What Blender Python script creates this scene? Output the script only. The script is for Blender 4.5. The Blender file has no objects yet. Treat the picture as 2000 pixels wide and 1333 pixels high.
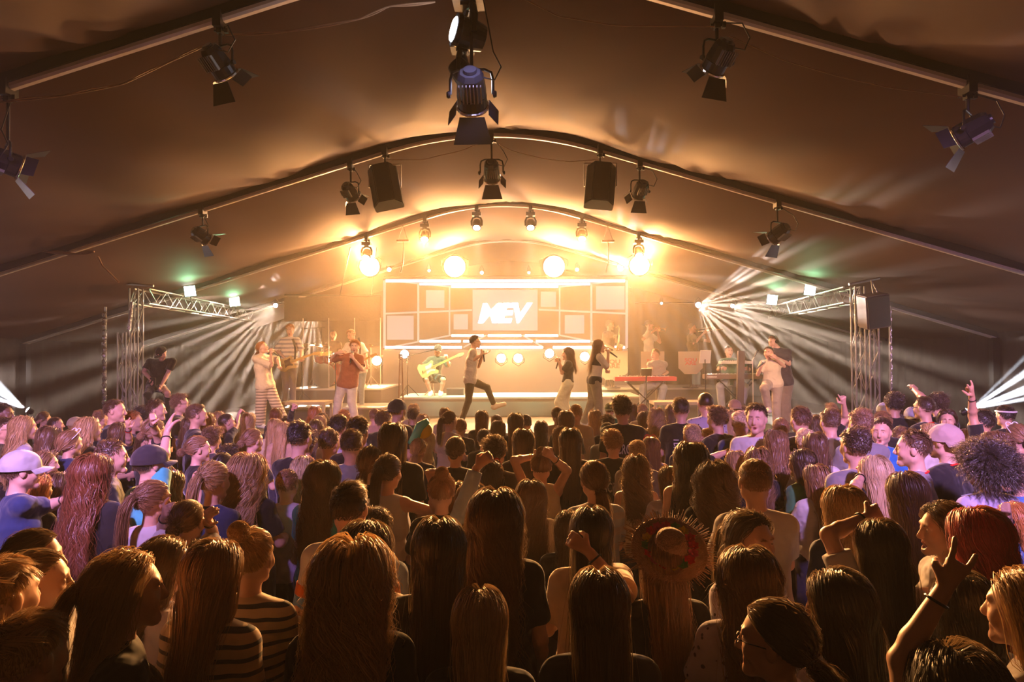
import bpy, bmesh, math, random
import numpy as np
from mathutils import Vector, Matrix
random.seed(7); RNG = np.random.default_rng(11)
S = bpy.context.scene
COL = S.collection
PI = math.pi

# ------------------------------------------------------------------ camera
YAW, PITCH, ROLL, CH = .022, .016, -.0058, 2.35
FPX = 1333.33
_r0 = Vector((math.cos(YAW), math.sin(YAW), 0))
_f = Vector((-math.sin(YAW) * math.cos(PITCH), math.cos(YAW) * math.cos(PITCH), math.sin(PITCH)))
_u0 = _r0.cross(_f)
CR = _r0 * math.cos(ROLL) + _u0 * math.sin(ROLL)
CU = -_r0 * math.sin(ROLL) + _u0 * math.cos(ROLL)
CF = _f
cd = bpy.data.cameras.new('camera'); cam = bpy.data.objects.new('camera', cd); COL.objects.link(cam)
cd.sensor_width = 36; cd.lens = 24; cd.clip_start = .05; cd.clip_end = 200
m = Matrix.Identity(4)
for i in range(3):
    m[i][0] = CR[i]; m[i][1] = CU[i]; m[i][2] = -CF[i]
m[0][3], m[1][3], m[2][3] = 0, 0, CH
cam.matrix_world = m
S.camera = cam

def at(px, py, Y):
    """the place in the tent at depth Y that the photo shows at pixel px, py"""
    d = CR * ((px - 1000) / FPX) + CU * ((666.5 - py) / FPX) + CF
    return Vector((0, 0, CH)) + d * (Y / d.y)

# ------------------------------------------------------------------ world, exposure
w = bpy.data.worlds.new('night'); S.world = w; w.use_nodes = True
w.node_tree.nodes['Background'].inputs[0].default_value = (.02, .012, .01, 1)
w.node_tree.nodes['Background'].inputs[1].default_value = .02
S.view_settings.view_transform = 'Standard'; S.view_settings.look = 'None'
S.view_settings.exposure = 0; S.view_settings.gamma = 1
S.cycles.use_adaptive_sampling = True; S.cycles.adaptive_threshold = .04
S.cycles.use_denoising = True
S.cycles.max_bounces = 4; S.cycles.diffuse_bounces = 2; S.cycles.glossy_bounces = 2
S.cycles.transmission_bounces = 3; S.cycles.volume_bounces = 0; S.cycles.transparent_max_bounces = 6
S.cycles.caustics_reflective = False; S.cycles.caustics_refractive = False
S.cycles.sample_clamp_indirect = 4; S.cycles.sample_clamp_direct = 0
S.cycles.use_light_tree = True
S.cycles.light_sampling_threshold = .01

# ------------------------------------------------------------------ lamps' light
def spot(loc, target, power, col, deg=60, blend=.6, size=.06, name='spot_light', gobo=None):
    l = bpy.data.lights.new(name, 'SPOT'); l.energy = power; l.color = col
    l.spot_size = math.radians(deg); l.spot_blend = blend; l.shadow_soft_size = size
    o = bpy.data.objects.new(name, l); COL.objects.link(o)
    o.location = loc; o.rotation_euler = (Vector(target) - Vector(loc)).to_track_quat('-Z', 'Y').to_euler()
    if gobo:
        l.use_nodes = True; nt = l.node_tree; em = nt.nodes['Emission']
        g = nt.nodes.new('ShaderNodeNewGeometry'); em = nt.nodes['Emission']
        sw = nt.nodes.new('ShaderNodeSeparateXYZ'); nt.links.new(g.outputs['Incoming'], sw.inputs[0])
        # the rays fan out as sheets round the line from the lamp to the middle of the audience
        ax = (Vector((0, 0, 2.3)) - Vector(loc)); ax = ax / ax.y
        def shear(a, k):
            q = nt.nodes.new('ShaderNodeMath'); q.operation = 'MULTIPLY_ADD'; q.inputs[1].default_value = -k; nt.links.new(sw.outputs[1], q.inputs[0]); nt.links.new(a, q.inputs[2]); return q.outputs[0]
        at2 = nt.nodes.new('ShaderNodeMath'); at2.operation = 'ARCTAN2'; nt.links.new(shear(sw.outputs[2], ax.z), at2.inputs[0]); nt.links.new(shear(sw.outputs[0], ax.x), at2.inputs[1])
        vo = nt.nodes.new('ShaderNodeTexVoronoi'); vo.voronoi_dimensions = '1D'; vo.inputs['Scale'].default_value = gobo
        ad = nt.nodes.new('ShaderNodeMath'); ad.operation = 'ADD'; ad.inputs[1].default_value = 7.3; nt.links.new(at2.outputs[0], ad.inputs[0]); nt.links.new(ad.outputs[0], vo.inputs['W'])
        mr = nt.nodes.new('ShaderNodeMapRange'); mr.inputs[1].default_value = .06; mr.inputs[2].default_value = .34
        mr.inputs[3].default_value = 4.5; mr.inputs[4].default_value = .02
        nt.links.new(vo.outputs['Distance'], mr.inputs[0]); nt.links.new(mr.outputs[0], em.inputs['Strength'])
    return o

def point(loc, power, col, size=.1, name='bulb_light'):
    l = bpy.data.lights.new(name, 'POINT'); l.energy = power; l.color = col; l.shadow_soft_size = size
    o = bpy.data.objects.new(name, l); COL.objects.link(o); o.location = loc
    return o

WARM = (1, .45, .15); TEAL = (.45, 1, .80); COOL = (.72, .82, 1); LAV = (.74, .40, 1); PINK = (1, .45, .62)
# four amber blinders over the screen, shining out at the crowd
BLINDERS = [(722, 521, 16.3), (888, 521, 18.4), (1082, 521, 18.4), (1249, 519, 16.3)]
for (x, y, d) in BLINDERS:
    p = at(x, y, d - .12)
    spot(p, (p.x * .5, 3, .2), 3300, (1, .43, .13), 108, .9, .14, 'blinder_light')
# low amber floor lamps at the back of the stage
FLOORL = [(979, 700, 18.9), (1012, 700, 18.9), (736, 705, 18.2), (1142, 697, 18.6), (633, 694, 17.2)]
for (x, y, d) in FLOORL:
    p = at(x, y, d - .15)
    spot(p, (p.x * .8, 6, 4.0), 650, (1, .43, .14), 150, .8, .1, 'floor_lamp_light')
# moving heads on the stage arch: pale teal downwash
HEADS = [(716, 502, 14.5), (830, 468, 14.5), (931, 446, 14.5), (1036, 446, 14.5), (1136, 468, 14.5), (1247, 497, 14.5)]
for i, (x, y, d) in enumerate(HEADS):
    p = at(x, y + 16, d - .05)
    if 0 < i < 5: spot(p, (p.x * .9, 16.8, .9), 1500, (.50, 1, .66), 36, .5, .05, 'moving_head_light')
    else: spot(p, (p.x * .9, 17.0, .9), 900, (1, .6, .25), 40, .5, .05, 'moving_head_light')
for i in (0, 1, 4, 5):  # extra amber spots added at four heads to rim the crowd's hair
    x, y, d = HEADS[i]; p = at(x, y + 3, d - .2)
    spot(p, (p.x * .55, 1.5, 1.6), 6500, (1, .44, .12), 34, .8, .06, 'crowd_backlight')
# gobo beams from the rear bar
BEAMS = [(614, 596, 18.2, (-9, 6, -2.2), 84, 7, 1500), (538, 597, 18.2, (-10, 6, -3), 60, 8, 800), (1364, 596, 18.2, (10, 5, -.6), 72, 7, 800),
         (1431, 598, 18.2, (10, 6, -1), 60, 8, 600), (1212, 525, 18.4, (2.5, 12, 7), 110, 8, 500)]
for (x, y, d, t, deg, gb, pw) in BEAMS:
    p = at(x, y, d - .1)
    spot(p, t, pw, (1, .84, .74), deg, .3, .02, 'beam_light', gobo=gb)
# green flood panels on the side trusses
FLOODS = [(371, 569, 14.3, -1), (458, 589, 16.8, -1), (1582, 567, 14.6, 1), (1508, 586, 17.0, 1)]
for (x, y, d, s) in FLOODS:
    p = at(x, y, d - .15)
    spot(p, (p.x * .3, 8, 3.5), 45, (.35, 1, .45), 160, 1, .1, 'flood_light')
# floor beams at the sides of the crowd
SIDEB = [(54, 801, 11.5, (-11, 9.5, 3.6)), (1889, 803, 11.0, (11, 9, 3.9))]
for (x, y, d, t) in SIDEB:
    p = at(x, y, d); p = p + (Vector(t) - p).normalized() * .06
    spot(p, t, 70000, COOL, 46, .5, .02, 'side_beam_light', gobo=9)
# lavender wash on the two flanks of the crowd from the arch just behind the photographer
for (x, y, z, tx, ty, pw, c, dg) in [(-2.6, .6, 4.6, -4.0, 5.6, 2900, LAV, 56), (-5.6, 1.0, 3.9, -4.6, 8.5, 900, PINK, 42), (2.4, .6, 4.6, 4.2, 6.2, 3000, LAV, 56), (5.2, 1.0, 3.9, 4.6, 9, 900, PINK, 42)]:
    spot((x, y, z), (tx, ty, 1.3), pw, c, dg, .9, .12, 'wash_light')
# amber front light from the lamps of the second arch on to the band
for tx in (-5.2, -2.8, 0, 2.8, 5.2):
    spot((tx * .9, 9.9, 4.5 - abs(tx) * .22), (tx, 13.8, 2.0), 420, (1, .60, .28), 50, .8, .1, 'front_light')
# unseen warm uplight added behind the camera to brighten the pale arch strips
spot((.3, -1.6, 2.0), (.2, 4.2, 7.2), 75, (1, .6, .34), 86, .7, .15, 'added_uplight')
# ------------------------------------------------------------------ materials
def mat(name, col=(.5, .5, .5), rough=.6, metal=0, obj=False, noise=0, nscale=8, bump=0, bscale=60, emit=None, estr=0, spec=.5, trans=0, attr=None, sheen=0):
    m = bpy.data.materials.new(name); m.use_nodes = True; nt = m.node_tree; N = nt.nodes; L = nt.links
    b = N['Principled BSDF']; b.inputs['Roughness'].default_value = rough; b.inputs['Metallic'].default_value = metal
    b.inputs['Specular IOR Level'].default_value = spec
    src = None
    if obj:
        oi = N.new('ShaderNodeObjectInfo'); src = oi.outputs['Color']
    else:
        rgb = N.new('ShaderNodeRGB'); rgb.outputs[0].default_value = (*col, 1); src = rgb.outputs[0]
    if attr:
        at_ = N.new('ShaderNodeVertexColor'); at_.layer_name = attr
        mx = N.new('ShaderNodeMix'); mx.data_type = 'RGBA'; mx.blend_type = 'MULTIPLY'; mx.inputs[0].default_value = 1
        L.new(src, mx.inputs[6]); L.new(at_.outputs[0], mx.inputs[7]); src = mx.outputs[2]
    if noise:
        tc = N.new('ShaderNodeTexCoord'); nz = N.new('ShaderNodeTexNoise'); nz.inputs['Scale'].default_value = nscale
        nz.inputs['Detail'].default_value = 3
        L.new(tc.outputs['Object'], nz.inputs['Vector'])
        mr = N.new('ShaderNodeMapRange'); mr.inputs[3].default_value = 1 - noise; mr.inputs[4].default_value = 1 + noise
        L.new(nz.outputs[0], mr.inputs[0])
        mx = N.new('ShaderNodeVectorMath'); mx.operation = 'SCALE'; L.new(src, mx.inputs[0]); L.new(mr.outputs[0], mx.inputs['Scale'])
        src = mx.outputs[0]
    L.new(src, b.inputs['Base Color'])
    if bump:
        tc = N.new('ShaderNodeTexCoord'); nz = N.new('ShaderNodeTexNoise'); nz.inputs['Scale'].default_value = bscale
        L.new(tc.outputs['Object'], nz.inputs['Vector'])
        bp = N.new('ShaderNodeBump'); bp.inputs['Strength'].default_value = bump; bp.inputs['Distance'].default_value = .02
        L.new(nz.outputs[0], bp.inputs['Height']); L.new(bp.outputs[0], b.inputs['Normal'])
    if emit:
        b.inputs['Emission Color'].default_value = (*emit, 1); b.inputs['Emission Strength'].default_value = estr
    if sheen: b.inputs['Sheen Weight'].default_value = sheen
    if trans:
        tr = N.new('ShaderNodeBsdfTranslucent'); L.new(src, tr.inputs[0])
        ms = N.new('ShaderNodeMixShader'); ms.inputs[0].default_value = trans
        L.new(b.outputs[0], ms.inputs[1]); L.new(tr.outputs[0], ms.inputs[2]); L.new(ms.outputs[0], N['Material Output'].inputs[0])
    return m

M = {}
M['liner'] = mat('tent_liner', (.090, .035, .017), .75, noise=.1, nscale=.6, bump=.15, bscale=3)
M['drape'] = mat('black_drape', (.028, .019, .016), .85, bump=.3, bscale=20)
M['alu'] = mat('aluminium', (.42, .38, .33), .4, .8, noise=.08, nscale=20)
M['white_alu'] = mat('white_profile', (.86, .76, .66), .38, .25, noise=.05, nscale=5)
M['black'] = mat('black_metal', (.018, .017, .018), .38, .3, bump=.05)
M['rubber'] = mat('black_rubber', (.015, .015, .015), .6)
M['stage'] = mat('stage_deck', (.10, .08, .065), .5, noise=.15, nscale=2)
M['risef'] = mat('riser_skirt', (.24, .26, .22), .7, noise=.08, nscale=2)
M['floor'] = mat('ground', (.04, .035, .03), .9, noise=.3, nscale=3)
M['screenback'] = mat('screen_cabinet', (.02, .02, .02), .5)
M['lens_warm'] = mat('lens_warm', (.02, .02, .02), .3, emit=(1, .78, .45), estr=90)
M['lens_white'] = mat('lens_white', (.02, .02, .02), .3, emit=(1, .97, .9), estr=26)
M['lens_cool'] = mat('lens_cool', (.02, .02, .02), .3, emit=(.8, .85, 1), estr=50)
M['lens_blue'] = mat('lens_blue', (.02, .02, .02), .3, emit=(.35, .35, 1), estr=14)
M['lens_green'] = mat('lens_green', (.02, .02, .02), .3, emit=(.8, 1, .86), estr=14)
M['tube'] = mat('screen_line', (.02, .02, .02), .3, emit=(1, .86, .92), estr=4.5)
M['tube_dim'] = mat('screen_grid_line', (.02, .02, .02), .3, emit=(1, .62, .62), estr=.55)
M['square'] = mat('screen_square', (.02, .02, .02), .3, emit=(.85, .62, .75), estr=.38)
M['title'] = mat('screen_title', (.02, .02, .02), .3, emit=(.93, .9, 1), estr=9)

# ------------------------------------------------------------------ mesh helpers
def obj(name, me, m=None, parent=None, kind=None, label=None, category=None, group=None, smooth=False):
    if isinstance(me, bmesh.types.BMesh):
        b = me; me = bpy.data.meshes.new(name); b.normal_update(); b.to_mesh(me); b.free()
    o = bpy.data.objects.new(name, me); COL.objects.link(o)
    if m is not None and len(me.materials) == 0:
        for q in (m if isinstance(m, (list, tuple)) else [m]): me.materials.append(q)
    if smooth:
        me.polygons.foreach_set('use_smooth', [True] * len(me.polygons))
    if parent: o.parent = parent
    if kind: o['kind'] = kind
    if label: o['label'] = label
    if category: o['category'] = category
    if group: o['group'] = group
    return o

def thing(name, label, cat, loc=(0, 0, 0), group=None, rot=None):
    o = bpy.data.objects.new(name, None); COL.objects.link(o); o.empty_display_size = .1
    o.location = loc
    if rot is not None: o.rotation_euler = rot
    o['label'] = label; o['category'] = cat
    if group: o['group'] = group
    return o

def frame(a, b, up=(0, 0, 1)):
    a = Vector(a); b = Vector(b); z = (b - a); L = z.length
    z = z / L if L > 1e-9 else Vector((0, 0, 1))
    u = Vector(up)
    if abs(z.dot(u)) > .98: u = Vector((0, 1, 0)) if abs(z.y) < .9 else Vector((1, 0, 0))
    x = u.cross(z).normalized(); y = z.cross(x)
    return a, x, y, z, L

def bar(bm, a, b, r=.02, n=8, r2=None, sx=1, up=(0, 0, 1), cap=True):
    r2 = r if r2 is None else r2
    o, x, y, z, L = frame(a, b, up)
    A = [bm.verts.new(o + (x * math.cos(t) * sx + y * math.sin(t)) * r) for t in [2 * PI * k / n for k in range(n)]]
    B = [bm.verts.new(o + z * L + (x * math.cos(t) * sx + y * math.sin(t)) * r2) for t in [2 * PI * k / n for k in range(n)]]
    for k in range(n): bm.faces.new((A[k], A[(k + 1) % n], B[(k + 1) % n], B[k]))
    if cap: bm.faces.new(A[::-1]); bm.faces.new(B)

def box(bm, c, s, rot=None):
    r = rot or Matrix.Identity(3)
    c = Vector(c); v = []
    for i in (-1, 1):
        for j in (-1, 1):
            for k in (-1, 1): v.append(bm.verts.new(c + r @ Vector((i * s[0] / 2, j * s[1] / 2, k * s[2] / 2))))
    for f in ((0, 1, 3, 2), (4, 6, 7, 5), (0, 4, 5, 1), (2, 3, 7, 6), (0, 2, 6, 4), (1, 5, 7, 3)): bm.faces.new([v[i] for i in f])

def quad(bm, pts): bm.faces.new([bm.verts.new(Vector(p)) for p in pts])

def prism(bm, pts, off):
    """closed outline pts pushed along the vector off"""
    a = [bm.verts.new(Vector(p)) for p in pts]; b = [bm.verts.new(Vector(p) + Vector(off)) for p in pts]
    bm.faces.new(a[::-1]); bm.faces.new(b); n = len(a)
    for k in range(n): bm.faces.new((a[k], a[(k + 1) % n], b[(k + 1) % n], b[k]))

def tube(bm, pts, r=.01, n=6, rs=None, closed=False):
    pts = [Vector(p) for p in pts]; rings = []; N = len(pts)
    px = None
    for i, p in enumerate(pts):
        t = (pts[min(i + 1, N - 1)] - pts[max(i - 1, 0)]).normalized()
        if px is None:
            px = Vector((0, 0, 1)).cross(t)
            if px.length < .1: px = Vector((1, 0, 0)).cross(t)
        px = (px - t * px.dot(t)).normalized(); py = t.cross(px)
        rr = rs[i] if rs is not None else r
        rings.append([bm.verts.new(p + (px * math.cos(2 * PI * k / n) + py * math.sin(2 * PI * k / n)) * rr) for k in range(n)])
    for i in range(N - 1):
        for k in range(n): bm.faces.new((rings[i][k], rings[i][(k + 1) % n], rings[i + 1][(k + 1) % n], rings[i + 1][k]))
    bm.faces.new(rings[0][::-1]); bm.faces.new(rings[-1])

def lathe(bm, prof, o=(0, 0, 0), ax=(0, 0, 1), n=20):
    """prof: list of (radius, height along ax)"""
    o = Vector(o); _, x, y, z, _ = frame((0, 0, 0), ax); R = []
    for (r, h) in prof:
        R.append([bm.verts.new(o + z * h + (x * math.cos(2 * PI * k / n) + y * math.sin(2 * PI * k / n)) * max(r, 1e-4)) for k in range(n)])
    for i in range(len(R) - 1):
        for k in range(n): bm.faces.new((R[i][k], R[i][(k + 1) % n], R[i + 1][(k + 1) % n], R[i + 1][k]))
    bm.faces.new(R[0][::-1]); bm.faces.new(R[-1])

def NB(): return bmesh.new()

# ------------------------------------------------------------------ the tent
X0, ZR, SL, RW = -.53, 5.74, .303, 1.54
ARCH_Y = [-3.23, 1.21, 5.65, 10.09, 14.53, 18.97, 23.2]
ARCH_DZ = [0, 0, 0, .03, -.06, -.1, -.1]
def prof(x):
    a = abs(x - X0)
    return ZR - SL * RW / 2 - SL * a * a / (2 * RW) if a < RW else ZR - SL * a
HALF = 10.4
def arch_dz(y): return float(np.interp(y, ARCH_Y, ARCH_DZ))

def build_tent():
    xs = np.concatenate([np.linspace(X0 - HALF, X0 - 1.6, 60), np.linspace(X0 - 1.5, X0 + 1.5, 24), np.linspace(X0 + 1.6, X0 + HALF, 60)])
    ys = []
    for a, b in zip(ARCH_Y[:-1], ARCH_Y[1:]): ys += list(a + (b - a) * np.linspace(0, 1, 30)[:-1])
    ys.append(ARCH_Y[-1]); ys = np.array(ys)
    bm = NB(); grid = []
    for y in ys:
        i = int(np.searchsorted(ARCH_Y, y, side='right')) - 1; i = min(i, len(ARCH_Y) - 2)
        t = (y - ARCH_Y[i]) / (ARCH_Y[i + 1] - ARCH_Y[i])
        row = []
        for x in xs:
            a = abs(x - X0)
            sag = -.34 * (math.sin(PI * t) ** .8 if 0 < t < 1 else 0) * (.75 + .25 * math.cos(x * .5)) * (1 if a < 4.5 else max(.12, 1 - (a - 4.5) * .5))
            wr = 0
            # folds radiating from where lamps are tied to the arches
            for q, k in ((0, 1.0), (3.1, 1.), (-3.1, 1.), (5.6, .8), (-5.6, .8)):
                dx = x - X0 - q; dy = (1 - t) * 4.4
                rr = math.hypot(dx, dy)
                if rr < 2.4:
                    th = math.atan2(dx, dy + .05)
                    wr += .05 * k * math.cos(th * 9 + q * 3) * math.exp(-rr * 1.3) * min(rr * 3, 1)
            wr += .03 * math.sin(x * 2.1 + math.sin(y * .9) * 1.3) * math.exp(-(1 - t) * 4) + .02 * math.sin(x * 3.7 + y * 1.1) * t * (1 - t) * 4
            row.append(bm.verts.new((x, y, prof(x) + .16 + arch_dz(y) + sag + wr)))
        grid.append(row)
    for j in range(len(ys) - 1):
        for k in range(len(xs) - 1): bm.faces.new((grid[j][k], grid[j + 1][k], grid[j + 1][k + 1], grid[j][k + 1]))
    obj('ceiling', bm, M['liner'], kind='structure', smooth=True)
    # floor
    bm = NB(); box(bm, (X0, 9, -.05), (2 * HALF + .6, 31, .1)); obj('floor', bm, M['floor'], kind='structure')
    # pleated side, back and rear walls
    ez = prof(X0 + HALF) + .3
    def wall(name, p, q, h, amp=.05, n=None):
        bm = NB(); p = Vector(p); q = Vector(q); L = (q - p).length; n = n or int(L * 9); nn = Vector((-(q - p).y, (q - p).x, 0)).normalized()
        lo, hi = [], []
        for i in range(n + 1):
            c = p + (q - p) * i / n; c = c + nn * amp * (math.sin(i * 1.7) * .6 + math.sin(i * .61) * .4)
            hz = h(c.x) if callable(h) else h
            lo.append(bm.verts.new((c.x, c.y, 0))); hi.append(bm.verts.new((c.x, c.y, hz)))
        for i in range(n): bm.faces.new((lo[i], lo[i + 1], hi[i + 1], hi[i]))
        obj(name, bm, M['drape'], kind='structure', smooth=True)
    wall('wall_left', (X0 - HALF, -3.3, 0), (X0 - HALF, 23.2, 0), ez)
    wall('wall_right', (X0 + HALF, 23.2, 0), (X0 + HALF, -3.3, 0), ez)
    wall('wall_back', (X0 - HALF, 22.6, 0), (X0 + HALF, 22.6, 0), lambda x: prof(x) + .1)
    wall('wall_front', (X0 + HALF, -3.3, 0), (X0 - HALF, -3.3, 0), lambda x: prof(x) + .1)
    # arches: pale aluminium profile seen from below between two dark lips
    k = 0
    for Y, dz in zip(ARCH_Y[:-1], ARCH_DZ):
        if Y < 0: continue
        k += 1
        pts = [X0 - HALF + .05] + list(np.linspace(X0 - 8, X0 - 1.7, 12)) + list(np.linspace(X0 - 1.5, X0 + 1.5, 25)) + list(np.linspace(X0 + 1.7, X0 + 8, 12)) + [X0 + HALF - .05]
        root = thing('tent_arch', ['pale tent arch above the photographer', 'nearest pale tent arch crossing the top corners, three lamps and two moving heads under it',
               'middle white tent arch with curved crown, two square speakers hung under it', 'tent arch over the stage carrying six lit moving heads',
               'rearmost tent arch above the video screen'][k - 1], 'tent arch', (X0, Y, 0))
        def strip(name, w, h, dzz, m, yo=0, rnd=False):
            bm = NB(); prev = None
            for x in pts:
                z = prof(x) + dz + dzz
                r = [bm.verts.new((x - X0, yo + sy * w / 2, z + sz * h / 2)) for sy, sz in (((-1, -.2), (-.5, -.9), (.5, -.9), (1, -.2), (1, 1), (-1, 1)) if rnd else ((-1, -1), (1, -1), (1, 1), (-1, 1)))]
                nr = len(r)
                if prev:
                    for i in range(nr): bm.faces.new((prev[i], prev[(i + 1) % nr], r[(i + 1) % nr], r[i]))
                else: bm.faces.new(r[::-1])
                prev = r
            bm.faces.new(prev)
            return obj(name, bm, m, root)
        strip('arch_beam', .11, .2, .16, M['black'])
        strip('arch_profile', .085, .05, .03, M['white_alu'], rnd=True)
        for s in (-1, 1):
            bm = NB(); x = s * (HALF - .08); box(bm, (x, 0, prof(X0 + HALF) / 2), (.14, .14, prof(X0 + HALF)))
            obj('upright', bm, M['black'], root)
build_tent()
# ------------------------------------------------------------------ lamps hung from the arches
def under(px, Y, lift=0):
    """point on the underside of the arch at depth Y that shows in photo column px"""
    z = 4.5
    for _ in range(6):
        a = at(px, 400, Y); b = at(px, 200, Y)
        t = (z - a.z) / (b.z - a.z); x = a.x + (b.x - a.x) * t
        z = prof(x) + arch_dz(Y) - .0
    return Vector((x, Y, z - lift))

def rotz(v, a): return Matrix.Rotation(a, 3, 'Z') @ Vector(v)

def clamp_part(root, r=.03, drop=.12):
    bm = NB(); box(bm, (0, 0, .03), (.07, .15, .14)); box(bm, (0, 0, -.05), (.045, .06, .06))
    bar(bm, (0, 0, -.06), (0, 0, -drop), .014, 8); bar(bm, (-.05, 0, -.05), (.05, 0, -.05), .012, 6)
    box(bm, (.055, 0, -.05), (.03, .035, .05))
    obj('clamp', bm, M['black'], root)

def dirmat(d, up=(0, 0, 1)):
    """matrix whose local -Z looks along d"""
    return Vector(d).to_track_quat('-Z', 'Y').to_matrix()

def fresnel(px, Y, py, aim, label, s=.82, group='theatre lanterns hung from the tent arches', lit=None):
    top = under(px, Y)
    root = thing('fresnel_lantern', label, 'stage lamp', top, group)
    c = at(px, py, Y) - top; drop = max(.3, -c.z)
    clamp_part(root, drop=max(.12, drop - .2 * s))
    c = Vector((c.x * .0, 0, -drop))
    D = Vector(aim).normalized(); R = dirmat(D); side = R @ Vector((1, 0, 0)); upv = R @ Vector((0, 1, 0))
    f = D; w = .125 * s
    # yoke
    hs = Vector((D.y, -D.x, 0)).normalized() * (w + .045 * s)
    bm = NB(); t0 = c + Vector((0, 0, .2 * s))
    tube(bm, [c + hs, c + hs + Vector((0, 0, .12 * s)), c + hs * .92 + Vector((0, 0, .175 * s)), c + hs * .6 + Vector((0, 0, .2 * s)), c - hs * .6 + Vector((0, 0, .2 * s)),
              c - hs * .92 + Vector((0, 0, .175 * s)), c - hs + Vector((0, 0, .12 * s)), c - hs], .012 * s, 8)
    obj('yoke', bm, M['black'], root)
    # housing: octagonal rear, finned middle, round nose
    bm = NB()
    def ring(h, r, n=8, flat=1.0):
        return [bm.verts.new(c + f * h + side * math.cos(t) * r * flat + upv * math.sin(t) * r) for t in [2 * PI * (k + .5) / n for k in range(n)]]
    prev = None
    for h, r in ((-.20, .06), (-.2, .085), (-.16, .11), (-.02, .125), (.0, .125)):
        q = ring(h * s, r * s)
        if prev: [bm.faces.new((prev[k], prev[(k + 1) % 8], q[(k + 1) % 8], q[k])) for k in range(8)]
        else: bm.faces.new(q[::-1])
        prev = q
    bm.faces.new(prev)
    lathe(bm, [(.10 * s, 0), (.12 * s, .005), (.12 * s, .09 * s), (.105 * s, .1 * s)], c, f, 20)
    lathe(bm, [(.05 * s, -.225 * s), (.055 * s, -.205 * s), (.055 * s, -.19 * s)], c, f, 16)
    hobj = obj('housing', bm, M['lamp'], root)
    bm = NB()
    for k in range(-3, 4): box(bm, c - f * .08 * s - upv * .122 * s + side * k * .028 * s, (.008 * s, .03 * s, .15 * s), Matrix((side, upv, f)).transposed())
    obj('cooling_fins', bm, M['alu'], root)
    bm = NB(); lathe(bm, [(.122 * s, .095 * s), (.135 * s, .1 * s), (.135 * s, .115 * s), (.12 * s, .12 * s)], c, f, 24)
    obj('front_ring', bm, M['chrome'], root, label='bright metal front ring')
    bm = NB(); lathe(bm, [(.115 * s, .1 * s), (.09 * s, .118 * s), (.04 * s, .126 * s)], c, f, 20)
    obj('lens', bm, lit or M['lens_off'], root)
    # side knobs
    for sg in (-1, 1):
        bm = NB(); lathe(bm, [(.026 * s, 0), (.03 * s, .015 * s), (.022 * s, .03 * s)], c + hs * sg, hs * sg, 12)
        obj('tilt_knob', bm, M['rubber'], root)
    # four barn doors
    o = c + f * .118 * s
    for k, (a, b) in enumerate(((upv, side), (-upv, side), (side, upv), (-side, upv))):
        fl = 1.0 if k < 2 else .6
        p = [o + a * .13 * s - b * .10 * s, o + a * .13 * s + b * .10 * s, o + a * (.13 + .12 * fl) * s + f * .17 * s * fl + b * .155 * s * fl, o + a * (.13 + .12 * fl) * s + f * .17 * s * fl - b * .155 * s * fl]
        bm = NB(); prism(bm, p, a * .004)
        obj('barn_door', bm, M['lamp'], root)
    bm = NB(); q = c - f * .15 * s + side * .1 * s
    tube(bm, [q, q + Vector((.09, -.02, -.03)), q + Vector((.14, 0, .08)), q + Vector((.08, 0, .2)), Vector((.04, 0, -.03))], .006, 6)
    obj('power_cable', bm, M['rubber'], root)
    return root

M['lamp'] = mat('lamp_housing', (.03, .03, .033), .32, .2, noise=.1)
M['chrome'] = mat('bright_metal', (.85, .8, .72), .18, 1)
M['lens_off'] = mat('lens_glass_dark', (.25, .16, .06), .15, 0, spec=.8)
fresnel(430, 5.65, 128, (.35, .8, -.75), 'black barn-door lantern under the nearest arch, above the left crowd')
fresnel(1400, 5.65, 118, (-.35, .8, -.75), 'black barn-door lantern with blue tag under the nearest arch, beside the right cable run')
fresnel(1890, 5.65, 258, (-.75, .75, -.45), 'black barn-door lantern with blue tag lowest on the nearest arch at the far right')
fresnel(16, 5.65, 318, (.75, .75, -.3), 'barn-door lantern cut off by the left edge of the picture')
fresnel(920, 5.4, 185, (0, .85, -.6), 'lavender-lit barn-door lantern seen from behind, centre top under the two blue moving heads', 1.0)
fresnel(396, 10.09, 462, (.5, .75, -.5), 'small lantern on the middle arch above the green lamps on the left truss', .8)
fresnel(685, 10.09, 378, (.3, .8, -.7), 'lantern on the middle arch just left of the left hanging speaker')
fresnel(960, 10.09, 338, (0, .85, -.6), 'lantern at the crown of the middle arch, seen from behind', 1.0)
fresnel(1249, 10.09, 374, (-.2, .8, -.7), 'lantern on the middle arch just right of the right hanging speaker')
fresnel(1518, 10.09, 458, (-.5, .75, -.5), 'small lantern on the middle arch above the right side truss', .9)

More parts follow.
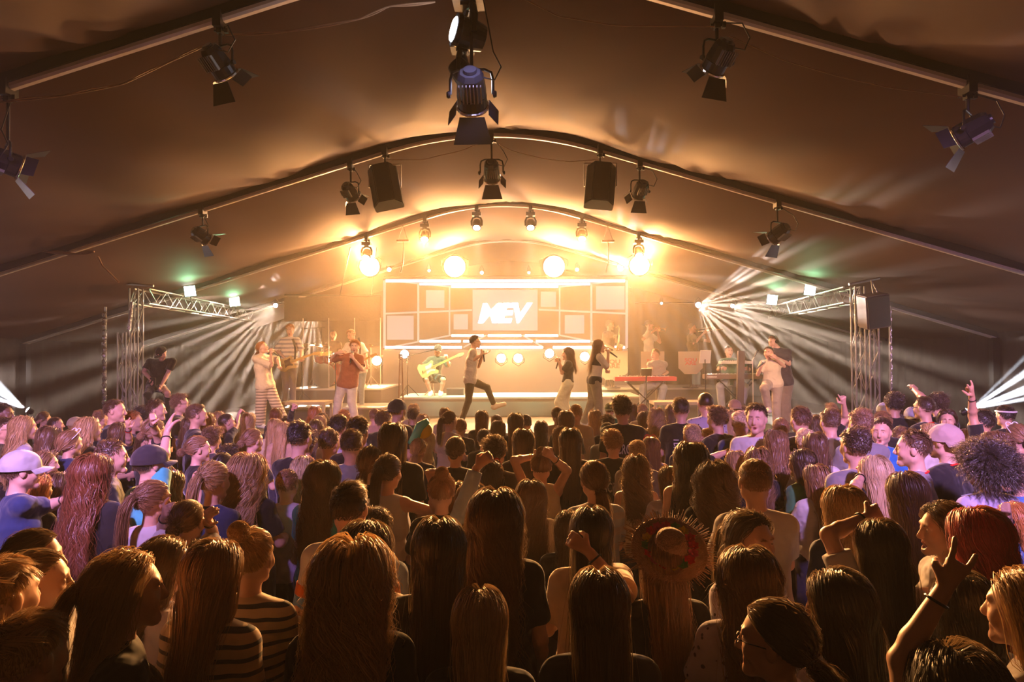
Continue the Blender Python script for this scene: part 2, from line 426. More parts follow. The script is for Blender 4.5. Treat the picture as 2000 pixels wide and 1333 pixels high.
def moving_head(loc, aim, label, s=1.0, lens='lens_white', top=None, group='lit moving heads on the stage arch', name='moving_head'):
    top = top if top is not None else under(*loc)
    root = thing(name, label, 'moving head lamp', top, group)
    D = Vector(aim).normalized(); R = dirmat(D); side = R @ Vector((1, 0, 0)); upv = R @ Vector((0, 1, 0))
    clamp_part(root, drop=.1 * s)
    bm = NB(); box(bm, (0, 0, -.13 * s), (.2 * s, .17 * s, .075 * s)); box(bm, (0, 0, -.175 * s), (.1 * s, .1 * s, .03 * s))
    obj('base', bm, M['black'], root)
    c = Vector((0, 0, -.36 * s)); hs = Vector((D.y, -D.x, 0)); hs = hs.normalized() if hs.length > .05 else Vector((1, 0, 0))
    for sg in (-1, 1):
        bm = NB(); a = c + hs * sg * .115 * s
        tube(bm, [a - Vector((0, 0, .03 * s)), a + Vector((0, 0, .08 * s)), a + Vector((0, 0, .15 * s)) - hs * sg * .03 * s, Vector((0, 0, -.185 * s))], .02 * s, 8, rs=[.018 * s, .026 * s, .024 * s, .02 * s])
        obj('yoke_arm', bm, M['black'], root)
    bm = NB(); lathe(bm, [(.05 * s, -.11 * s), (.082 * s, -.1 * s), (.095 * s, -.04 * s), (.098 * s, .06 * s), (.105 * s, .07 * s), (.105 * s, .1 * s), (.09 * s, .103 * s)], c, D, 20)
    obj('lamp_head', bm, M['lamp'], root)
    bm = NB(); lathe(bm, [(.084 * s, .1 * s), (.07 * s, .112 * s), (.03 * s, .118 * s)], c, D, 20)
    obj('lens', bm, M[lens], root)
    return root

NAMES = ['leftmost of the six lit moving heads, above the left pair of bright blinders', 'second lit moving head from the left on the stage arch',
         'lit moving head left of the crown of the stage arch', 'lit moving head right of the crown of the stage arch',
         'fifth lit moving head, between crown and right end of the stage arch', 'rightmost of the six lit moving heads, above the right bright blinder']
for (x, y, d), nm in zip(HEADS, NAMES):
    moving_head((x, 14.53), (.0, -.55, -.8), nm, .95)
# two blue-lit heads over the photographer's view
moving_head(None, (-.85, -.35, .15), 'moving head with blue-white lens at the top centre edge of the picture', 1.25, 'lens_cool', at(915, -40, 5.5), 'blue-lit moving heads at the crown of the nearest arch')
moving_head(None, (.55, -.1, -.8), 'dark square lamp with thin blue-white edge hanging above the central lantern', .95, 'lens_cool', at(903, 62, 5.55), 'blue-lit moving heads at the crown of the nearest arch')
pv = at(925, 60, 4.9); spot(pv, at(920, 190, 5.4), 40, (.5, .45, 1), 40, .6, .05, 'blue_head_light')

def blinder(px, py, d, r, label, group, lens='lens_warm', name='blinder_lamp', hang=None, aim=None):
    c = at(px, py, d); root = thing(name, label, 'stage lamp', c, group)
    D = Vector(aim) if aim else (Vector((0, 0, 2.2)) - c).normalized()
    D.normalize()
    bm = NB(); lathe(bm, [(r * .5, -.16), (r * .95, -.12), (r * 1.12, 0), (r * 1.12, .02), (r * 1.0, .02)], (0, 0, 0), D, 20); obj('housing', bm, M['black'], root)
    bm = NB(); lathe(bm, [(r, .012), (r * .85, .03), (r * .4, .045)], (0, 0, 0), D, 24); obj('lens', bm, M[lens], root)
    bm = NB(); sd = Vector((1, 0, 0)) * r * 1.25; v = hang if hang is not None else .35; sg = 1 if v > 0 else -1
    tube(bm, [sd, sd + Vector((0, 0, abs(v) * .5 * sg)), Vector((0, 0, v)), -sd + Vector((0, 0, abs(v) * .5 * sg)), -sd], .012, 6)
    obj('bracket', bm, M['black'], root)
    return root
for (x, y, d), nm in zip(BLINDERS, ('leftmost glaring amber blinder above the screen corner', 'glaring amber blinder over the left half of the screen', 'glaring amber blinder over the right half of the screen', 'rightmost glaring amber blinder above the screen corner')):
    blinder(x, y, d, .3 if d > 17 else .24, nm, 'four glaring blinders above the screen')
for (x, y, d), nm in zip(FLOORL, ('left of the two amber lamps glaring under the middle of the screen', 'right of the two amber lamps glaring under the middle of the screen', 'amber lamp glaring behind the guitarist in white, beside the drum screen',
                                  'amber lamp glaring between the two women singing', 'amber lamp glaring through the drum kit')):
    blinder(x, y, d, .13 if d > 17.5 else .07, nm, 'amber lamps standing low at the back of the stage', hang=-.22, name='floor_lamp')
for (x, y, r, ln, nm) in ((790, 692, .12, 'lens_white', 'white lamp glaring behind the microphone stand of the bassist'), (1073, 691, .13, 'lens_white', 'white lamp glaring left of the woman in the black top')):
    blinder(x, y, 18.6, r, nm, 'white lamps low behind the riser', ln, hang=-.22, name='floor_lamp')
for (x, y, r, ln, nm) in ((760, 527, .055, 'lens_warm', 'small spot lamp over the left corner of the screen'), (838, 529, .035, 'lens_warm', 'faint small spot lamp left of the second blinder'), (941, 533, .045, 'lens_warm', 'small spot lamp with short pale beam over the screen'),
                          (1033, 533, .035, 'lens_warm', 'faint small spot lamp left of the third blinder'), (1127, 527, .045, 'lens_warm', 'small spot lamp right of the third blinder'), (1212, 525, .07, 'lens_cool', 'starry white beam lamp over the right corner of the screen'),
                          (614, 596, .075, 'lens_cool', 'white beam lamp fanning out to the left above the guitarist'), (538, 597, .06, 'lens_cool', 'second white beam lamp left of the guitarist, lower in the haze'),
                          (681, 594, .035, 'lens_blue', 'tiny blue lamp above the drummer'), (1292, 593, .03, 'lens_cool', 'tiny white lamp above the trumpeter'),
                          (1364, 596, .075, 'lens_cool', 'white beam lamp fanning out to the right above the trombonist'), (1431, 598, .05, 'lens_cool', 'white beam lamp between the trombonist and the right truss')):
    blinder(x, y, 18.4, r, nm, 'small beam lamps on the rear bar', ln, hang=.2, name='beam_lamp')
# rear bar and its drops, the black header on the left
def pipe(name, a, b, r, m, label, cat, group=None):
    bm = NB(); bar(bm, (0, 0, 0), Vector(b) - Vector(a), r, 10); o = obj(name, bm, m, label=label, category=cat, group=group); o.location = a; return o
for xa, xb, yy, nm in ((530, 735, 592, 'dark bar carrying the beam lamps above the drummer'), (1240, 1440, 592, 'dark bar carrying the beam lamps above the trombonist'), (750, 1224, 540, 'dark bar along the top of the video screen carrying small spot lamps')):
    pipe('lighting_bar', at(xa, yy, 18.55), at(xb, yy, 18.55), .02, M['black'], nm, 'lighting bar')
def masking():
    A, B = at(556, 577, 17.4), at(744, 578, 17.4); root = thing('masking_border', 'dark cloth border hung from two slanting straps above the drummer', 'cloth border', A)
    bm = NB(); box(bm, (B - A) / 2 + Vector((0, 0, -.35)), ((B - A).length, .06, .62)); obj('cloth', bm, M['drape'], root)
    bm = NB(); bar(bm, (0, 0, 0), B - A, .03, 8); obj('top_bar', bm, M['black'], root)
    for x0, x1 in ((684, 664), (736, 726)):
        bm = NB(); bar(bm, at(x1, 577, 17.4) - A, at(x0, 484, 14.6) - A, .012, 6); obj('strap', bm, M['rubber'], root)
masking()
# square speakers on the middle arch
def hung_speaker(px, label, tilt):
    Y = 10.0; top = under(px, Y); root = thing('hanging_speaker', label, 'loudspeaker', top, 'square loudspeakers hung from the middle arch')
    clamp_part(root, drop=.16)
    bm = NB(); box(bm, (0, 0, -.17), (.46, .02, .02)); box(bm, (.235, 0, -.34), (.012, .04, .34)); box(bm, (-.235, 0, -.34), (.012, .04, .34)); obj('yoke', bm, M['alu'], root)
    R = Matrix.Rotation(math.radians(-14), 3, 'X') @ Matrix.Rotation(math.radians(tilt), 3, 'Y')
    bm = NB(); o = R @ Vector((0, 0, 0)) + Vector((0, 0, -.5))
    pts = [(-.215, .16), (.215, .16), (.215, -.02), (.12, -.17), (-.12, -.17), (-.215, -.02)]
    prism(bm, [o + R @ Vector((x, y, -.31)) for x, y in pts], R @ Vector((0, 0, .62)))
    bmesh.ops.bevel(bm, geom=list(bm.edges), offset=.012, segments=2, affect='EDGES')
    obj('cabinet', bm, M['black'], root)
    bm = NB(); box(bm, o + R @ Vector((0, .163, 0)), (.4, .012, .58), R); obj('grille', bm, M['screenback'], root)
hung_speaker(752, 'dark square loudspeaker hung left of the middle arch crown, tilted', -12)
hung_speaker(1172, 'dark square loudspeaker hung right of the middle arch crown', 6)
# small flat fixtures on the stage arch
for px, nm in ((787, 'small flat strip lamp with dangling cord, between the two left moving heads'), (1187, 'small bright strip lamp with dangling cord, near the right end moving head')):
    top = under(px, 14.4); root = thing('strip_lamp', nm, 'strip lamp', top)
    bm = NB(); box(bm, (0, 0, -.33), (.26, .1, .04)); obj('housing', bm, M['white_alu'], root)
    bm = NB(); [bar(bm, (s * .1, 0, -.3), (0, 0, 0), .006, 5) for s in (-1, 1)]; obj('hanger', bm, M['alu'], root)
    bm = NB(); tube(bm, [(0, 0, -.35), (.01, 0, -.6), (0, 0, -.8), (-.05, 0, -1.0)], .012, 6); obj('cord', bm, M['white_alu'], root)

# cables slung between lamps
def cable(pts, r, m, label, n=1, name='cable'):
    P = [Vector(p) for p in pts]; bm = NB()
    for k in range(n):
        off = Vector((0, RNG.uniform(-1, 1) * r * 2, RNG.uniform(-1, 1) * r * 2)) if n > 1 else Vector((0, 0, 0)); q = []
        for i in range(len(P) - 1):
            for t in np.linspace(0, 1, 10, endpoint=False): q.append(P[i].lerp(P[i + 1], t) + off * math.sin(PI * t))
        q.append(P[-1])
        q2 = [q[0]] + [(q[i - 1] + q[i] * 2 + q[i + 1]) / 4 for i in range(1, len(q) - 1)] + [q[-1]]
        tube(bm, q2, r, 5)
    obj(name, bm, m, label=label, category='cable', group='cables slung under the tent roof')
def pxs(l, Y): return [at(x, y, Y) for x, y in l]
M['cable'] = mat('cable_sheath', (.35, .2, .12), .5)
cable(pxs([(440, 68), (560, 62), (700, 38), (760, 12), (850, 4)], 5.6), .006, M['cable'], 'thin cable from the left near lantern to the blue moving heads', 2)
cable(pxs([(1020, -4), (1090, 32), (1200, 50), (1395, 52)], 5.6), .006, M['cable'], 'thin cable from the blue moving heads to the right near lantern')
cable(pxs([(408, 86), (330, 122), (240, 165), (120, 188), (0, 200)], 5.6), .006, M['cable'], 'thin double cable sagging from the left near lantern to the left edge', 2)
cable(pxs([(1425, 70), (1530, 118), (1640, 150), (1740, 172), (1880, 190)], 5.6), .005, M['cable'], 'thin cable between the two right near lanterns')
cable(pxs([(-30, 462), (0, 476), (90, 492), (150, 497), (184, 492)], 10.0), .014, M['cable'], 'thick bundle of taped cables coming in from the left edge', 4)
cable(pxs([(186, 492), (200, 520), (232, 552)], 10.9) , .012, M['cable'], 'cable bundle dropping to the top of the left truss tower', 3)
cable(pxs([(757, 312), (830, 312), (850, 306), (900, 295), (948, 276)], 10.0), .006, M['cable'], 'thin cable from the left hanging speaker to the crown lantern')
cable(pxs([(975, 282), (1000, 295), (1060, 310), (1110, 316), (1170, 312)], 10.0), .006, M['cable'], 'thin cable from the crown lantern to the right hanging speaker')

# ------------------------------------------------------------------ side trusses
def truss(name, A, B, w, label, group=None, seg=.36, up=(0, 0, 1)):
    A = Vector(A); B = Vector(B); root = thing(name, label, 'truss', A, group)
    _, x, y, z, L = frame((0, 0, 0), B - A, up); h = w / 2
    cor = [x * h + y * h, -x * h + y * h, -x * h - y * h, x * h - y * h]
    for c in cor:
        bm = NB(); bar(bm, c, c + z * L, .017, 10); obj('chord', bm, M['alu'], root)
    n = max(2, int(L / seg)); bm = NB()
    for i in range(4):
        a, b = cor[i], cor[(i + 1) % 4]
        for k in range(n):
            p, q = (a, b) if (k + i) % 2 else (b, a)
            bar(bm, p + z * (L * k / n), q + z * (L * (k + 1) / n), .008, 5)
    obj('lattice_bracing', bm, M['alu'], root)
    return root
TL = at(266, 579, 13.1); TR = at(1675, 576, 12.8)
truss('truss_tower', (TL.x, 13.1, 0), (TL.x, 13.1, TL.z + .15), .17, 'shiny truss tower carrying the left side truss')
truss('truss_tower', (TR.x, 12.8, 0), (TR.x, 12.8, TR.z + .15), .17, 'shiny truss tower carrying the right side truss')
t2 = at(243, 650, 12.9); truss('truss_tower', (t2.x, 12.9, 0), (t2.x, 12.9, t2.z), .16, 'shorter truss tower just left of the left main tower')
t2 = at(1703, 640, 12.6); truss('truss_tower', (t2.x, 12.6, 0), (t2.x, 12.6, t2.z), .16, 'shorter truss tower just right of the right main tower')
e = at(486, 618, 18.9); truss('side_truss', (TL.x + .1, 13.1, TL.z), e, .29, 'horizontal truss running back from the left tower, two green lamps on it', up=(0, 0, 1))
e = at(1512, 611, 18.6); truss('side_truss', (TR.x - .1, 12.8, TR.z), e, .29, 'horizontal truss running back from the right tower, two green lamps on it', up=(0, 0, 1))
pipe('cross_bar', at(210, 552, 12.9), at(300, 559, 12.9), .024, M['alu'], 'short aluminium bar across the top of the left tower', 'bar')
pipe('cross_bar', at(1658, 556, 12.6), at(1718, 544, 12.6), .024, M['alu'], 'short aluminium bar across the top of the right tower', 'bar')
def wrapped_pole(px, y0, Y, label, r=.05):
    p = at(px, y0, Y); root = thing('cable_pole', label, 'pole', (p.x, Y, 0))
    bm = NB(); bar(bm, (0, 0, 0), (0, 0, p.z), .026, 10); obj('pole', bm, M['alu'], root)
    bm = NB(); n = 60; tube(bm, [(math.sin(i * 1.3) * .01, -.03, .95 + (p.z - 1.0) * i / n) for i in range(n)], r, 8, rs=[r * (.7 + .3 * math.sin(i * 2.1)) for i in range(n)])
    obj('foil_wrapping', bm, M['chrome_r'], root)
M['chrome_r'] = mat('foil', (.8, .75, .7), .25, .9, bump=.8, bscale=30)
wrapped_pole(206, 600, 12.9, 'pole wrapped in shiny foil left of the truss towers')
wrapped_pole(1738, 598, 12.6, 'thin shiny pole right of the truss towers', .018)
bm = NB(); A = at(258, 590, 12.7); B = at(252, 645, 12.7); tube(bm, [(0, 0, 0), (B - A) * .5, B - A], .035, 8); o = obj('foil_roll', bm, M['chrome_r'], label='slanting shiny tube hung beside the left tower top', category='tube'); o.location = A
def pa_speaker():
    c = at(1706, 607, 12.3); root = thing('wedge_speaker', 'large brown-black loudspeaker flown tilted beside the right tower', 'loudspeaker', c)
    R = Matrix.Rotation(math.radians(-9), 3, 'Y') @ Matrix.Rotation(math.radians(12), 3, 'X')
    bm = NB(); box(bm, (0, 0, 0), (.42, .36, .6), R); bmesh.ops.bevel(bm, geom=list(bm.edges), offset=.02, segments=2, affect='EDGES'); obj('cabinet', bm, M['spk'], root)
    bm = NB(); box(bm, R @ Vector((0, -.185, 0)), (.38, .012, .55), R); obj('grille', bm, M['black'], root)
    bm = NB(); bar(bm, (0, 0, .28), (.02, .1, .55), .012, 6); bar(bm, (.1, 0, .28), (.02, .1, .55), .012, 6); obj('rigging', bm, M['alu'], root)
M['spk'] = mat('speaker_paint', (.07, .045, .04), .6, bump=.2, bscale=80)
pa_speaker()
for (x, y, d, s), nm in zip(FLOODS, ('upper green-white flood lamp on the left truss', 'lower green-white flood lamp on the left truss', 'upper green-white flood lamp on the right truss', 'lower green-white flood lamp on the right truss')):
    c = at(x, y, d); root = thing('flood_lamp', nm, 'flood lamp', c, 'green-white flood lamps on the side trusses')
    D = (Vector((0, 0, 3.0)) - c).normalized(); R = dirmat(D) @ Matrix.Rotation(math.radians(8 * s), 3, 'Z'); k = .21 if d < 16 else .23
    bm = NB(); box(bm, -D * .05, (k * 1.15, k * 1.15, .09), R); obj('housing', bm, M['black'], root)
    bm = NB(); box(bm, D * .0, (k, k, .02), R); obj('panel', bm, M['lens_green'], root)
    bm = NB(); q = at(x + s * 6, y + 14, d + .1) - c; bar(bm, -D * .06, Vector((0, .05, -.25)), .012, 6); obj('bracket', bm, M['black'], root)
for (x, y, d, t), nm in zip(SIDEB, ('small lamp throwing a blue-white beam at the left edge, at head height', 'small lamp throwing a blue-white beam at the right edge, behind the horned hand')):
    c = at(x, y, d); root = thing('floor_beam_lamp', nm, 'beam lamp', (c.x, c.y, 0)); h = c.z
    D = (Vector(t) - c).normalized()
    bm = NB(); lathe(bm, [(.03, -.1), (.05, -.08), (.055, 0), (.05, 0)], (0, 0, h), D, 14); obj('housing', bm, M['black'], root)
    bm = NB(); lathe(bm, [(.045, .003), (.02, .015)], (0, 0, h), D, 14); obj('lens', bm, M['lens_cool'], root)
    bm = NB(); lathe(bm, [(.018, 0), (.018, h - .05)], (0, 0, 0)); obj('stand', bm, M['black'], root)
    bm = NB(); lathe(bm, [(.22, 0), (.22, .02), (.03, .03)], (0, 0, 0)); obj('stand_base', bm, M['black'], root)

# ------------------------------------------------------------------ video screen
def screen():
    Y = 19.4; A = at(748, 545, Y); B = at(1226, 545, Y); C_ = at(748, 683, Y)
    W = B.x - A.x; H = A.z - C_.z; root = thing('video_screen', 'wide video wall showing a white neon grid room and a glowing slanted title', 'video screen', (A.x + W / 2, Y, C_.z))
    bm = NB(); box(bm, (0, .08, H / 2), (W, .14, H)); obj('cabinet', bm, M['screenback'], root)
    def UV(px, py): p = at(px, py, Y); return Vector((p.x - A.x - W / 2, -.005, p.z - C_.z))
    def line(bm, a, b, wpx, lay=0):
        a = UV(*a) - Vector((0, lay, 0)); b = UV(*b) - Vector((0, lay, 0)); t = (b - a).normalized(); n = Vector((-t.z, 0, t.x)) * (wpx * Y / FPX / 2)
        prism(bm, [a - n, b - n, b + n, a + n], (0, .003, 0))
    bm = NB()
    for x0, x1, y, w_ in ((754, 1220, 549, 5.4), (820, 1152, 555.5, 4.2), (882, 1090, 560.5, 3.6), (882, 945, 656, 4), (953, 1018, 656, 4), (1025, 1090, 656, 4), (820, 900, 667, 4.4), (905, 1040, 667, 4.4), (1047, 1152, 667, 4.4), (752, 902, 679, 5.4), (925, 1060, 679, 5.4), (1080, 1220, 679, 5.4)):
        line(bm, (x0, y), (x1, y), w_, .004)
    obj('bright_lines', bm, M['tube'], root)
    bm = NB()
    for a, b, w_ in (((751, 548), (751, 680), 5), ((1224, 548), (1224, 680), 5), ((817, 556), (817, 668), 4), ((1155, 556), (1155, 668), 4), ((878, 561), (878, 655), 3), ((1093, 561), (1093, 655), 3),
                     ((751, 613), (922, 606), 3.5), ((1224, 613), (1052, 605), 3.5), ((751, 548), (882, 561), 2.5), ((1224, 548), (1093, 561), 2.5), ((751, 681), (882, 655), 3), ((1224, 681), (1093, 655), 3), ((905, 679), (950, 655), 3), ((1062, 679), (1020, 655), 3)):
        line(bm, a, b, w_)
    obj('grid_lines', bm, M['tube_dim'], root)
    bm = NB()
    for x0, y0, x1, y1 in ((832, 567, 868, 602), (756, 617, 808, 664), (886, 614, 914, 644), (1056, 570, 1086, 600), (1164, 559, 1220, 605), (1103, 616, 1141, 652), (923, 566, 1050, 646)):
        bm = NB(); prism(bm, [UV(x0, y0), UV(x1, y0), UV(x1, y1), UV(x0, y1)], (0, .002, 0)); obj('pale_square', bm, M['square'], root)
    cu = bpy.data.curves.new('t', 'FONT'); cu.body = 'MEV'; cu.size = 1; cu.shear = .25; cu.offset = .045; cu.extrude = .004; cu.space_character = .95; cu.align_x = 'CENTER'
    to = bpy.data.objects.new('t', cu); COL.objects.link(to); bpy.context.view_layer.update()
    me = bpy.data.meshes.new_from_object(to); bpy.data.objects.remove(to)
    co = np.empty(len(me.vertices) * 3); me.vertices.foreach_get('co', co); co = co.reshape(-1, 3)
    lo, hi = co.min(0), co.max(0); L0, L1 = UV(934, 632), UV(1040, 592)
    out = np.empty_like(co); out[:, 0] = L0.x + (co[:, 0] - lo[0]) / (hi[0] - lo[0]) * (L1.x - L0.x)
    out[:, 2] = L0.z + (co[:, 1] - lo[1]) / (hi[1] - lo[1]) * (L1.z - L0.z); out[:, 1] = -.014 - co[:, 2] * 1.0
    me.vertices.foreach_set('co', out.ravel()); obj('title_letters', me, M['title'], root)
    point((A.x + W / 2, Y - .8, C_.z + H / 2), 35, (1, .85, .9), .8, 'screen_light')
screen()

# ------------------------------------------------------------------ stage
SZ = .9
bm = NB(); box(bm, (0, 17.0, SZ / 2 - .02), (15.6, 9.6, SZ - .04)); box(bm, (0, 17.0, SZ - .02), (15.6, 9.64, .04)); o = obj('stage_platform', bm, M['stage'], label='wide dark stage platform carrying the whole band', category='stage')
def riser(name, x0, x1, Y0, Y1, ytop, label, m=None, base=SZ, lip=True):
    a = at(x0, ytop, Y0); b = at(x1, ytop, Y0); z = a.z
    root = thing(name, label, 'riser', ((a.x + b.x) / 2, (Y0 + Y1) / 2, base)); w_ = b.x - a.x
    bm = NB(); box(bm, (0, 0, (z - base) / 2 - .02), (w_ - .04, Y1 - Y0 - .04, z - base - .04)); obj('skirt', bm, m or M['risef'], root)
    bm = NB(); box(bm, (0, 0, z - base - .02), (w_, Y1 - Y0, .04)); obj('deck', bm, M['deck_edge'], root)
    return z
M['deck_edge'] = mat('riser_deck', (.5, .46, .38), .45, noise=.1)
M['wood'] = mat('painted_bench', (.30, .24, .17), .5, noise=.1)
RZ = riser('centre_riser', 778, 1252, 15.5, 17.15, 777, 'pale central riser in front of the screen, step of the bassist')
DZ = riser('drum_riser', 560, 745, 15.9, 18.4, 760, 'dark riser under the drum kit', M['stage'])
HZ = riser('horn_riser', 1164, 1420, 17.2, 18.9, 759, 'riser behind the keyboards for the brass players', M['stage'])
LZ = riser('low_platform', 540, 750, 14.5, 15.8, 797, 'low platform in front of the drum riser', M['stage'])
def step_bench(x0, x1, y, Y, label):
    a = at(x0, y, Y); b = at(x1, y, Y); root = thing('step_bench', label, 'bench', ((a.x + b.x) / 2, Y + .3, SZ), 'step benches along the stage front')
    w_ = b.x - a.x; h = a.z - SZ
    bm = NB(); box(bm, (0, 0, h - .03), (w_, .6, .06)); obj('top', bm, M['wood'], root)
    for sx in (-1, 1):
        for sy in (-1, 1):
            bm = NB(); box(bm, (sx * (w_ / 2 - .03), sy * .26, (h - .06) / 2), (.05, .05, h - .06)); obj('leg', bm, M['wood'], root)
step_bench(548, 634, 786, 13.7, 'pale step bench beside the woman in patterned trousers')
step_bench(1278, 1382, 786, 13.5, 'step bench at the stage front below the first keyboard')
# pale wall panel under the screen
bm = NB(); a = at(748, 683, 19.45); b = at(1226, 683, 19.45); box(bm, ((a.x + b.x) / 2, 19.46, (a.z + SZ) / 2 - .01), (b.x - a.x, .08, a.z - SZ - .02)); obj('screen_skirt', bm, M['paleskirt'] if 'paleskirt' in M else mat('pale_cloth', (.5, .5, .46), .8), label='pale cloth hanging under the video screen', category='cloth')
# ------------------------------------------------------------------ people: smooth bodies from blended limbs
def nv(v):
    v = np.asarray(v, float); return v / max(np.linalg.norm(v), 1e-9)

class Body:
    """a list of limbs and lumps blended into one skin"""
    def __init__(self): self.p = []
    def cone(self, a, b, ra, rb, k=.02, cut=False, op=1): self.p.append(('c', np.array(a, float), np.array(b, float), ra, rb, k, cut, op)); return self
    def ell(self, c, r, R=None, k=.02, op=1): self.p.append(('e', np.array(c, float), np.array(r, float), np.eye(3) if R is None else np.array(R, float), None, k, False, op)); return self
    def plane(self, p0, n): self.p.append(('p', np.array(p0, float), nv(n), None, None, 0, False, 0)); return self
    def dist(self, q, P):
        t = q[0]
        if t == 'c':
            _, a, b, ra, rb, k, cut, op = q
            ba = b - a; L2 = max(ba @ ba, 1e-12); pa = P - a; h = (pa @ ba) / L2; hc = np.clip(h, 0, 1)
            d = np.linalg.norm(pa - hc[..., None] * ba, axis=-1) - (ra + (rb - ra) * hc)
            if cut: d = np.maximum(d, (h - 1) * math.sqrt(L2))
            return d
        if t == 'e':
            _, c, r, R, _, k, cut, op = q
            l = (P - c) @ R; k0 = np.linalg.norm(l / r, axis=-1); k1 = np.linalg.norm(l / (r * r), axis=-1)
            return np.where(k1 > 1e-9, k0 * (k0 - 1) / np.maximum(k1, 1e-9), -r.min())
        return (P - q[1]) @ q[2]
    def bounds(self):
        lo = np.full(3, 1e9); hi = -lo
        for q in self.p:
            if q[0] == 'p' or q[7] < 0: continue
            if q[0] == 'c':
                for v, r in ((q[1], q[3]), (q[2], q[4])): lo = np.minimum(lo, v - r); hi = np.maximum(hi, v + r)
            else: r = q[2].max(); lo = np.minimum(lo, q[1] - r); hi = np.maximum(hi, q[1] + r)
        return lo, hi
    def mesh(self, h=.007):
        lo, hi = self.bounds(); lo = lo - 3 * h; B = 8
        n = np.ceil((hi + 3 * h - lo) / h / B).astype(int) * B
        nb = n // B; bc = [lo[i] + (np.arange(nb[i]) + .5) * B * h for i in range(3)]
        C = np.stack(np.meshgrid(*bc, indexing='ij'), -1).reshape(-1, 3)
        half = B * h * .5 * 1.7321 + h
        def fold(d, e, q):
            k = q[5]; op = q[7]
            if op == 0: return np.maximum(d, e)
            if op > 0:
                hh = np.clip(.5 + .5 * (d - e) / k, 0, 1); return d + (e - d) * hh - k * hh * (1 - hh)
            hh = np.clip(.5 - .5 * (d + e) / k, 0, 1); return d + (-e - d) * hh + k * hh * (1 - hh)
        dc = np.full(len(C), 1e3); E_ = []
        for q in self.p:
            e = self.dist(q, C); E_.append(e); dc = fold(dc, e, q)
        keep = np.where(np.abs(dc) < half + .03)[0]
        off = np.stack(np.meshgrid(*[(np.arange(B) - B / 2 + 0.0) * h] * 3, indexing='ij'), -1).reshape(-1, 3)
        D = np.full((len(keep), B ** 3), 1e3, np.float32); Ck = C[keep]
        for q, e in zip(self.p, E_):
            if q[0] == 'p': idx = np.arange(len(keep))
            elif q[7] < 0: idx = np.where(e[keep] < half + q[5])[0]
            else: idx = np.where(e[keep] < half + q[5] + .012)[0]
            if len(idx) == 0: continue
            P = Ck[idx][:, None, :] + off[None]
            D[idx] = fold(D[idx], self.dist(q, P), q)
        G = np.where(dc < 0, -1.0, 1.0).astype(np.float32).reshape(nb)
        G = np.repeat(np.repeat(np.repeat(G, B, 0), B, 1), B, 2)
        ki = np.stack(np.unravel_index(keep, nb), -1) * B
        I = np.stack(np.meshgrid(*[np.arange(B)] * 3, indexing='ij'), -1).reshape(-1, 3)
        idx = ki[:, None, :] + I[None]; G[idx[..., 0], idx[..., 1], idx[..., 2]] = D
        # surface nets
        s = G < 0
        cnt = sum(s[i:s.shape[0] - 1 + i, j:s.shape[1] - 1 + j, k:s.shape[2] - 1 + k].astype(np.int8) for i in (0, 1) for j in (0, 1) for k in (0, 1))
        act = (cnt > 0) & (cnt < 8); cells = np.argwhere(act)
        vid = np.full(act.shape, -1, np.int32); vid[act] = np.arange(len(cells))
        acc = np.zeros((len(cells), 3)); num = np.zeros(len(cells))
        cor = [(i, j, k) for i in (0, 1) for j in (0, 1) for k in (0, 1)]
        val = {c: G[cells[:, 0] + c[0], cells[:, 1] + c[1], cells[:, 2] + c[2]] for c in cor}
        for a in cor:
            for ax in range(3):
                if a[ax]: continue
                b = list(a); b[ax] = 1; b = tuple(b); va, vb = val[a], val[b]; mk = (va < 0) != (vb < 0)
                t = np.where(mk, va / np.where(mk, va - vb, 1), 0)
                p = np.array(a, float)[None] + np.zeros((len(cells), 3)); p[:, ax] += t
                acc += p * mk[:, None]; num += mk
        V = lo + (cells + acc / num[:, None]) * h + (0 - 0.0)
        F = []
        for ax in range(3):
            sl0 = [slice(None)] * 3; sl1 = [slice(None)] * 3; sl0[ax] = slice(0, -1); sl1[ax] = slice(1, None)
            ch = s[tuple(sl0)] != s[tuple(sl1)]; E = np.argwhere(ch)
            u, v = (ax + 1) % 3, (ax + 2) % 3
            E = E[(E[:, u] > 0) & (E[:, v] > 0) & (E[:, u] < vid.shape[u]) & (E[:, v] < vid.shape[v]) & (E[:, ax] < vid.shape[ax])]
            def g(du, dv): q = E.copy(); q[:, u] -= du; q[:, v] -= dv; return vid[q[:, 0], q[:, 1], q[:, 2]]
            f = np.stack([g(0, 0), g(1, 0), g(1, 1), g(0, 1)], -1)
            ins = s[E[:, 0], E[:, 1], E[:, 2]]
            f[~ins] = f[~ins][:, ::-1]; f = f[(f >= 0).all(1)]; F.append(f)
        return V, np.concatenate(F)

def to_mesh(name, V, F, col=None, smooth=True):
    me = bpy.data.meshes.new(name); me.vertices.add(len(V)); me.vertices.foreach_set('co', np.ascontiguousarray(V, np.float32).ravel())
    n = len(F); k = F.shape[1]; me.loops.add(n * k); me.loops.foreach_set('vertex_index', np.ascontiguousarray(F, np.int32).ravel())
    me.polygons.add(n); me.polygons.foreach_set('loop_start', np.arange(0, n * k, k, dtype=np.int32))
    me.polygons.foreach_set('loop_total', np.full(n, k, np.int32))
    if smooth: me.polygons.foreach_set('use_smooth', np.ones(n, bool))
    me.update(calc_edges=True)
    if col is not None:
        ca = me.color_attributes.new('Col', 'FLOAT_COLOR', 'POINT'); ca.data.foreach_set('color', np.concatenate([col, np.ones((len(V), 1))], 1).astype(np.float32).ravel())
    return me

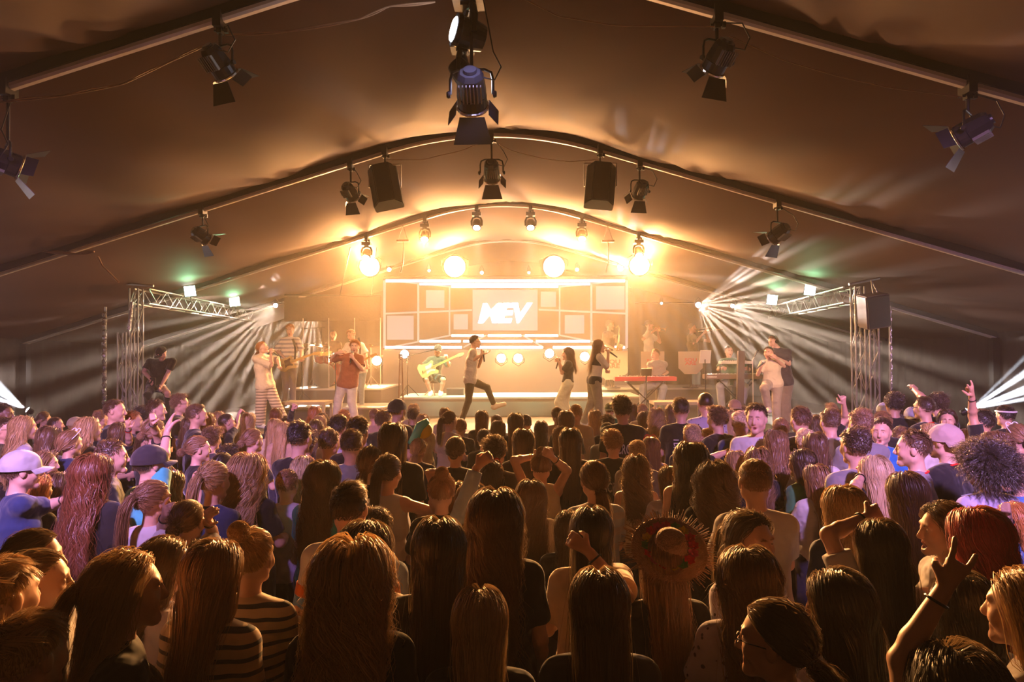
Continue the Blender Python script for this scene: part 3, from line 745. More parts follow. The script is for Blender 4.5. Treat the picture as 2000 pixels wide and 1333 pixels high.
FING = {'open': (8, 10, 8, 30), 'relax': (32, 38, 22, 32), 'fist': (85, 95, 60, 80), 'grip': (62, 75, 45, 60), 'cup': (40, 30, 20, 10)}
def hand(bd, w, d, n, side, pose='relax', s=1.0):
    """w wrist, d finger direction, n palm normal, side +1 when the thumb is on cross(d,n)"""
    d = nv(d); n = nv(np.asarray(n, float) - d * (np.asarray(n, float) @ d)); t = np.cross(d, n) * side
    w = np.array(w, float)
    pk = [w + d * .085 * s + t * x * s for x in (.029, .010, -.010, -.028)]
    for q in pk: bd.cone(w + (q - w) * .12, q, .017 * s, .0125 * s, .012)
    for i, (q, L) in enumerate(zip(pk, (.074, .082, .076, .058))):
        c = FING.get(pose, FING['relax'])
        if pose == 'point': c = FING['open'] if i == 0 else FING['fist']
        if pose == 'horns': c = FING['open'] if i in (0, 3) else FING['fist']
        if pose == 'peace': c = FING['open'] if i in (0, 1) else FING['fist']
        sp = ((1.5 - i) * (.13 if c == FING['open'] else .04)); a = 0; p = q; dd0 = nv(d + t * sp)
        for j, (fr, rr) in enumerate(((.45, .0095), (.32, .0085), (.23, .0078))):
            a += math.radians(c[j] + (i * 4 if c != FING['open'] else 0)); v = dd0 * math.cos(a) + n * math.sin(a); e = p + v * L * fr * s
            bd.cone(p, e, rr * s * 1.08, rr * s, .0035); p = e
    c4 = FING.get(pose, FING['fist'])[3]; b = w + d * .022 * s + t * .022 * s
    a = math.radians(25 + c4 * .3); v1 = nv(d * .62 + t * .75 + n * .25 * (1 if c4 > 20 else .4)); m1 = b + v1 * .045 * s
    v2 = nv(d * (.75 - c4 * .004) + t * (.45 - c4 * .012) + n * (.15 + c4 * .012)); m2 = m1 + v2 * .034 * s; v3 = nv(v2 * .8 + n * .3 + t * -.2 * (c4 / 60)); m3 = m2 + v3 * .025 * s
    bd.cone(b, m1, .016 * s, .0125 * s, .012); bd.cone(m1, m2, .0118 * s, .0105 * s, .006); bd.cone(m2, m3, .0105 * s, .0085 * s, .004)

def head_prims(bd, c, F, U, fem=False, mouth=0.0, s=1.0, face=True):
    F = nv(F); U = nv(np.asarray(U, float) - F * (np.asarray(U, float) @ F)); R = np.cross(F, U); M_ = np.stack([R, F, U], 1)
    def L(x, y, z): return np.array(c) + (M_ @ np.array([x, y, z])) * s
    j = .93 if fem else 1.0
    bd.ell(L(0, -.012, .025), np.array((.077, .098, .092)) * s, M_, .03)
    bd.ell(L(0, .03, -.02), np.array((.062 * j, .062, .085)) * s, M_, .03)
    bd.cone(L(.038 * j, .0, -.06), L(0, .07, -.098), .034 * s, .02 * s * j, .02); bd.cone(L(-.038 * j, .0, -.06), L(0, .07, -.098), .034 * s, .02 * s * j, .02)
    bd.cone(L(-.01, .072, -.098), L(.01, .072, -.098), .019 * s, .019 * s, .012)
    for sg in (-1, 1):
        bd.ell(L(sg * .04, .058, -.03), np.array((.024, .026, .028)) * s, M_, .02)
        bd.ell(L(sg * .079, -.008, -.008), np.array((.009, .019, .031)) * s, M_, .006)
    if face:
        bd.cone(L(-.038, .078, .026), L(.038, .078, .026), .012 * s, .012 * s, .012)
        for sg in (-1, 1):
            bd.ell(L(sg * .031, .096, .004), np.array((.019, .016, .013)) * s, M_, .012, op=-1)
            bd.ell(L(sg * .031, .077, .003), np.array((.0125, .0125, .0105)) * s, M_, .003)
        bd.cone(L(0, .086, .014), L(0, .108, -.03), .0085 * s, .0115 * s, .01)
        bd.ell(L(0, .098, -.036), np.array((.017, .012, .0095)) * s, M_, .006)
        bd.cone(L(-.018, .082, -.062), L(.018, .082, -.062), .0085 * s, .0085 * s, .006)
        bd.cone(L(-.015, .08, -.074 - mouth * .6), L(.015, .08, -.074 - mouth * .6), .009 * s, .009 * s, .006)
        if mouth > 0: bd.ell(L(0, .092, -.069 - mouth * .3), np.array((.02, .02, .005 + mouth * .5)) * s, M_, .004, op=-1)
    blobs = [(L(sg * .031, .086, .003), .0105 * s, (1.1, 1.3, 1.45)) for sg in (-1, 1)] + [(L(sg * .031, .0915, .003), .0075 * s, (.07, .07, .07)) for sg in (-1, 1)]
    for sg in (-1, 1):
        for q in (.018, .026, .034, .042): blobs.append((L(sg * q, .092, .024 + (.002 if 0.02 < q < .04 else 0)), .0075 * s, (.28, .22, .2)))
    for q in (-.014, -.005, .005, .014): blobs += [(L(q, .091, -.063), .0085 * s, (1.0, .55, .6)), (L(q, .09, -.073 - mouth * .6), .0085 * s, (1.0, .55, .6))]
    if mouth > .006: blobs.append((L(0, .078, -.07 - mouth * .3), .016 * s, (.25, .08, .08)))
    return M_, blobs

def paint(V, blobs, base=(1, 1, 1)):
    c = np.tile(np.array(base, float), (len(V), 1))
    for p, r, q in blobs:
        d = np.linalg.norm(V - p, axis=1); t = np.clip((r - d) / (r * .35), 0, 1)[:, None]; c = c * (1 - t) + np.array(q) * t
    return c

def torso(bd, J, g=0.0, fem=False, k=.035):
    P, C_, Nk = J['pelvis'], J['chest'], J['neck']; hs = nv(J['hipR'] - J['hipL']); ss = nv(J['shR'] - J['shL']); w = P + (C_ - P) * .45; ms = nv(hs + ss)
    m = 0 if fem else .008
    bd.cone(P - hs * .075, P + hs * .075, .096 + g, .096 + g, k)
    bd.cone(w - ms * (.045 + m), w + ms * (.045 + m), .086 + m + g, .086 + m + g, k)
    bd.cone(C_ - ss * (.055 + m), C_ + ss * (.055 + m), .094 + m + g, .094 + m + g, k)
    u = C_ + (Nk - C_) * .6
    bd.cone(u - ss * (.07 + m), u + ss * (.07 + m), .068 + m + g, .068 + m + g, k)
    for s_ in ('L', 'R'): bd.cone(Nk - nv(Nk - C_) * .02, J['sh' + s_], .046 + g, .047 + g, .035)
    if fem:
        f = nv(np.cross(Nk - C_, ss))
        f = f if f @ J['face'] > 0 else -f
        for sg in (-1, 1): bd.ell(C_ + ss * sg * .062 + f * .068 + nv(Nk - C_) * .01, np.array((.052, .05, .052)) + g, None, .03)

def limbs(bd, J, fem=False, arms=True, legs=True):
    a = .94 if fem else 1.0
    for s_ in ('L', 'R'):
        if arms:
            sh, el, wr = J['sh' + s_], J['el' + s_], J['wr' + s_]
            bd.cone(sh, el, .046 * a, .036 * a, .03); m = el + (wr - el) * .3
            bd.cone(el, m, .036 * a, .037 * a, .015); bd.cone(m, wr, .037 * a, .0255 * a, .015)
        if legs:
            h, kn, an = J['hip' + s_], J['kn' + s_], J['an' + s_]
            bd.cone(h, kn, .08, .052, .04); m = kn + (an - kn) * .3; bd.cone(kn, m, .051, .052, .02); bd.cone(m, an, .052, .034, .02)
            bd.cone(an + np.array((0, 0, -.02)), J['toe' + s_], .04, .028, .02)

def base_pose():
    A = lambda *v: np.array(v, float)
    return dict(pelvis=A(0, 0, .95), chest=A(0, -.01, 1.24), neck=A(0, -.015, 1.42), head=A(0, .015, 1.595), face=A(0, 1, 0), headF=A(0, 1, 0), headU=A(0, 0, 1),
                shL=A(-.155, -.01, 1.365), shR=A(.155, -.01, 1.365), elL=A(-.2, -.02, 1.10), elR=A(.2, -.02, 1.10), wrL=A(-.19, .12, .9), wrR=A(.19, .12, .9),
                hipL=A(-.09, 0, .92), hipR=A(.09, 0, .92), knL=A(-.1, .02, .5), knR=A(.1, .02, .5), anL=A(-.11, -.01, .09), anR=A(.11, -.01, .09),
                toeL=A(-.125, .13, .03), toeR=A(.125, .13, .03))

def body_mesh(name, J, hands, fem=False, mouth=0.0, h=.007, blobs=None, face=True, legs=True, paint_extra=()):
    bd = Body(); torso(bd, J, 0, fem); limbs(bd, J, fem, legs=legs)
    hd = J['head'] - J['headU'] * .055 - J['headF'] * .012
    bd.cone(J['neck'] - nv(hd - J['neck']) * .02, hd, .053 if not fem else .047, .050 if not fem else .044, .03)
    _, bl = head_prims(bd, J['head'], J['headF'], J['headU'], fem, mouth, face=face)
    for s_ in ('L', 'R'):
        hp = hands.get(s_) or {}
        w = J['wr' + s_]; d = hp.get('d'); d = nv(w - J['el' + s_]) if d is None else nv(d)
        n = hp.get('n'); n = np.array((1.0 if s_ == 'L' else -1.0, .2, 0)) if n is None else n
        hand(bd, w + d * .012, d, n, hp.get('side', 1 if s_ == 'L' else -1), hp.get('pose', 'relax'), .92 if fem else 1.0)
    V, F = bd.mesh(h)
    return to_mesh(name, V, F, paint(V, list(bl) + list(paint_extra)))

def top_mesh(J, sleeve='short', fem=False, g=.013, hem=None, h=.008, loose=0.0, crop=0):
    bd = Body(); Jt = dict(J)
    if sleeve == 'none':
        Jt = dict(J); c = (J['shL'] + J['shR']) / 2; Jt['shL'] = c + (J['shL'] - c) * .62; Jt['shR'] = c + (J['shR'] - c) * .62
    torso(bd, Jt, g + loose * .5, fem, .04)
    ax = nv(J['neck'] - J['pelvis'])
    P = J['pelvis']
    if sleeve != 'none' and crop < .05:
        ss_ = nv(J['shR'] - J['shL']); hs_ = nv(J['hipR'] - J['hipL'])
        for q in (-1, 1): bd.cone(J['chest'] + ss_ * q * .055, P + hs_ * q * (.062 if fem else .068), (.084 if fem else .092) + g + loose * .5, (.088 if fem else .092) + g + loose * .6, .04)
    if crop < .2: bd.cone(P - nv(J['hipR'] - J['hipL']) * .07 - ax * .05, P + nv(J['hipR'] - J['hipL']) * .07 - ax * .05, .092 + g + loose * .7, .092 + g + loose * .7, .05)
    for s_ in ('L', 'R'):
        sh, el, wr = J['sh' + s_], J['el' + s_], J['wr' + s_]
        if sleeve == 'short': e = sh + (el - sh) * .72; bd.cone(sh, e, .048 + g, .048 + g + loose * .6, .03, True)
        elif sleeve == 'half': e = sh + (el - sh) * 1.0; bd.cone(sh, e, .05 + g, .052 + g + loose * .6, .03, True)
        elif sleeve == 'long': bd.cone(sh, el, .048 + g, .042 + g, .03); bd.cone(el, el + (wr - el) * .93, .041 + g, .032 + g, .02, True)
    bd.plane(P + ax * (-.10 + crop), -ax)
    return to_mesh('top', *bd.mesh(h))

def legs_mesh(J, style='slim', h=.009, g=.009):
    bd = Body(); P = J['pelvis']; hs = nv(J['hipR'] - J['hipL']); ax = nv(J['chest'] - P)
    bd.cone(P - hs * .075 + ax * .02, P + hs * .075 + ax * .02, .092 + g, .092 + g, .04)
    bd.cone(P - hs * .065 - ax * .05, P + hs * .065 - ax * .05, .094 + g, .094 + g, .04)
    w = {'slim': (.0, .0, .002), 'straight': (.008, .016, .022), 'wide': (.012, .035, .055), 'shorts': (.015, .02, .02)}[style]
    for s_ in ('L', 'R'):
        h_, kn, an = J['hip' + s_], J['kn' + s_], J['an' + s_]
        if style == 'shorts': bd.cone(h_, h_ + (kn - h_) * .85, .09 + g + w[0], .075 + g + w[1], .04, True)
        else:
            bd.cone(h_, kn, .09 + g + w[0], .057 + g + w[1], .04); bd.cone(kn, an, .057 + g + w[1], .04 + g + w[2], .02, True)
    bd.plane(P + ax * .085, ax)
    return to_mesh('legs', *bd.mesh(h))

def shoe_mesh(J, s_, g=.012):
    bd = Body(); an, toe = J['an' + s_], J['toe' + s_]; d = nv(toe - an - np.array((0, 0, (toe - an)[2])) * .0); 
    bd.cone(an + np.array((0, 0, -.02)) - d * .02, toe + d * .02, .043 + g, .03 + g, .02); bd.cone(an + np.array((0, 0, .02)), an + np.array((0, 0, -.02)), .042 + g, .045 + g, .02)
    return to_mesh('shoe', *bd.mesh(.007))

# ------------------------------------------------------------------ hair
HC, HR = np.array((0, -.012, .022)), np.array((.080, .101, .096))
def scalp_ok(u, lo=-.55, front=.92):
    return u[:, 2] > lo + front * np.clip(u[:, 1] + .5, 0, 1.5)
def push_out(p, off, torso_on=True, fwd=.035):
    q = (p - HC) / HR; l = np.linalg.norm(q, axis=1); k = 1 + off / .09; m = l < k
    p[m] = HC + (p[m] - HC) * (k[m] / np.maximum(l[m], 1e-6))[:, None]
    if torso_on:
        for a, b, r in (((-.155, fwd - .03, -.225), (.155, fwd - .03, -.225), .060), ((0, fwd - .03, -.10), (0, fwd - .03, -.2), .062), ((-.08, -.025, -.3), (.08, -.025, -.3), .105), ((-.06, -.02, -.5), (.06, -.02, -.5), .105), ((-.07, -.005, -.66), (.07, -.005, -.66), .115)):
            a = np.array(a); b = np.array(b); ba = b - a; h = np.clip(((p - a) @ ba) / (ba @ ba), 0, 1); c = a + h[:, None] * ba; v = p - c; l = np.linalg.norm(v, axis=1); rr = r + off * .7 + .006; m = l < rr
            vv = v.copy(); vv[:, 2] *= .4; vv[:, 1] -= .012; vv[:, 0] *= .35; vv += v * .15
            vv /= np.maximum(np.linalg.norm(vv, axis=1), 1e-6)[:, None]
            p[m] = c[m] + vv[m] * rr[m][:, None]
    return p

def ribbons(paths, w, rnd, twist=.5, tip=.25, axis_c=(0, -.01, 0)):
    """paths N x T x 3 -> flat locks with their own thickness given by many layers"""
    N, T, _ = paths.shape; tan = np.gradient(paths, axis=1); tan /= np.maximum(np.linalg.norm(tan, axis=2, keepdims=True), 1e-9)
    out = paths - np.array(axis_c); out[..., 2] *= .15 if T > 10 else 1
    side = np.cross(tan, out); side /= np.maximum(np.linalg.norm(side, axis=2, keepdims=True), 1e-9)
    n2 = np.cross(side, tan); th = (rnd.random((N, 1, 1)) - .5) * 2 * twist; side = side * np.cos(th) + n2 * np.sin(th)
    t = np.linspace(0, 1, T)[None, :, None]; ww = w * (1 - (1 - tip) * t ** 2) * (.7 + .6 * rnd.random((N, 1, 1)))
    V = np.stack([paths - side * ww / 2, paths + side * ww / 2], 2).reshape(-1, 3)
    b = (np.arange(N) * T * 2)[:, None] + (np.arange(T - 1) * 2)[None]
    F = np.stack([b, b + 1, b + 3, b + 2], -1).reshape(-1, 4)
    return V, F

def scalp_cap(off=.004, lo=-.55, front=.92, n=22):
    u = np.linspace(0, PI, n); v = np.linspace(0, 2 * PI, n * 2, endpoint=False)
    D = np.stack([np.sin(u)[:, None] * np.cos(v)[None], np.sin(u)[:, None] * np.sin(v)[None], np.cos(u)[:, None] * np.ones_like(v)[None]], -1)
    ok = scalp_ok(D.reshape(-1, 3), lo, front).reshape(D.shape[:2]); V = HC + D.reshape(-1, 3) * (HR + off); F = []
    m = len(v)
    for i in range(n - 1):
        for j in range(m):
            k = (j + 1) % m
            if ok[i, j] and ok[i + 1, j] and ok[i, k] and ok[i + 1, k]: F.append((i * m + j, (i + 1) * m + j, (i + 1) * m + k, i * m + k))
    return V, np.array(F)

def hair(kind, seed=1, N=4200, length=.55, wave=0.0, w=.0026, part=0.0, lod=False):
    if lod: N = int(N * .36); w = w * 1.9
    r = np.random.default_rng(seed)
    u = r.normal(size=(N * 6, 3)); u /= np.linalg.norm(u, axis=1)[:, None]
    lo, fr = (-.55, .92)
    if kind in ('short', 'buzz', 'curlyshort'): lo, fr = -.5, .95
    u = u[scalp_ok(u, lo, fr)][:N]; N = len(u)
    root = HC + u * HR
    if kind in ('long', 'bob'):
        T = 24; step = length / (T - 1); G = 150
        def sim(u, root, off, rr):
            n = len(u); p = root.copy(); sx = np.sign(u[:, 0] - part + rr.normal(size=n) * .03)
            fr_ = np.clip(u[:, 1] * .8 + .45, .05, 1); v = np.stack([sx * .8 * fr_, -.55 - .2 * (u[:, 1] > .3), np.full(n, .04)], -1); out = [p.copy()]
            L = (.85 + .3 * rr.random(n)); hold = -.12
            for i in range(T - 1):
                v = v / np.linalg.norm(v, axis=1)[:, None]
                v = .80 * v + np.array((0, 0, -.32)) + rr.normal(size=(n, 3)) * .02
                bh = p[:, 1] < -.02; v[bh, 0] -= p[bh, 0] * .35; lowz = p[:, 2] < -.1; v[lowz, 0] = v[lowz, 0] * .6 - np.sign(p[lowz, 0]) * .5 * np.clip(np.abs(p[lowz, 0]) - .13, 0, 1)
                back = (p[:, 2] < .02) & (p[:, 2] > -.26); v[back, 1] -= .03
                front = (p[:, 1] > .02) & (p[:, 2] < .07) & (np.abs(p[:, 0]) < .086); v[front, 0] += np.sign(p[front, 0] + 1e-6) * .35; v[front, 1] -= .3
                v = v / np.linalg.norm(v, axis=1)[:, None]
                q = p + v * step * L[:, None]; q = push_out(q, off)
                e = (q - HC) / HR; l = np.linalg.norm(e, axis=1); kk = 1.05 + off / .09; mm = (l > kk) & (q[:, 2] > -.03); q[mm] = HC + (q[mm] - HC) * (kk[mm] / l[mm])[:, None]
                ym = np.interp(-q[:, 2], [.03, .2, .35, .7], [-.108, -.12, -.15, -.165]) - off; q[:, 1] = np.where(q[:, 2] <= -.03, np.maximum(q[:, 1], ym), q[:, 1])
                m = (q[:, 1] > .03) & (q[:, 2] < .06) & (q[:, 2] > -.2) & (np.abs(q[:, 0]) < .078); q[m, 0] = np.sign(q[m, 0] + 1e-6) * .080
                v = .5 * v + .5 * (q - p) / np.maximum(np.linalg.norm(q - p, axis=1), 1e-6)[:, None]; p = q; out.append(p.copy())
            return np.stack(out, 1)
        off = .004 + .022 * r.random(N) ** 1.2 * (1 if wave < .02 else 1.5)
        P = sim(u, root, off, r)
        gi = r.choice(N, G, replace=False); d = ((root[:, None] - root[gi][None]) ** 2).sum(-1); g = d.argmin(1); gp = P[gi]
        t = np.linspace(0, 1, T)[None, :, None]; c = (.22 + .36 * r.random((N, 1, 1))) * t ** 1.3 * (.8 if wave < .02 else 1.1)
        P = P + (gp[g] - P) * np.clip(c, 0, .85)
        if wave:
            ph = r.random(G) * 6.28; fq = 2.2 + r.random(G) * 1.2; am = wave * (.5 + r.random(G))
            ss = t[..., 0] * length * 2 * PI / .17
            a = (am[g][:, None]) * np.clip(t[..., 0] * 3 - .4, 0, 1)
            P[..., 0] += a * np.sin(ss * fq[g][:, None] / 2.7 + ph[g][:, None]); P[..., 1] -= np.abs(a) * .7 * (1 + np.cos(ss * fq[g][:, None] / 2.7 + ph[g][:, None]))
        fly = r.random(N) < (.07 if wave < .01 else .13); ft = np.linspace(0, 1, T)[None, :, None] ** 1.5
        dirn = r.normal(size=(N, 1, 3)) * .03; dirn[..., 1] -= .01; P[fly] += (ft * dirn)[fly]
    elif kind in ('pony', 'bun', 'topbun', 'half', 'pigtail'):
        tie = {'pony': (0, -.118, .045), 'bun': (0, -.125, -.01), 'topbun': (0, -.085, .115), 'half': (0, -.117, .03), 'pigtail': (0, -.118, -.06)}[kind]; tie = np.array(tie); T = 24; tl = .34
        tu = nv((tie - HC) / HR); P = np.zeros((N, T, 3)); off = .003 + .010 * r.random(N)
        dot = np.clip(u @ tu, -1, 1); om = np.arccos(dot); ns = 9
        for i in range(ns):
            t = i / (ns - 1); so = np.sin(om) + 1e-6
            d = (np.sin((1 - t) * om) / so)[:, None] * u + (np.sin(t * om) / so)[:, None] * tu
            P[:, i] = HC + d * (HR + off[:, None] * (1 - .3 * t) + .002)
        # tail or knot
        end = tie + r.normal(size=(N, 3)) * .009
        if kind in ('pony', 'pigtail', 'half'):
            L = length * (.75 + .4 * r.random(N)); v = np.tile(np.array((0, -.8, .1)), (N, 1)) + r.normal(size=(N, 3)) * .16; p = end.copy(); P[:, ns - 1] = end
            for i in range(ns, T):
                v = v / np.linalg.norm(v, axis=1)[:, None]; v = .8 * v + np.array((0, 0, -.38)); v += r.normal(size=(N, 3)) * .03
                v = v / np.linalg.norm(v, axis=1)[:, None]; p = p + v * (L / (T - ns))[:, None]; p = push_out(p, .01 + .03 * r.random(N)); 
                cen = np.array((0.0, 0, 0)); f = (i - ns) / (T - ns); p[:, 0] += -p[:, 0] * (.10 if wave < .01 else .02)
                P[:, i] = p
            if wave:
                ph = np.repeat(r.random(40) * 6.28, N // 40 + 1)[:N]; tt = np.clip((np.arange(T) - ns) / (T - ns), 0, 1)[None]
                P[..., 0] += wave * tt * np.sin(tt * 14 + ph[:, None]); P[..., 1] += wave * tt * np.cos(tt * 12 + ph[:, None]) - wave * tt
        else:
            R_ = .036 if kind == 'bun' else .042; cb = tie + nv(tie - HC) * R_ * .7; ax = r.normal(size=(N, 3)); ax /= np.linalg.norm(ax, axis=1)[:, None]; b0 = np.cross(ax, r.normal(size=(N, 3))); b0 /= np.linalg.norm(b0, axis=1)[:, None]; b1 = np.cross(ax, b0); rr = R_ * (.75 + .35 * r.random(N))
            P[:, ns - 1] = end
            for i in range(ns, T):
                a = (i - ns) / (T - ns) * 4.5; P[:, i] = cb + (b0 * math.cos(a) + b1 * math.sin(a)) * rr[:, None]
        fly = r.random(N) < .05; P[fly, 2:8] += (r.normal(size=(N, 6, 3)) * .006 + (P[:, 2:8] - HC) * .06)[fly]
        if kind == 'half':
            P2 = None
    elif kind in ('short', 'buzz', 'curlyshort'):
        T = 6; top = np.clip((u[:, 2] - .1) / .5, 0, 1); L = (.012 + (length - .012) * top) * (.7 + .6 * r.random(N))
        if kind == 'buzz': L = np.full(N, .008)
        if kind == 'curlyshort': L = (.022 + (length - .022) * np.clip(top + .2, 0, 1)) * (.6 + .8 * r.random(N)); T = 9
        cl = r.choice(N, 90); d = ((u[:, None] - u[cl][None]) ** 2).sum(-1); g = d.argmin(1); cd = r.normal(size=(90, 3)) * .28
        tang = np.array((.5, .3, 0)) * top[:, None] + np.array((0, 0, -1.0)) * (1 - top[:, None]) + cd[g] * (.6 + top[:, None] * .6); tang -= u * (tang * u).sum(1)[:, None]
        P = np.zeros((N, T, 3)); 
        for i in range(T):
            t = i / (T - 1); P[:, i] = root + (u * (.45 if kind != 'buzz' else .5) * (1.1 - .6 * t) + tang * (.35 + .65 * t)) * (L * t)[:, None] + u * .002
            if kind == 'curlyshort':
                ph = g * 1.7 + r.random(N) * .5; e1 = np.cross(u, tang + .01); e1 /= np.linalg.norm(e1, axis=1)[:, None] + 1e-9
                P[:, i] += (e1 * np.sin(ph + t * 9)[:, None] + u * np.cos(ph + t * 9)[:, None]) * .010 * min(t * 3, 1)
    elif kind == 'afro':
        T = 12; L = length * (.7 + .5 * r.random(N)); cl = r.choice(N, 260); d = ((u[:, None] - u[cl][None]) ** 2).sum(-1); g = d.argmin(1); P = np.zeros((N, T, 3)); e1 = np.cross(u, r.normal(size=(N, 3))); e1 /= np.linalg.norm(e1, axis=1)[:, None]; e2 = np.cross(u, e1); ph = g * 2.1
        uu = u[cl][g] * .75 + u * .25; uu[:, 2] -= .12; 
        for i in range(T):
            t = i / (T - 1); P[:, i] = root + uu * (L * t)[:, None] + np.array((0, 0, -.25)) * (L * t * t)[:, None] + (e1 * np.sin(ph + t * 16)[:, None] + e2 * np.cos(ph + t * 16)[:, None]) * .009 * min(t * 3, 1)
    if P.shape[1] > 16: P = P[:, ::2] if lod else P[:, [0, 1, 2, 3, 4, 5, 6, 7, 8, 9, 10, 12, 14, 16, 18, 20, 22, 23]]
    V, F = ribbons(P, w, r, twist=.9 if kind in ('afro', 'curlyshort') else .45, axis_c=(0, -.01, .02))
    shade = np.repeat(.72 + .56 * r.random(N), P.shape[1] * 2)
    if kind in ('short', 'buzz', 'curlyshort'): cv, cf = scalp_cap(.002, lo + .04, fr)
    else: cv, cf = scalp_cap(.003, lo + .03, fr)
    if kind == 'buzz': cv, cf = scalp_cap(.004, lo, fr)
    VV = np.concatenate([V, cv]); FF = np.concatenate([F, cf + len(V)]); sh = np.concatenate([shade, np.full(len(cv), .6)])
    if kind == 'half':
        a = hair('long', seed + 5, int(N * .55), .5, .008, w); va = np.empty(len(a.vertices) * 3, np.float32); a.vertices.foreach_get('co', va); va = va.reshape(-1, 3)
        fa = np.empty(len(a.loops), np.int32); a.loops.foreach_get('vertex_index', fa); fa = fa.reshape(-1, 4)
        FF = np.concatenate([FF, fa + len(VV)]); VV = np.concatenate([VV, va]); sh = np.concatenate([sh, np.full(len(va), .95)]); bpy.data.meshes.remove(a)
    return to_mesh('hair', VV, FF, np.stack([sh] * 3, 1))

M['skin'] = mat('skin', obj=True, attr='Col', rough=.42, spec=.45, noise=.05, nscale=30)
M['cloth'] = mat('fabric', obj=True, rough=.85, noise=.08, nscale=6, bump=1.0, bscale=7, sheen=.3, spec=.2)
M['cloth'].node_tree.nodes['Bump'].inputs['Distance'].default_value = .045
M['shoe'] = mat('shoe_leather', obj=True, rough=.5)
def hair_mat():
    m = bpy.data.materials.new('hair'); m.use_nodes = True; nt = m.node_tree; N = nt.nodes; L = nt.links; b = N['Principled BSDF']
    oi = N.new('ShaderNodeObjectInfo'); vc = N.new('ShaderNodeVertexColor'); vc.layer_name = 'Col'
    mx = N.new('ShaderNodeMix'); mx.data_type = 'RGBA'; mx.blend_type = 'MULTIPLY'; mx.inputs[0].default_value = 1
    L.new(oi.outputs['Color'], mx.inputs[6]); L.new(vc.outputs[0], mx.inputs[7]); L.new(mx.outputs[2], b.inputs['Base Color'])
    b.inputs['Roughness'].default_value = .43; b.inputs['Specular IOR Level'].default_value = .6; b.inputs['Sheen Weight'].default_value = .7; b.inputs['Sheen Roughness'].default_value = .35; b.inputs['Sheen Tint'].default_value = (1, .8, .6, 1)
    tr = N.new('ShaderNodeBsdfTranslucent'); br = N.new('ShaderNodeMix'); br.data_type = 'RGBA'; br.blend_type = 'MIX'; br.inputs[0].default_value = .5; br.inputs[7].default_value = (.95, .6, .3, 1)
    L.new(mx.outputs[2], br.inputs[6]); L.new(br.outputs[2], tr.inputs[0])
    ms = N.new('ShaderNodeMixShader'); ms.inputs[0].default_value = .14; L.new(b.outputs[0], ms.inputs[1]); L.new(tr.outputs[0], ms.inputs[2]); L.new(ms.outputs[0], N['Material Output'].inputs[0])
    return m
M['hair'] = hair_mat()
def stripe_mat(name, freq, duty, dark, ang=0.0, spots=False):
    m = mat(name, obj=True, rough=.85, bump=.5, bscale=9, sheen=.3, spec=.2); nt = m.node_tree; N = nt.nodes; L = nt.links
    b = N['Principled BSDF']; src = b.inputs['Base Color'].links[0].from_socket
    tc = N.new('ShaderNodeTexCoord'); 
    if spots:
        vo = N.new('ShaderNodeTexVoronoi'); vo.inputs['Scale'].default_value = freq; L.new(tc.outputs['Object'], vo.inputs['Vector']); f = vo.outputs['Distance']
    else:
        nz = N.new('ShaderNodeTexNoise'); nz.inputs['Scale'].default_value = 5; L.new(tc.outputs['Object'], nz.inputs['Vector'])
        sp = N.new('ShaderNodeSeparateXYZ'); L.new(tc.outputs['Object'], sp.inputs[0]); ad = N.new('ShaderNodeMath'); ad.operation = 'MULTIPLY_ADD'; ad.inputs[1].default_value = .025; L.new(nz.outputs[0], ad.inputs[0]); L.new(sp.outputs[2], ad.inputs[2])
        mu = N.new('ShaderNodeMath'); mu.operation = 'MULTIPLY'; mu.inputs[1].default_value = freq; L.new(ad.outputs[0], mu.inputs[0]); fr = N.new('ShaderNodeMath'); fr.operation = 'FRACT'; L.new(mu.outputs[0], fr.inputs[0]); f = fr.outputs[0]
    lt = N.new('ShaderNodeMath'); lt.operation = 'LESS_THAN'; lt.inputs[1].default_value = duty; L.new(f, lt.inputs[0])
    mx = N.new('ShaderNodeMix'); mx.data_type = 'RGBA'; L.new(lt.outputs[0], mx.inputs[0]); L.new(src, mx.inputs[6]); mx.inputs[7].default_value = (*dark, 1)
    L.new(mx.outputs[2], b.inputs['Base Color']); return m
M['stripe'] = stripe_mat('striped_jersey', 21, .32, (.03, .03, .05))
M['stripe_wide'] = stripe_mat('wide_striped_jersey', 7, .4, (.03, .025, .03))
M['stripe_grey'] = stripe_mat('grey_striped_jersey', 11, .45, (.35, .33, .34))
M['spots'] = stripe_mat('spotted_fabric', 28, .24, (.06, .04, .06), spots=True)
M['pattern'] = stripe_mat('patterned_trouser_fabric', 17, .36, (.20, .14, .11))
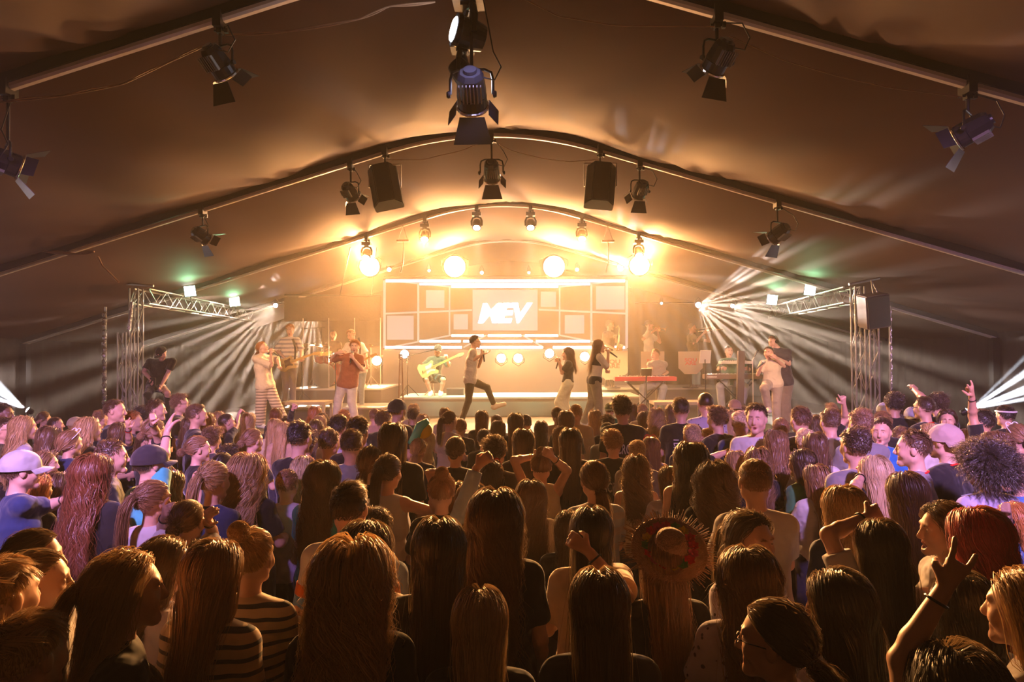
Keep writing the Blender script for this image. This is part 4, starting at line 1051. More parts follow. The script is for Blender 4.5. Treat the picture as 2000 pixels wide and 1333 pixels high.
# ------------------------------------------------------------------ shared hair pieces
HSPEC = {'straight': dict(kind='long', seed=1, length=.58), 'straight2': dict(kind='long', seed=2, length=.50, wave=.004, part=.015), 'wavy': dict(kind='long', seed=3, length=.56, wave=.017), 'wavy2': dict(kind='long', seed=4, length=.50, wave=.024, part=-.02),
        'bob': dict(kind='long', seed=5, length=.30, wave=.006), 'bob2': dict(kind='long', seed=15, length=.36, wave=.012, part=.02), 'pony': dict(kind='pony', seed=6, length=.34, wave=.006), 'lowpony': dict(kind='pigtail', seed=7, length=.30, wave=.01),
        'bun': dict(kind='bun', seed=8, N=3200), 'topbun': dict(kind='topbun', seed=9, N=3200), 'half': dict(kind='half', seed=10, N=3000, length=.3), 'short': dict(kind='short', seed=11, N=3600, length=.055, w=.0028), 'short2': dict(kind='short', seed=12, N=3400, length=.04, w=.0028),
        'crop': dict(kind='short', seed=13, N=3200, length=.022, w=.0026), 'curly': dict(kind='curlyshort', seed=14, N=3400, length=.06, w=.0026), 'afro': dict(kind='afro', seed=16, N=6500, length=.125, w=.0024), 'buzz': dict(kind='buzz', seed=17, N=1600, w=.002),
        'curlylong': dict(kind='long', seed=18, length=.42, wave=.034)}
HAIR = {}
def get_hair(k, lod=False):
    q = (k, lod)
    if q not in HAIR: HAIR[q] = hair(lod=lod, **HSPEC[k])
    return HAIR[q]
HB = 1.25
SK = {'f': (.72, .43, .31), 'p': (.80, .52, .40), 't': (.60, .34, .22), 'b': (.22, .11, .07)}
HCOL = {'bk': (.012, .009, .008), 'db': (.035, .018, .010), 'br': (.085, .042, .020), 'lb': (.20, .105, .050), 'bl': (.40, .25, .115), 'pb': (.55, .40, .24), 'au': (.17, .05, .018), 'gi': (.38, .14, .035), 'pk': (.55, .07, .11), 'gy': (.3, .27, .24)}
HCOL = {k: tuple(min(c * HB, .8) for c in v) for k, v in HCOL.items()}
WORLD_TRS = {}
def put(o, loc, M3=None):
    m = Matrix.Identity(4)
    if M3 is not None:
        for i in range(3):
            for j in range(3): m[i][j] = M3[i][j]
    for i in range(3): m[i][3] = loc[i]
    o.matrix_local = m

def add_hair(root, kind, col, c, F, U, s=1.0):
    F = nv(F); U = nv(np.asarray(U) - F * (np.asarray(U) @ F)); R = np.cross(F, U); Mx = np.stack([R, F, U], 1) * s
    o = obj('hair', get_hair(kind), M['hair'], root); put(o, c, Mx); o.color = (*HCOL.get(col, (.1, .05, .02)), 1); return o, Mx

def cap_mesh(back=False):
    bm = NB(); n = 24; rows = []
    for i, t in enumerate(np.linspace(0, .5, 7)):
        a = t * PI; rows.append([bm.verts.new((math.sin(a) * math.cos(b) * .098, -.012 + math.sin(a) * math.sin(b) * .118, .030 + math.cos(a) * .103 * (1 if math.cos(a) > 0 else 1))) for b in [2 * PI * k / n for k in range(n)]])
    rows.append([bm.verts.new((v.co.x * 1.0, v.co.y, v.co.z - .02)) for v in rows[-1]])
    for i in range(len(rows) - 1):
        for k in range(n): bm.faces.new((rows[i][k], rows[i + 1][k], rows[i + 1][(k + 1) % n], rows[i][(k + 1) % n]))
    me = bpy.data.meshes.new('cap'); bm.normal_update(); bm.to_mesh(me); bm.free()
    me.polygons.foreach_set('use_smooth', [True] * len(me.polygons)); return me
def brim_mesh():
    bm = NB(); n = 10; A, B, C_, D = [], [], [], []
    for i in range(n + 1):
        a = PI * (.12 + .76 * i / n); x, y = math.cos(a), math.sin(a)
        dz = -.012 * (x * x) * 2
        A.append(bm.verts.new((x * .094, -.012 + y * .11, .018))); B.append(bm.verts.new((x * .098, -.012 + y * .185, .004 + dz)))
        C_.append(bm.verts.new((x * .094, -.012 + y * .11, .012))); D.append(bm.verts.new((x * .098, -.012 + y * .185, -.001 + dz)))
    for i in range(n):
        bm.faces.new((A[i], B[i], B[i + 1], A[i + 1])); bm.faces.new((C_[i], C_[i + 1], D[i + 1], D[i])); bm.faces.new((B[i], D[i], D[i + 1], B[i + 1]))
    me = bpy.data.meshes.new('brim'); bm.normal_update(); bm.to_mesh(me); bm.free(); return me
CAPM, BRIMM = cap_mesh(), brim_mesh()
def add_cap(root, c, Mx, col, back=False, label=None):
    Rz = np.diag((-1.0, -1.0, 1.0)) if back else np.eye(3); m3 = Mx @ Rz
    o = obj('cap', CAPM, M['cloth'], root, label=label); put(o, c, Mx); o.color = (*col, 1)
    b = obj('brim', BRIMM, M['cloth'], o); b.matrix_parent_inverse = Matrix.Identity(4); put(b, (0, -.024 if back else 0, 0), Rz); b.color = (*col, 1)

SHOES = {}
def performer(name_label, px, Y, fz, face, skin='f', hairk='short', hairc='br', top=('short', (.5, .5, .5)), legs=('slim', (.1, .1, .1)), shoes=(.7, .7, .7), fem=False, look=None, hands=None, topmat='cloth', legmat='cloth', lean=0, mouth=.01, vox=.0085, hs=1.0):
    f = math.radians(face); F = np.array((math.sin(f), math.cos(f), 0)); Rv = np.array((F[1], -F[0], 0))
    base = at(px['pelvis'][0], px['pelvis'][1], Y); root = thing('person', name_label, 'person', (base.x, Y, fz), None); o = np.array((base.x, Y, fz))
    def W(k): v = px[k]; p = at(v[0], v[1], Y + (v[2] if len(v) > 2 else 0)); return np.array(p) - o
    J = dict(face=F); P = W('pelvis'); Nk = W('neck'); H = W('head'); sc = .9 if fem else 1.0
    J['pelvis'] = P; J['neck'] = Nk; J['head'] = H; J['chest'] = P + (Nk - P) * .60
    lk = math.radians(look if look is not None else face); J['headF'] = nv(np.array((math.sin(lk), math.cos(lk), 0)) + np.array((0, 0, px.get('tilt', 0)))); J['headU'] = nv((H - Nk) * .4 + np.array((0, 0, .3)))
    sv = nv(Rv + np.array((0, 0, px.get('sh_tilt', 0)))); dn = nv(P - Nk)
    J['shL'] = W('shL') if 'shL' in px else Nk - sv * .155 * sc + dn * .05; J['shR'] = W('shR') if 'shR' in px else Nk + sv * .155 * sc + dn * .05
    J['hipL'] = P - Rv * .09 + dn * .03; J['hipR'] = P + Rv * .09 + dn * .03
    for k in ('elL', 'elR', 'wrL', 'wrR', 'knL', 'knR', 'anL', 'anR'): J[k] = W(k)
    for s_ in ('L', 'R'):
        J['toe' + s_] = W('toe' + s_) if 'toe' + s_ in px else J['an' + s_] + F * .15 + np.array((0, 0, -.05))
    hands = hands or {}
    obj('body', body_mesh('body', J, hands, fem, mouth, vox), M['skin'], root).color = (*SK[skin], 1)
    t = obj('top', top_mesh(J, top[0], fem, loose=top[2] if len(top) > 2 else .008, crop=top[3] if len(top) > 3 else 0), M[topmat], root); t.name = {'short': 't_shirt', 'half': 't_shirt', 'long': 'shirt', 'none': 'vest_top'}[top[0]]; t.color = (*top[1], 1)
    l = obj('trousers' if legs[0] != 'shorts' else 'shorts', legs_mesh(J, legs[0]), M[legmat], root); l.color = (*legs[1], 1)
    for s_ in ('L', 'R'): obj('shoe', shoe_mesh(J, s_), M['shoe'], root).color = (*shoes, 1)
    h, Mx = add_hair(root, hairk, hairc, J['head'], J['headF'], J['headU'], hs)
    return root, J, o, Mx

def grip(n=(0, 1, 0), d=None, pose='grip'): return dict(pose=pose, n=np.array(n, float), **({'d': np.array(d, float)} if d is not None else {}))
def held(root_o, v): return Vector(np.array(v) + root_o)
def microphone(p, d, label):
    """handheld microphone with its ball at p, handle running along d"""
    d = Vector(d).normalized(); r = thing('microphone', label, 'microphone', p, None)
    bm = NB(); lathe(bm, [(.012, 0), (.024, .008), (.027, .025), (.024, .042), (.018, .05)], (0, 0, 0), d, 14); obj('grille', bm, M['alu'], r)
    bm = NB(); lathe(bm, [(.019, .045), (.017, .1), (.0125, .2), (.0125, .23)], (0, 0, 0), d, 12); obj('handle', bm, M['black'], r)

# --- singers and band, from left to right
rt, J, o, Mx = performer('stage technician in black cap bending forward beside the left truss tower', dict(head=(315, 690, -.1), neck=(317, 706), pelvis=(306, 752, .15), elR=(281, 727, -.1), wrR=(296, 743, -.3), elL=(328, 730, -.05), wrL=(315, 754, -.3), knR=(288, 772, -.25), knL=(327, 768, -.25), anR=(291, 829), anL=(328, 829), tilt=-.75, shR=(293, 707), shL=(337, 706)), 12.7, SZ, 190, 'f', 'crop', 'db', ('short', (.012, .011, .012)), ('slim', (.012, .012, .013)), (.02, .02, .02), look=215, hs=.9)
add_cap(rt, J['head'], Mx, (.015, .014, .015), back=False)
bm = NB(); box(bm, (0, 0, 0), (.1, .05, .16)); bmesh.ops.bevel(bm, geom=list(bm.edges), offset=.008, segments=2, affect='EDGES'); q = obj('handheld_radio', bm, M['black'], label='black handheld radio in the technician hands', category='radio'); q.location = held(o, J['wrR'] + np.array((.06, -.06, -.03)))

rt, J, o, Mx = performer('singer in loose beige t-shirt and patterned trousers leaning back into microphone', dict(head=(513, 680), neck=(510, 696), pelvis=(518, 751), elR=(530, 714, -.15), wrR=(529, 692, -.25), elL=(543, 704, .1), wrL=(546, 716, -.1), knR=(510, 788, -.05), knL=(537, 785), anR=(507, 829), anL=(556, 828), tilt=.35), 13.2, SZ, 115, 'f', 'lowpony', 'gi', ('half', (.72, .58, .42), .03), ('wide', (.62, .50, .38)), (.7, .7, .65), fem=True, look=95, legmat='pattern', hands={'R': grip((.3, .6, 0)), 'L': grip((0, 0, 1), pose='relax')}, mouth=.02)
microphone(held(o, J['head'] + J['headF'] * .14 + np.array((0, 0, -.07))), (.7, 0, -.5), 'microphone at the mouth of the woman in patterned trousers')

rt, J, o, Mx = performer('tall guitarist in striped t-shirt with grey jeans and light visor', dict(head=(567, 645), neck=(567, 661), pelvis=(564, 712), elR=(540, 684, .05), wrR=(556, 700, -.2), elL=(589, 684), wrL=(588, 699, -.28), knR=(558, 755), knL=(572, 755), anR=(556, 796), anL=(573, 796), tilt=-.25), 14.9, LZ, 180, 'f', 'short', 'gi', ('half', (.75, .68, .58), .015), ('slim', (.30, .26, .23)), (.4, .4, .4), topmat='stripe_grey', hands={'R': grip((0, 1, -.2)), 'L': grip((0, 1, .3))})
def guitar(name, label, A, B, body, pick, scale=1.0, bass=False):
    """A = body centre, B = end of the neck (world)"""
    A = Vector(A); B = Vector(B); root = thing(name, label, 'guitar', A); _, x, y, z, L = frame((0, 0, 0), B - A, (0, 1, 0))
    # x across the body, y its face normal
    up_, nrm = x, y
    if nrm.y > 0: nrm = -nrm
    out = [(-.19, .0), (-.18, .10), (-.09, .155), (.0, .11), (.08, .12), (.16, .16), (.19, .11), (.13, .05), (.12, -.04), (.17, -.10), (.14, -.14), (.05, -.11), (-.05, -.12), (-.13, -.17), (-.19, -.11)]
    k = scale; bm = NB(); prism(bm, [z * (a * k) + up_ * (b * k) - nrm * .02 for a, b in out], nrm * .042); bmesh.ops.bevel(bm, geom=list(bm.edges), offset=.008, segments=2, affect='EDGES')
    obj('guitar_body', bm, body, root)
    bm = NB(); prism(bm, [z * (a * k * .68 + .01) + up_ * (b * k * .6 - .01) + nrm * .022 for a, b in out[2:13]], nrm * .004); obj('pickguard', bm, pick, root)
    bm = NB(); a0 = z * .10 + nrm * .012; prism(bm, [a0 - up_ * .028, a0 + up_ * .028, z * L * .9 + up_ * .021 + nrm * .012, z * L * .9 - up_ * .021 + nrm * .012], nrm * .024); nk = obj('neck', bm, M['maple'], root)
    bm = NB(); h = z * L * .9 + nrm * .006; prism(bm, [h - up_ * .022, h + up_ * .026, h + z * .08 + up_ * .05, h + z * .17 + up_ * .04, h + z * .17 + up_ * .0, h + z * .05 - up_ * .03], nrm * .016); obj('headstock', bm, M['maple'], root)
    bm = NB()
    for i in range(4 if bass else 6): bar(bm, h + z * (.04 + .022 * i) + up_ * .04 + nrm * .01, h + z * (.04 + .022 * i) + up_ * .075 + nrm * .01, .006, 6)
    obj('tuning_pegs', bm, M['chrome'], root)
    bm = NB()
    for i in range(4 if bass else 6): s_ = (i - 2.5) * .007; bar(bm, z * -.12 + up_ * s_ + nrm * .04, h + up_ * s_ * .8 + nrm * .024, .0012, 4)
    bar(bm, z * -.13 - up_ * .03 + nrm * .035, z * -.13 + up_ * .03 + nrm * .035, .008, 6)
    obj('strings_and_bridge', bm, M['chrome'], root)
    return root
M['maple'] = mat('maple_wood', (.62, .40, .12), .3, noise=.1, nscale=20); M['cream'] = mat('cream_lacquer', (.68, .48, .20), .2); M['tortoise'] = mat('dark_pickguard', (.10, .045, .025), .25); M['whitepl'] = mat('white_plastic', (.75, .7, .6), .3)
guitar('electric_guitar', 'cream electric guitar with dark upper edge held by the striped guitarist', at(560, 711, 14.55), at(617, 690, 14.5), M['cream'], M['tortoise'], 1.0)
def strap(a, b, c, label):
    pts = [Vector(a), Vector(b), Vector(c)]; q = []
    for i in range(13):
        t = i / 12; q.append(pts[0] * (1 - t) ** 2 + pts[1] * 2 * t * (1 - t) + pts[2] * t * t)
    bm = NB(); w_ = Vector((.022, 0, .008))
    pr = None
    for p in q:
        r = [bm.verts.new(p - w_ - q[0]), bm.verts.new(p + w_ - q[0]), bm.verts.new(p + w_ - q[0] + Vector((0, .004, 0))), bm.verts.new(p - w_ - q[0] + Vector((0, .004, 0)))]
        if pr: [bm.faces.new((pr[i], pr[(i + 1) % 4], r[(i + 1) % 4], r[i])) for i in range(4)]
        pr = r
    o = obj('guitar_strap', bm, M['black'], label=label, category='strap'); o.location = q[0]
strap(at(571, 662, 14.72), at(580, 680, 14.6), at(575, 706, 14.6), 'dark strap over the shoulder of the striped guitarist')

rt, J, o, Mx = performer('bald drummer in dark t-shirt seated behind the drum kit', dict(head=(651, 655), neck=(651, 669), pelvis=(651, 712), elR=(640, 688, -.1), wrR=(645, 694, -.35), elL=(664, 688, -.1), wrL=(661, 692, -.35), knR=(640, 722, -.45), knL=(663, 722, -.45), anR=(639, 753, -.4), anL=(664, 753, -.4)), 17.3, DZ, 190, 'f', 'buzz', 'gy', ('short', (.10, .06, .03)), ('slim', (.03, .03, .03)), (.1, .1, .1), look=165)
rt, J, o, Mx = performer('guitarist in white shirt with black strap standing behind the singer in rust t-shirt', dict(head=(686, 655), neck=(692, 671), pelvis=(700, 722), elR=(673, 688, -.1), wrR=(684, 703, -.25), elL=(714, 690), wrL=(716, 712, -.2), knR=(694, 758), knL=(706, 758), anR=(691, 796), anL=(707, 796), tilt=-.3), 15.3, LZ, 185, 'f', 'short', 'au', ('half', (.78, .72, .62), .02), ('slim', (.30, .36, .38)), (.7, .7, .7), look=205, hands={'R': grip(), 'L': grip()})
strap(at(700, 660, 15.1), at(706, 680, 15.0), at(701, 706, 15.0), 'black strap over the white shirt of the rear guitarist')
guitar('electric_guitar', 'dark electric guitar of the rear guitarist, mostly hidden', at(692, 714, 14.98), at(727, 695, 14.9), M['tortoise'], M['whitepl'], .95)

rt, J, o, Mx = performer('singer in rust-brown t-shirt and white jeans, legs apart, microphone at mouth', dict(head=(693, 678), neck=(690, 694), pelvis=(679, 748), elR=(647, 704, .1), wrR=(657, 690, -.1), elL=(707, 722, -.1), wrL=(691, 702, -.28), knR=(661, 782), knL=(687, 784), anR=(655, 833), anL=(696, 833), sh_tilt=-.1, shR=(666, 698), shL=(704, 700)), 12.9, SZ, 175, 'f', 'curly', 'gi', ('short', (.33, .12, .06), .02), ('straight', (.75, .66, .55)), (.8, .78, .72), hands={'L': grip((0, .8, .3), d=(-.4, -.1, .9)), 'R': grip((0, 1, 0), d=(.8, -.2, .2), pose='relax')}, mouth=.02)
microphone(held(o, J['head'] + np.array((0, -.16, -.075))), (-.15, -.25, -1), 'microphone of the singer in rust-brown t-shirt')

rt, J, o, Mx = performer('bearded bassist in black cap, dark t-shirt and shorts seated on the riser', dict(head=(855, 684), neck=(853, 699), pelvis=(845, 735), elR=(829, 714, -.05), wrR=(843, 716, -.25), elL=(877, 714, -.1), wrL=(873, 701, -.3), knR=(833, 741, -.42), knL=(866, 742, -.42), anR=(841, 768, -.3), anL=(861, 768, -.35), tilt=-.1), 16.2, RZ, 180, 'f', 'crop', 'au', ('half', (.05, .07, .05), .02), ('shorts', (.04, .07, .06)), (.8, .78, .7), look=185, hands={'R': grip(), 'L': grip()})
add_cap(rt, J['head'], Mx, (.06, .05, .045))
bd = Body(); c = J['head']; bd.ell(c + np.array((0, -.07, -.10)), np.array((.055, .045, .055)), None, .02); bd.cone(c + np.array((-.05, -.04, -.07)), c + np.array((.05, -.04, -.07)), .03, .03, .03)
q = obj('beard', to_mesh('beard', *bd.mesh(.008)), M['hair'], rt); q.color = (*HCOL['au'], 1); q.data.color_attributes.new('Col', 'FLOAT_COLOR', 'POINT'); q.data.color_attributes['Col'].data.foreach_set('color', [1.0] * (4 * len(q.data.vertices)))
guitar('bass_guitar', 'pale long-necked bass guitar on the lap of the seated bassist', at(836, 722, 15.75), at(899, 692, 15.7), M['cream'], M['whitepl'], 1.15, True)
def stool(x, y, Y, z, label, h):
    p = at(x, y, Y); r = thing('stool', label, 'stool', (p.x, Y, z)); bm = NB(); lathe(bm, [(.15, h - .05), (.16, h - .04), (.16, h), (.1, h + .01)], (0, 0, 0)); obj('seat', bm, M['black'], r)
    bm = NB(); lathe(bm, [(.02, 0.1), (.02, h - .05)], (0, 0, 0)); obj('post', bm, M['alu'], r)
    for k in range(4):
        bm = NB(); a = k * PI / 2 + .4; bar(bm, (0, 0, .2), (math.cos(a) * .2, math.sin(a) * .2, .01), .011, 6); obj('leg', bm, M['alu'], r)
stool(845, 742, 16.25, RZ, 'black round stool under the bassist', at(845, 735, 16.2).z - RZ - .12)
stool(651, 725, 17.35, DZ, 'drum stool under the drummer', at(651, 712, 17.3).z - DZ - .12)
stool(1282, 745, 15.1, SZ, 'stool under the man at the red keyboard', at(1282, 738, 15.0).z - SZ - .12)
stool(1428, 745, 15.1, SZ, 'stool under the man at the two stacked keyboards', at(1428, 736, 15.0).z - SZ - .12)

rt, J, o, Mx = performer('bespectacled singer in pale grey t-shirt kicking one leg forward at centre stage', dict(head=(928, 668), neck=(924, 684), pelvis=(918, 740), elR=(919, 707, -.12), wrR=(940, 694, -.22), elL=(934, 716, .1), wrL=(943, 693, .05), knR=(915, 783, -.08), anR=(898, 832, .0), knL=(951, 757, .02), anL=(966, 793, .05), toeL=(983, 790, .05), toeR=(906, 838, -.05)), 13.2, SZ, 82, 'f', 'short2', 'db', ('short', (.52, .46, .44), .01), ('slim', (.085, .07, .035)), (.78, .66, .5), hands={'R': grip((-.3, .6, 0), d=(.3, .2, .9)), 'L': grip((0, -.2, 1), d=(.9, 0, .4), pose='open')}, mouth=.01)
microphone(held(o, J['wrR'] + np.array((.03, .03, .10))), (.12, 0, -1), 'dark microphone pointing down in the hand of the kicking singer')
def specs(root, c, Mx, label=None):
    g = obj('glasses', None, None) if 0 else None
    bm = NB(); c = Vector(c); T = lambda v: c + Vector(Mx @ np.array(v))
    for sg in (-1, 1):
        tube(bm, [T((sg * .031 + math.cos(a) * .021, .101, .002 + math.sin(a) * .016)) for a in np.linspace(0, 2 * PI, 13)], .0018, 5)
        tube(bm, [T((sg * .052, .100, .006)), T((sg * .074, .06, .006)), T((sg * .082, .0, .004))], .0018, 5)
    tube(bm, [T((-.010, .101, .006)), T((.010, .101, .006))], .0018, 5)
    obj('glasses', bm, M['black'], root)
specs(rt, J['head'], Mx)

rt, J, o, Mx = performer('woman in black crop t-shirt and cream wide trousers singing toward the left', dict(head=(1108, 692), neck=(1110, 707), pelvis=(1109, 747), elR=(1103, 727, .15), wrR=(1094, 712, .1), elL=(1098, 729, -.1), wrL=(1092, 708, -.15), knL=(1093, 786), knR=(1100, 788), anL=(1105, 829, -.05), anR=(1118, 829, .1)), 13.5, SZ, -88, 'f', 'bob2', 'br', ('short', (.03, .025, .022), .012, .1), ('wide', (.78, .74, .58)), (.8, .8, .75), fem=True, hands={'L': grip((0, .6, 0), d=(-.5, 0, .7)), 'R': grip()}, mouth=.015)
microphone(held(o, J['head'] + np.array((-.15, 0, -.07))), (-.3, 0, -.9), 'microphone of the woman in black crop t-shirt')
rt, J, o, Mx = performer('woman with waist-long light brown hair in white tee under black vest, singing', dict(head=(1171, 677), neck=(1168, 693), pelvis=(1161, 741), elR=(1186, 717, -.1), wrR=(1188, 693, -.15), elL=(1180, 714, .15), wrL=(1184, 722, -.05), knR=(1169, 783), knL=(1156, 785, .1), anR=(1171, 833), anL=(1140, 826, .2)), 13.0, SZ, 78, 'f', 'wavy', 'lb', ('half', (.75, .65, .55), .004), ('straight', (.36, .32, .22)), (.8, .78, .7), fem=True, look=85, hands={'R': grip((-.3, .6, 0), d=(-.1, .1, 1)), 'L': grip()}, mouth=.018)
microphone(held(o, J['head'] + np.array((.15, 0, -.075))), (.75, 0, -.55), 'dark microphone of the woman with waist-long hair')
q = obj('vest', top_mesh(J, 'none', True, g=.022), M['cloth'], rt, label='black sleeveless vest'); q.color = (.025, .02, .018, 1)

rt, J, o, Mx = performer('saxophonist in dark t-shirt with glasses standing before the screen corner', dict(head=(1192, 636), neck=(1188, 650), pelvis=(1190, 697), elR=(1180, 672, -.1), wrR=(1197, 680, -.3), elL=(1204, 668), wrL=(1203, 660, -.25), knR=(1186, 728), knL=(1195, 728), anR=(1185, 755), anL=(1196, 755)), 18.0, HZ, 130, 'f', 'curly', 'br', ('short', (.12, .09, .06), .02), ('slim', (.05, .05, .05)), (.1, .1, .1), hands={'R': grip(), 'L': grip()})
specs(rt, J['head'], Mx)
M['brass'] = mat('brass', (.85, .55, .18), .22, 1)
def sax():
    p = [at(1203, 640, 17.75), at(1208, 637, 17.7), at(1210, 642, 17.68), at(1208, 668, 17.65), at(1205, 684, 17.62), at(1208, 688, 17.6), at(1212, 684, 17.58), at(1212, 676, 17.5)]
    r = thing('saxophone', 'brass saxophone held by the man with glasses', 'saxophone', p[0]); q = [Vector(v) - Vector(p[0]) for v in p]
    bm = NB(); tube(bm, q, .02, 12, rs=[.008, .010, .013, .024, .034, .038, .044, .075]); obj('horn_tube', bm, M['brass'], r)
    bm = NB()
    for i in range(9): c = q[3].lerp(q[4], i / 9 - .6 if i / 9 - .6 > 0 else 0) + (q[2] - q[3]) * (i / 12); lathe(bm, [(.016, 0), (.016, .008)], c + Vector((0, -.034, 0)), (0, -1, 0), 10)
    obj('keys', bm, M['brass'], r)
sax()
rt, J, o, Mx = performer('trumpeter in cream printed t-shirt with backwards cap standing behind the red keyboard', dict(head=(1268, 635), neck=(1267, 648), pelvis=(1267, 695), elR=(1256, 663, -.15), wrR=(1277, 647, -.15), elL=(1289, 669, .1), wrL=(1284, 648, -.05), knR=(1263, 727), knL=(1270, 727), anR=(1262, 754), anL=(1271, 754)), 17.8, HZ, 105, 'f', 'crop', 'db', ('short', (.80, .74, .60), .02), ('slim', (.12, .08, .06)), (.1, .1, .1), look=92, hands={'R': grip((.2, .8, 0), d=(.5, 0, .6)), 'L': grip((0, -1, 0), d=(.2, -.2, .9))})
add_cap(rt, J['head'], Mx, (.05, .04, .04), back=True)
def trumpet(name, label, A, B, bell, trom=False):
    A = Vector(A); B = Vector(B); r = thing(name, label, name, A); d = B - A; u = Vector((0, 0, 1)); k = d.length
    dn = d.normalized(); w_ = .045 if not trom else .035
    bm = NB(); lathe(bm, [(.012, -.02), (.006, 0), (.006, k * .5), (.006, k)][:4], (0, 0, 0), dn, 10)
    tube(bm, [dn * k * .25 + u * w_ * 0, dn * k * .9, dn * k * 1.0 - u * w_ * .7, dn * k * .9 - u * w_ * 1.8, dn * k * .3 - u * w_ * 1.8, dn * k * .2 - u * w_ * .9, dn * k * .3], .007, 8)
    obj('tubing', bm, M['brass'], r)
    bm = NB(); lathe(bm, [(.008, k * .35), (.010, k * .7), (.016, k * .86), (.03, k * .95), (bell, k * 1.0), (bell * .94, k * 1.0), (.02, k * .94)], u * .0, dn, 24); obj('bell', bm, M['brass'], r)
    if not trom:
        bm = NB(); [lathe(bm, [(.011, -.09), (.011, .02), (.004, .025), (.008, .05)], dn * k * (.42 + .06 * i), u, 10) for i in range(3)]; obj('valves', bm, M['brass'], r)
    else:
        bm = NB(); [bar(bm, dn * k * .2 - u * .07 + Vector((0, sy, 0)), dn * k * 1.6 - u * .10 + Vector((0, sy, 0)), .008, 8) for sy in (-.03, .03)]; bar(bm, dn * k * 1.6 - u * .10 + Vector((0, -.03, 0)), dn * k * 1.6 - u * .10 + Vector((0, .03, 0)), .008, 8); obj('slide', bm, M['brass'], r)
trumpet('trumpet', 'brass trumpet pointing right, played by the man in the cream t-shirt', at(1274, 639, 17.75), at(1301, 643, 17.7), .062)
rt, J, o, Mx = performer('bald trombonist in olive t-shirt behind the white lettered stand', dict(head=(1352, 641), neck=(1350, 655), pelvis=(1356, 701), elR=(1354, 673, -.15), wrR=(1374, 652, -.15), elL=(1385, 667, .1), wrL=(1378, 650, -.0), knR=(1356, 730), knL=(1363, 730), anR=(1356, 754), anL=(1364, 754)), 17.6, HZ, 85, 'f', 'buzz', 'gy', ('short', (.26, .20, .10), .02), ('slim', (.28, .42, .42)), (.1, .1, .1), hands={'R': grip((.2, .8, 0), d=(.6, 0, .6)), 'L': grip((0, -1, 0), d=(.3, -.2, .9))})
trumpet('trombone', 'brass trombone pointing right with its flared bell, played by the bald man', at(1358, 644, 17.5), at(1391, 639, 17.5), .105, True)

rt, J, o, Mx = performer('man in grey-blue t-shirt seated at the red keyboard looking left', dict(head=(1280, 693), neck=(1284, 708), pelvis=(1282, 745), elR=(1303, 728, -.0), wrR=(1290, 737, -.28), elL=(1266, 722, -.1), wrL=(1264, 737, -.3), knL=(1256, 758, -.42), knR=(1296, 758, -.42), anL=(1256, 799, -.35), anR=(1287, 799, -.35)), 15.0, SZ, 185, 'f', 'short2', 'lb', ('short', (.30, .30, .30), .02), ('straight', (.45, .50, .48)), (.7, .7, .7), look=235, hands={'R': grip((0, 0, -1), d=(0, -1, -.1), pose='relax'), 'L': grip((0, 0, -1), d=(0, -1, -.1), pose='relax')})
rt, J, o, Mx = performer('man seated facing the crowd between the two stacked keyboards', dict(head=(1424, 687), neck=(1424, 703), pelvis=(1427, 743), elR=(1403, 722, -.05), wrR=(1413, 718, -.3), elL=(1463, 722, -.05), wrL=(1451, 718, -.3), knR=(1406, 755, -.42), knL=(1456, 757, -.42), anR=(1410, 799, -.35), anL=(1448, 799, -.35)), 15.0, SZ, 180, 'f', 'short2', 'br', ('short', (.14, .26, .18), .02), ('straight', (.48, .50, .46)), (.7, .7, .7), hands={'R': grip((0, 0, -1), d=(0, -1, 0), pose='relax'), 'L': grip((0, 0, -1), d=(0, -1, 0), pose='relax')})
rt, J, o, Mx = performer('man in navy t-shirt with headphones turned away behind the woman in cream top', dict(head=(1510, 668), neck=(1522, 684), pelvis=(1530, 744), elL=(1541, 712, -.1), wrL=(1519, 700, -.25), elR=(1512, 712, .1), wrR=(1505, 726, .1), knR=(1529, 784), knL=(1536, 784), anR=(1531, 832), anL=(1541, 832), tilt=-.3, shR=(1506, 686), shL=(1539, 688)), 13.8, SZ, 225, 'f', 'crop', 'br', ('short', (.045, .03, .045), .02), ('straight', (.26, .19, .15)), (.1, .1, .1), look=240, hands={'L': grip()})
bm = NB(); c = Vector(J['head']); T = lambda v: c + Vector(Mx @ np.array(v))
tube(bm, [T((math.cos(a) * .095, -.005, .02 + math.sin(a) * .112)) for a in np.linspace(0, PI, 15)], .009, 8)
for sg in (-1, 1): lathe(bm, [(.034, -.012), (.04, 0), (.038, .022)], T((sg * .085, -.004, -.005)), Vector(Mx @ np.array((sg, 0, 0))), 14)
obj('headphones', bm, M['black'], rt)
rt, J, o, Mx = performer('woman in cream t-shirt and beige jeans, one knee raised, holding microphone', dict(head=(1501, 690), neck=(1505, 706), pelvis=(1509, 747), elR=(1480, 732, -.05), wrR=(1487, 716, -.22), elL=(1531, 716, 0), wrL=(1514, 700, -.2), knR=(1493, 759, -.38), knL=(1516, 785), anR=(1500, 796, -.25), anL=(1517, 833), shR=(1490, 711), shL=(1522, 709)), 13.2, SZ, 190, 'f', 'bun', 'db', ('short', (.74, .60, .40), .012), ('straight', (.46, .36, .27)), (.75, .7, .65), fem=True, look=215, hands={'R': grip((0, .8, .3), d=(.2, -.1, .9)), 'L': grip(d=(-.6, -.2, .6))}, mouth=.012)
microphone(held(o, J['wrR'] + np.array((.05, -.06, .10))), (-.7, -.1, -.6), 'microphone of the woman in cream t-shirt')

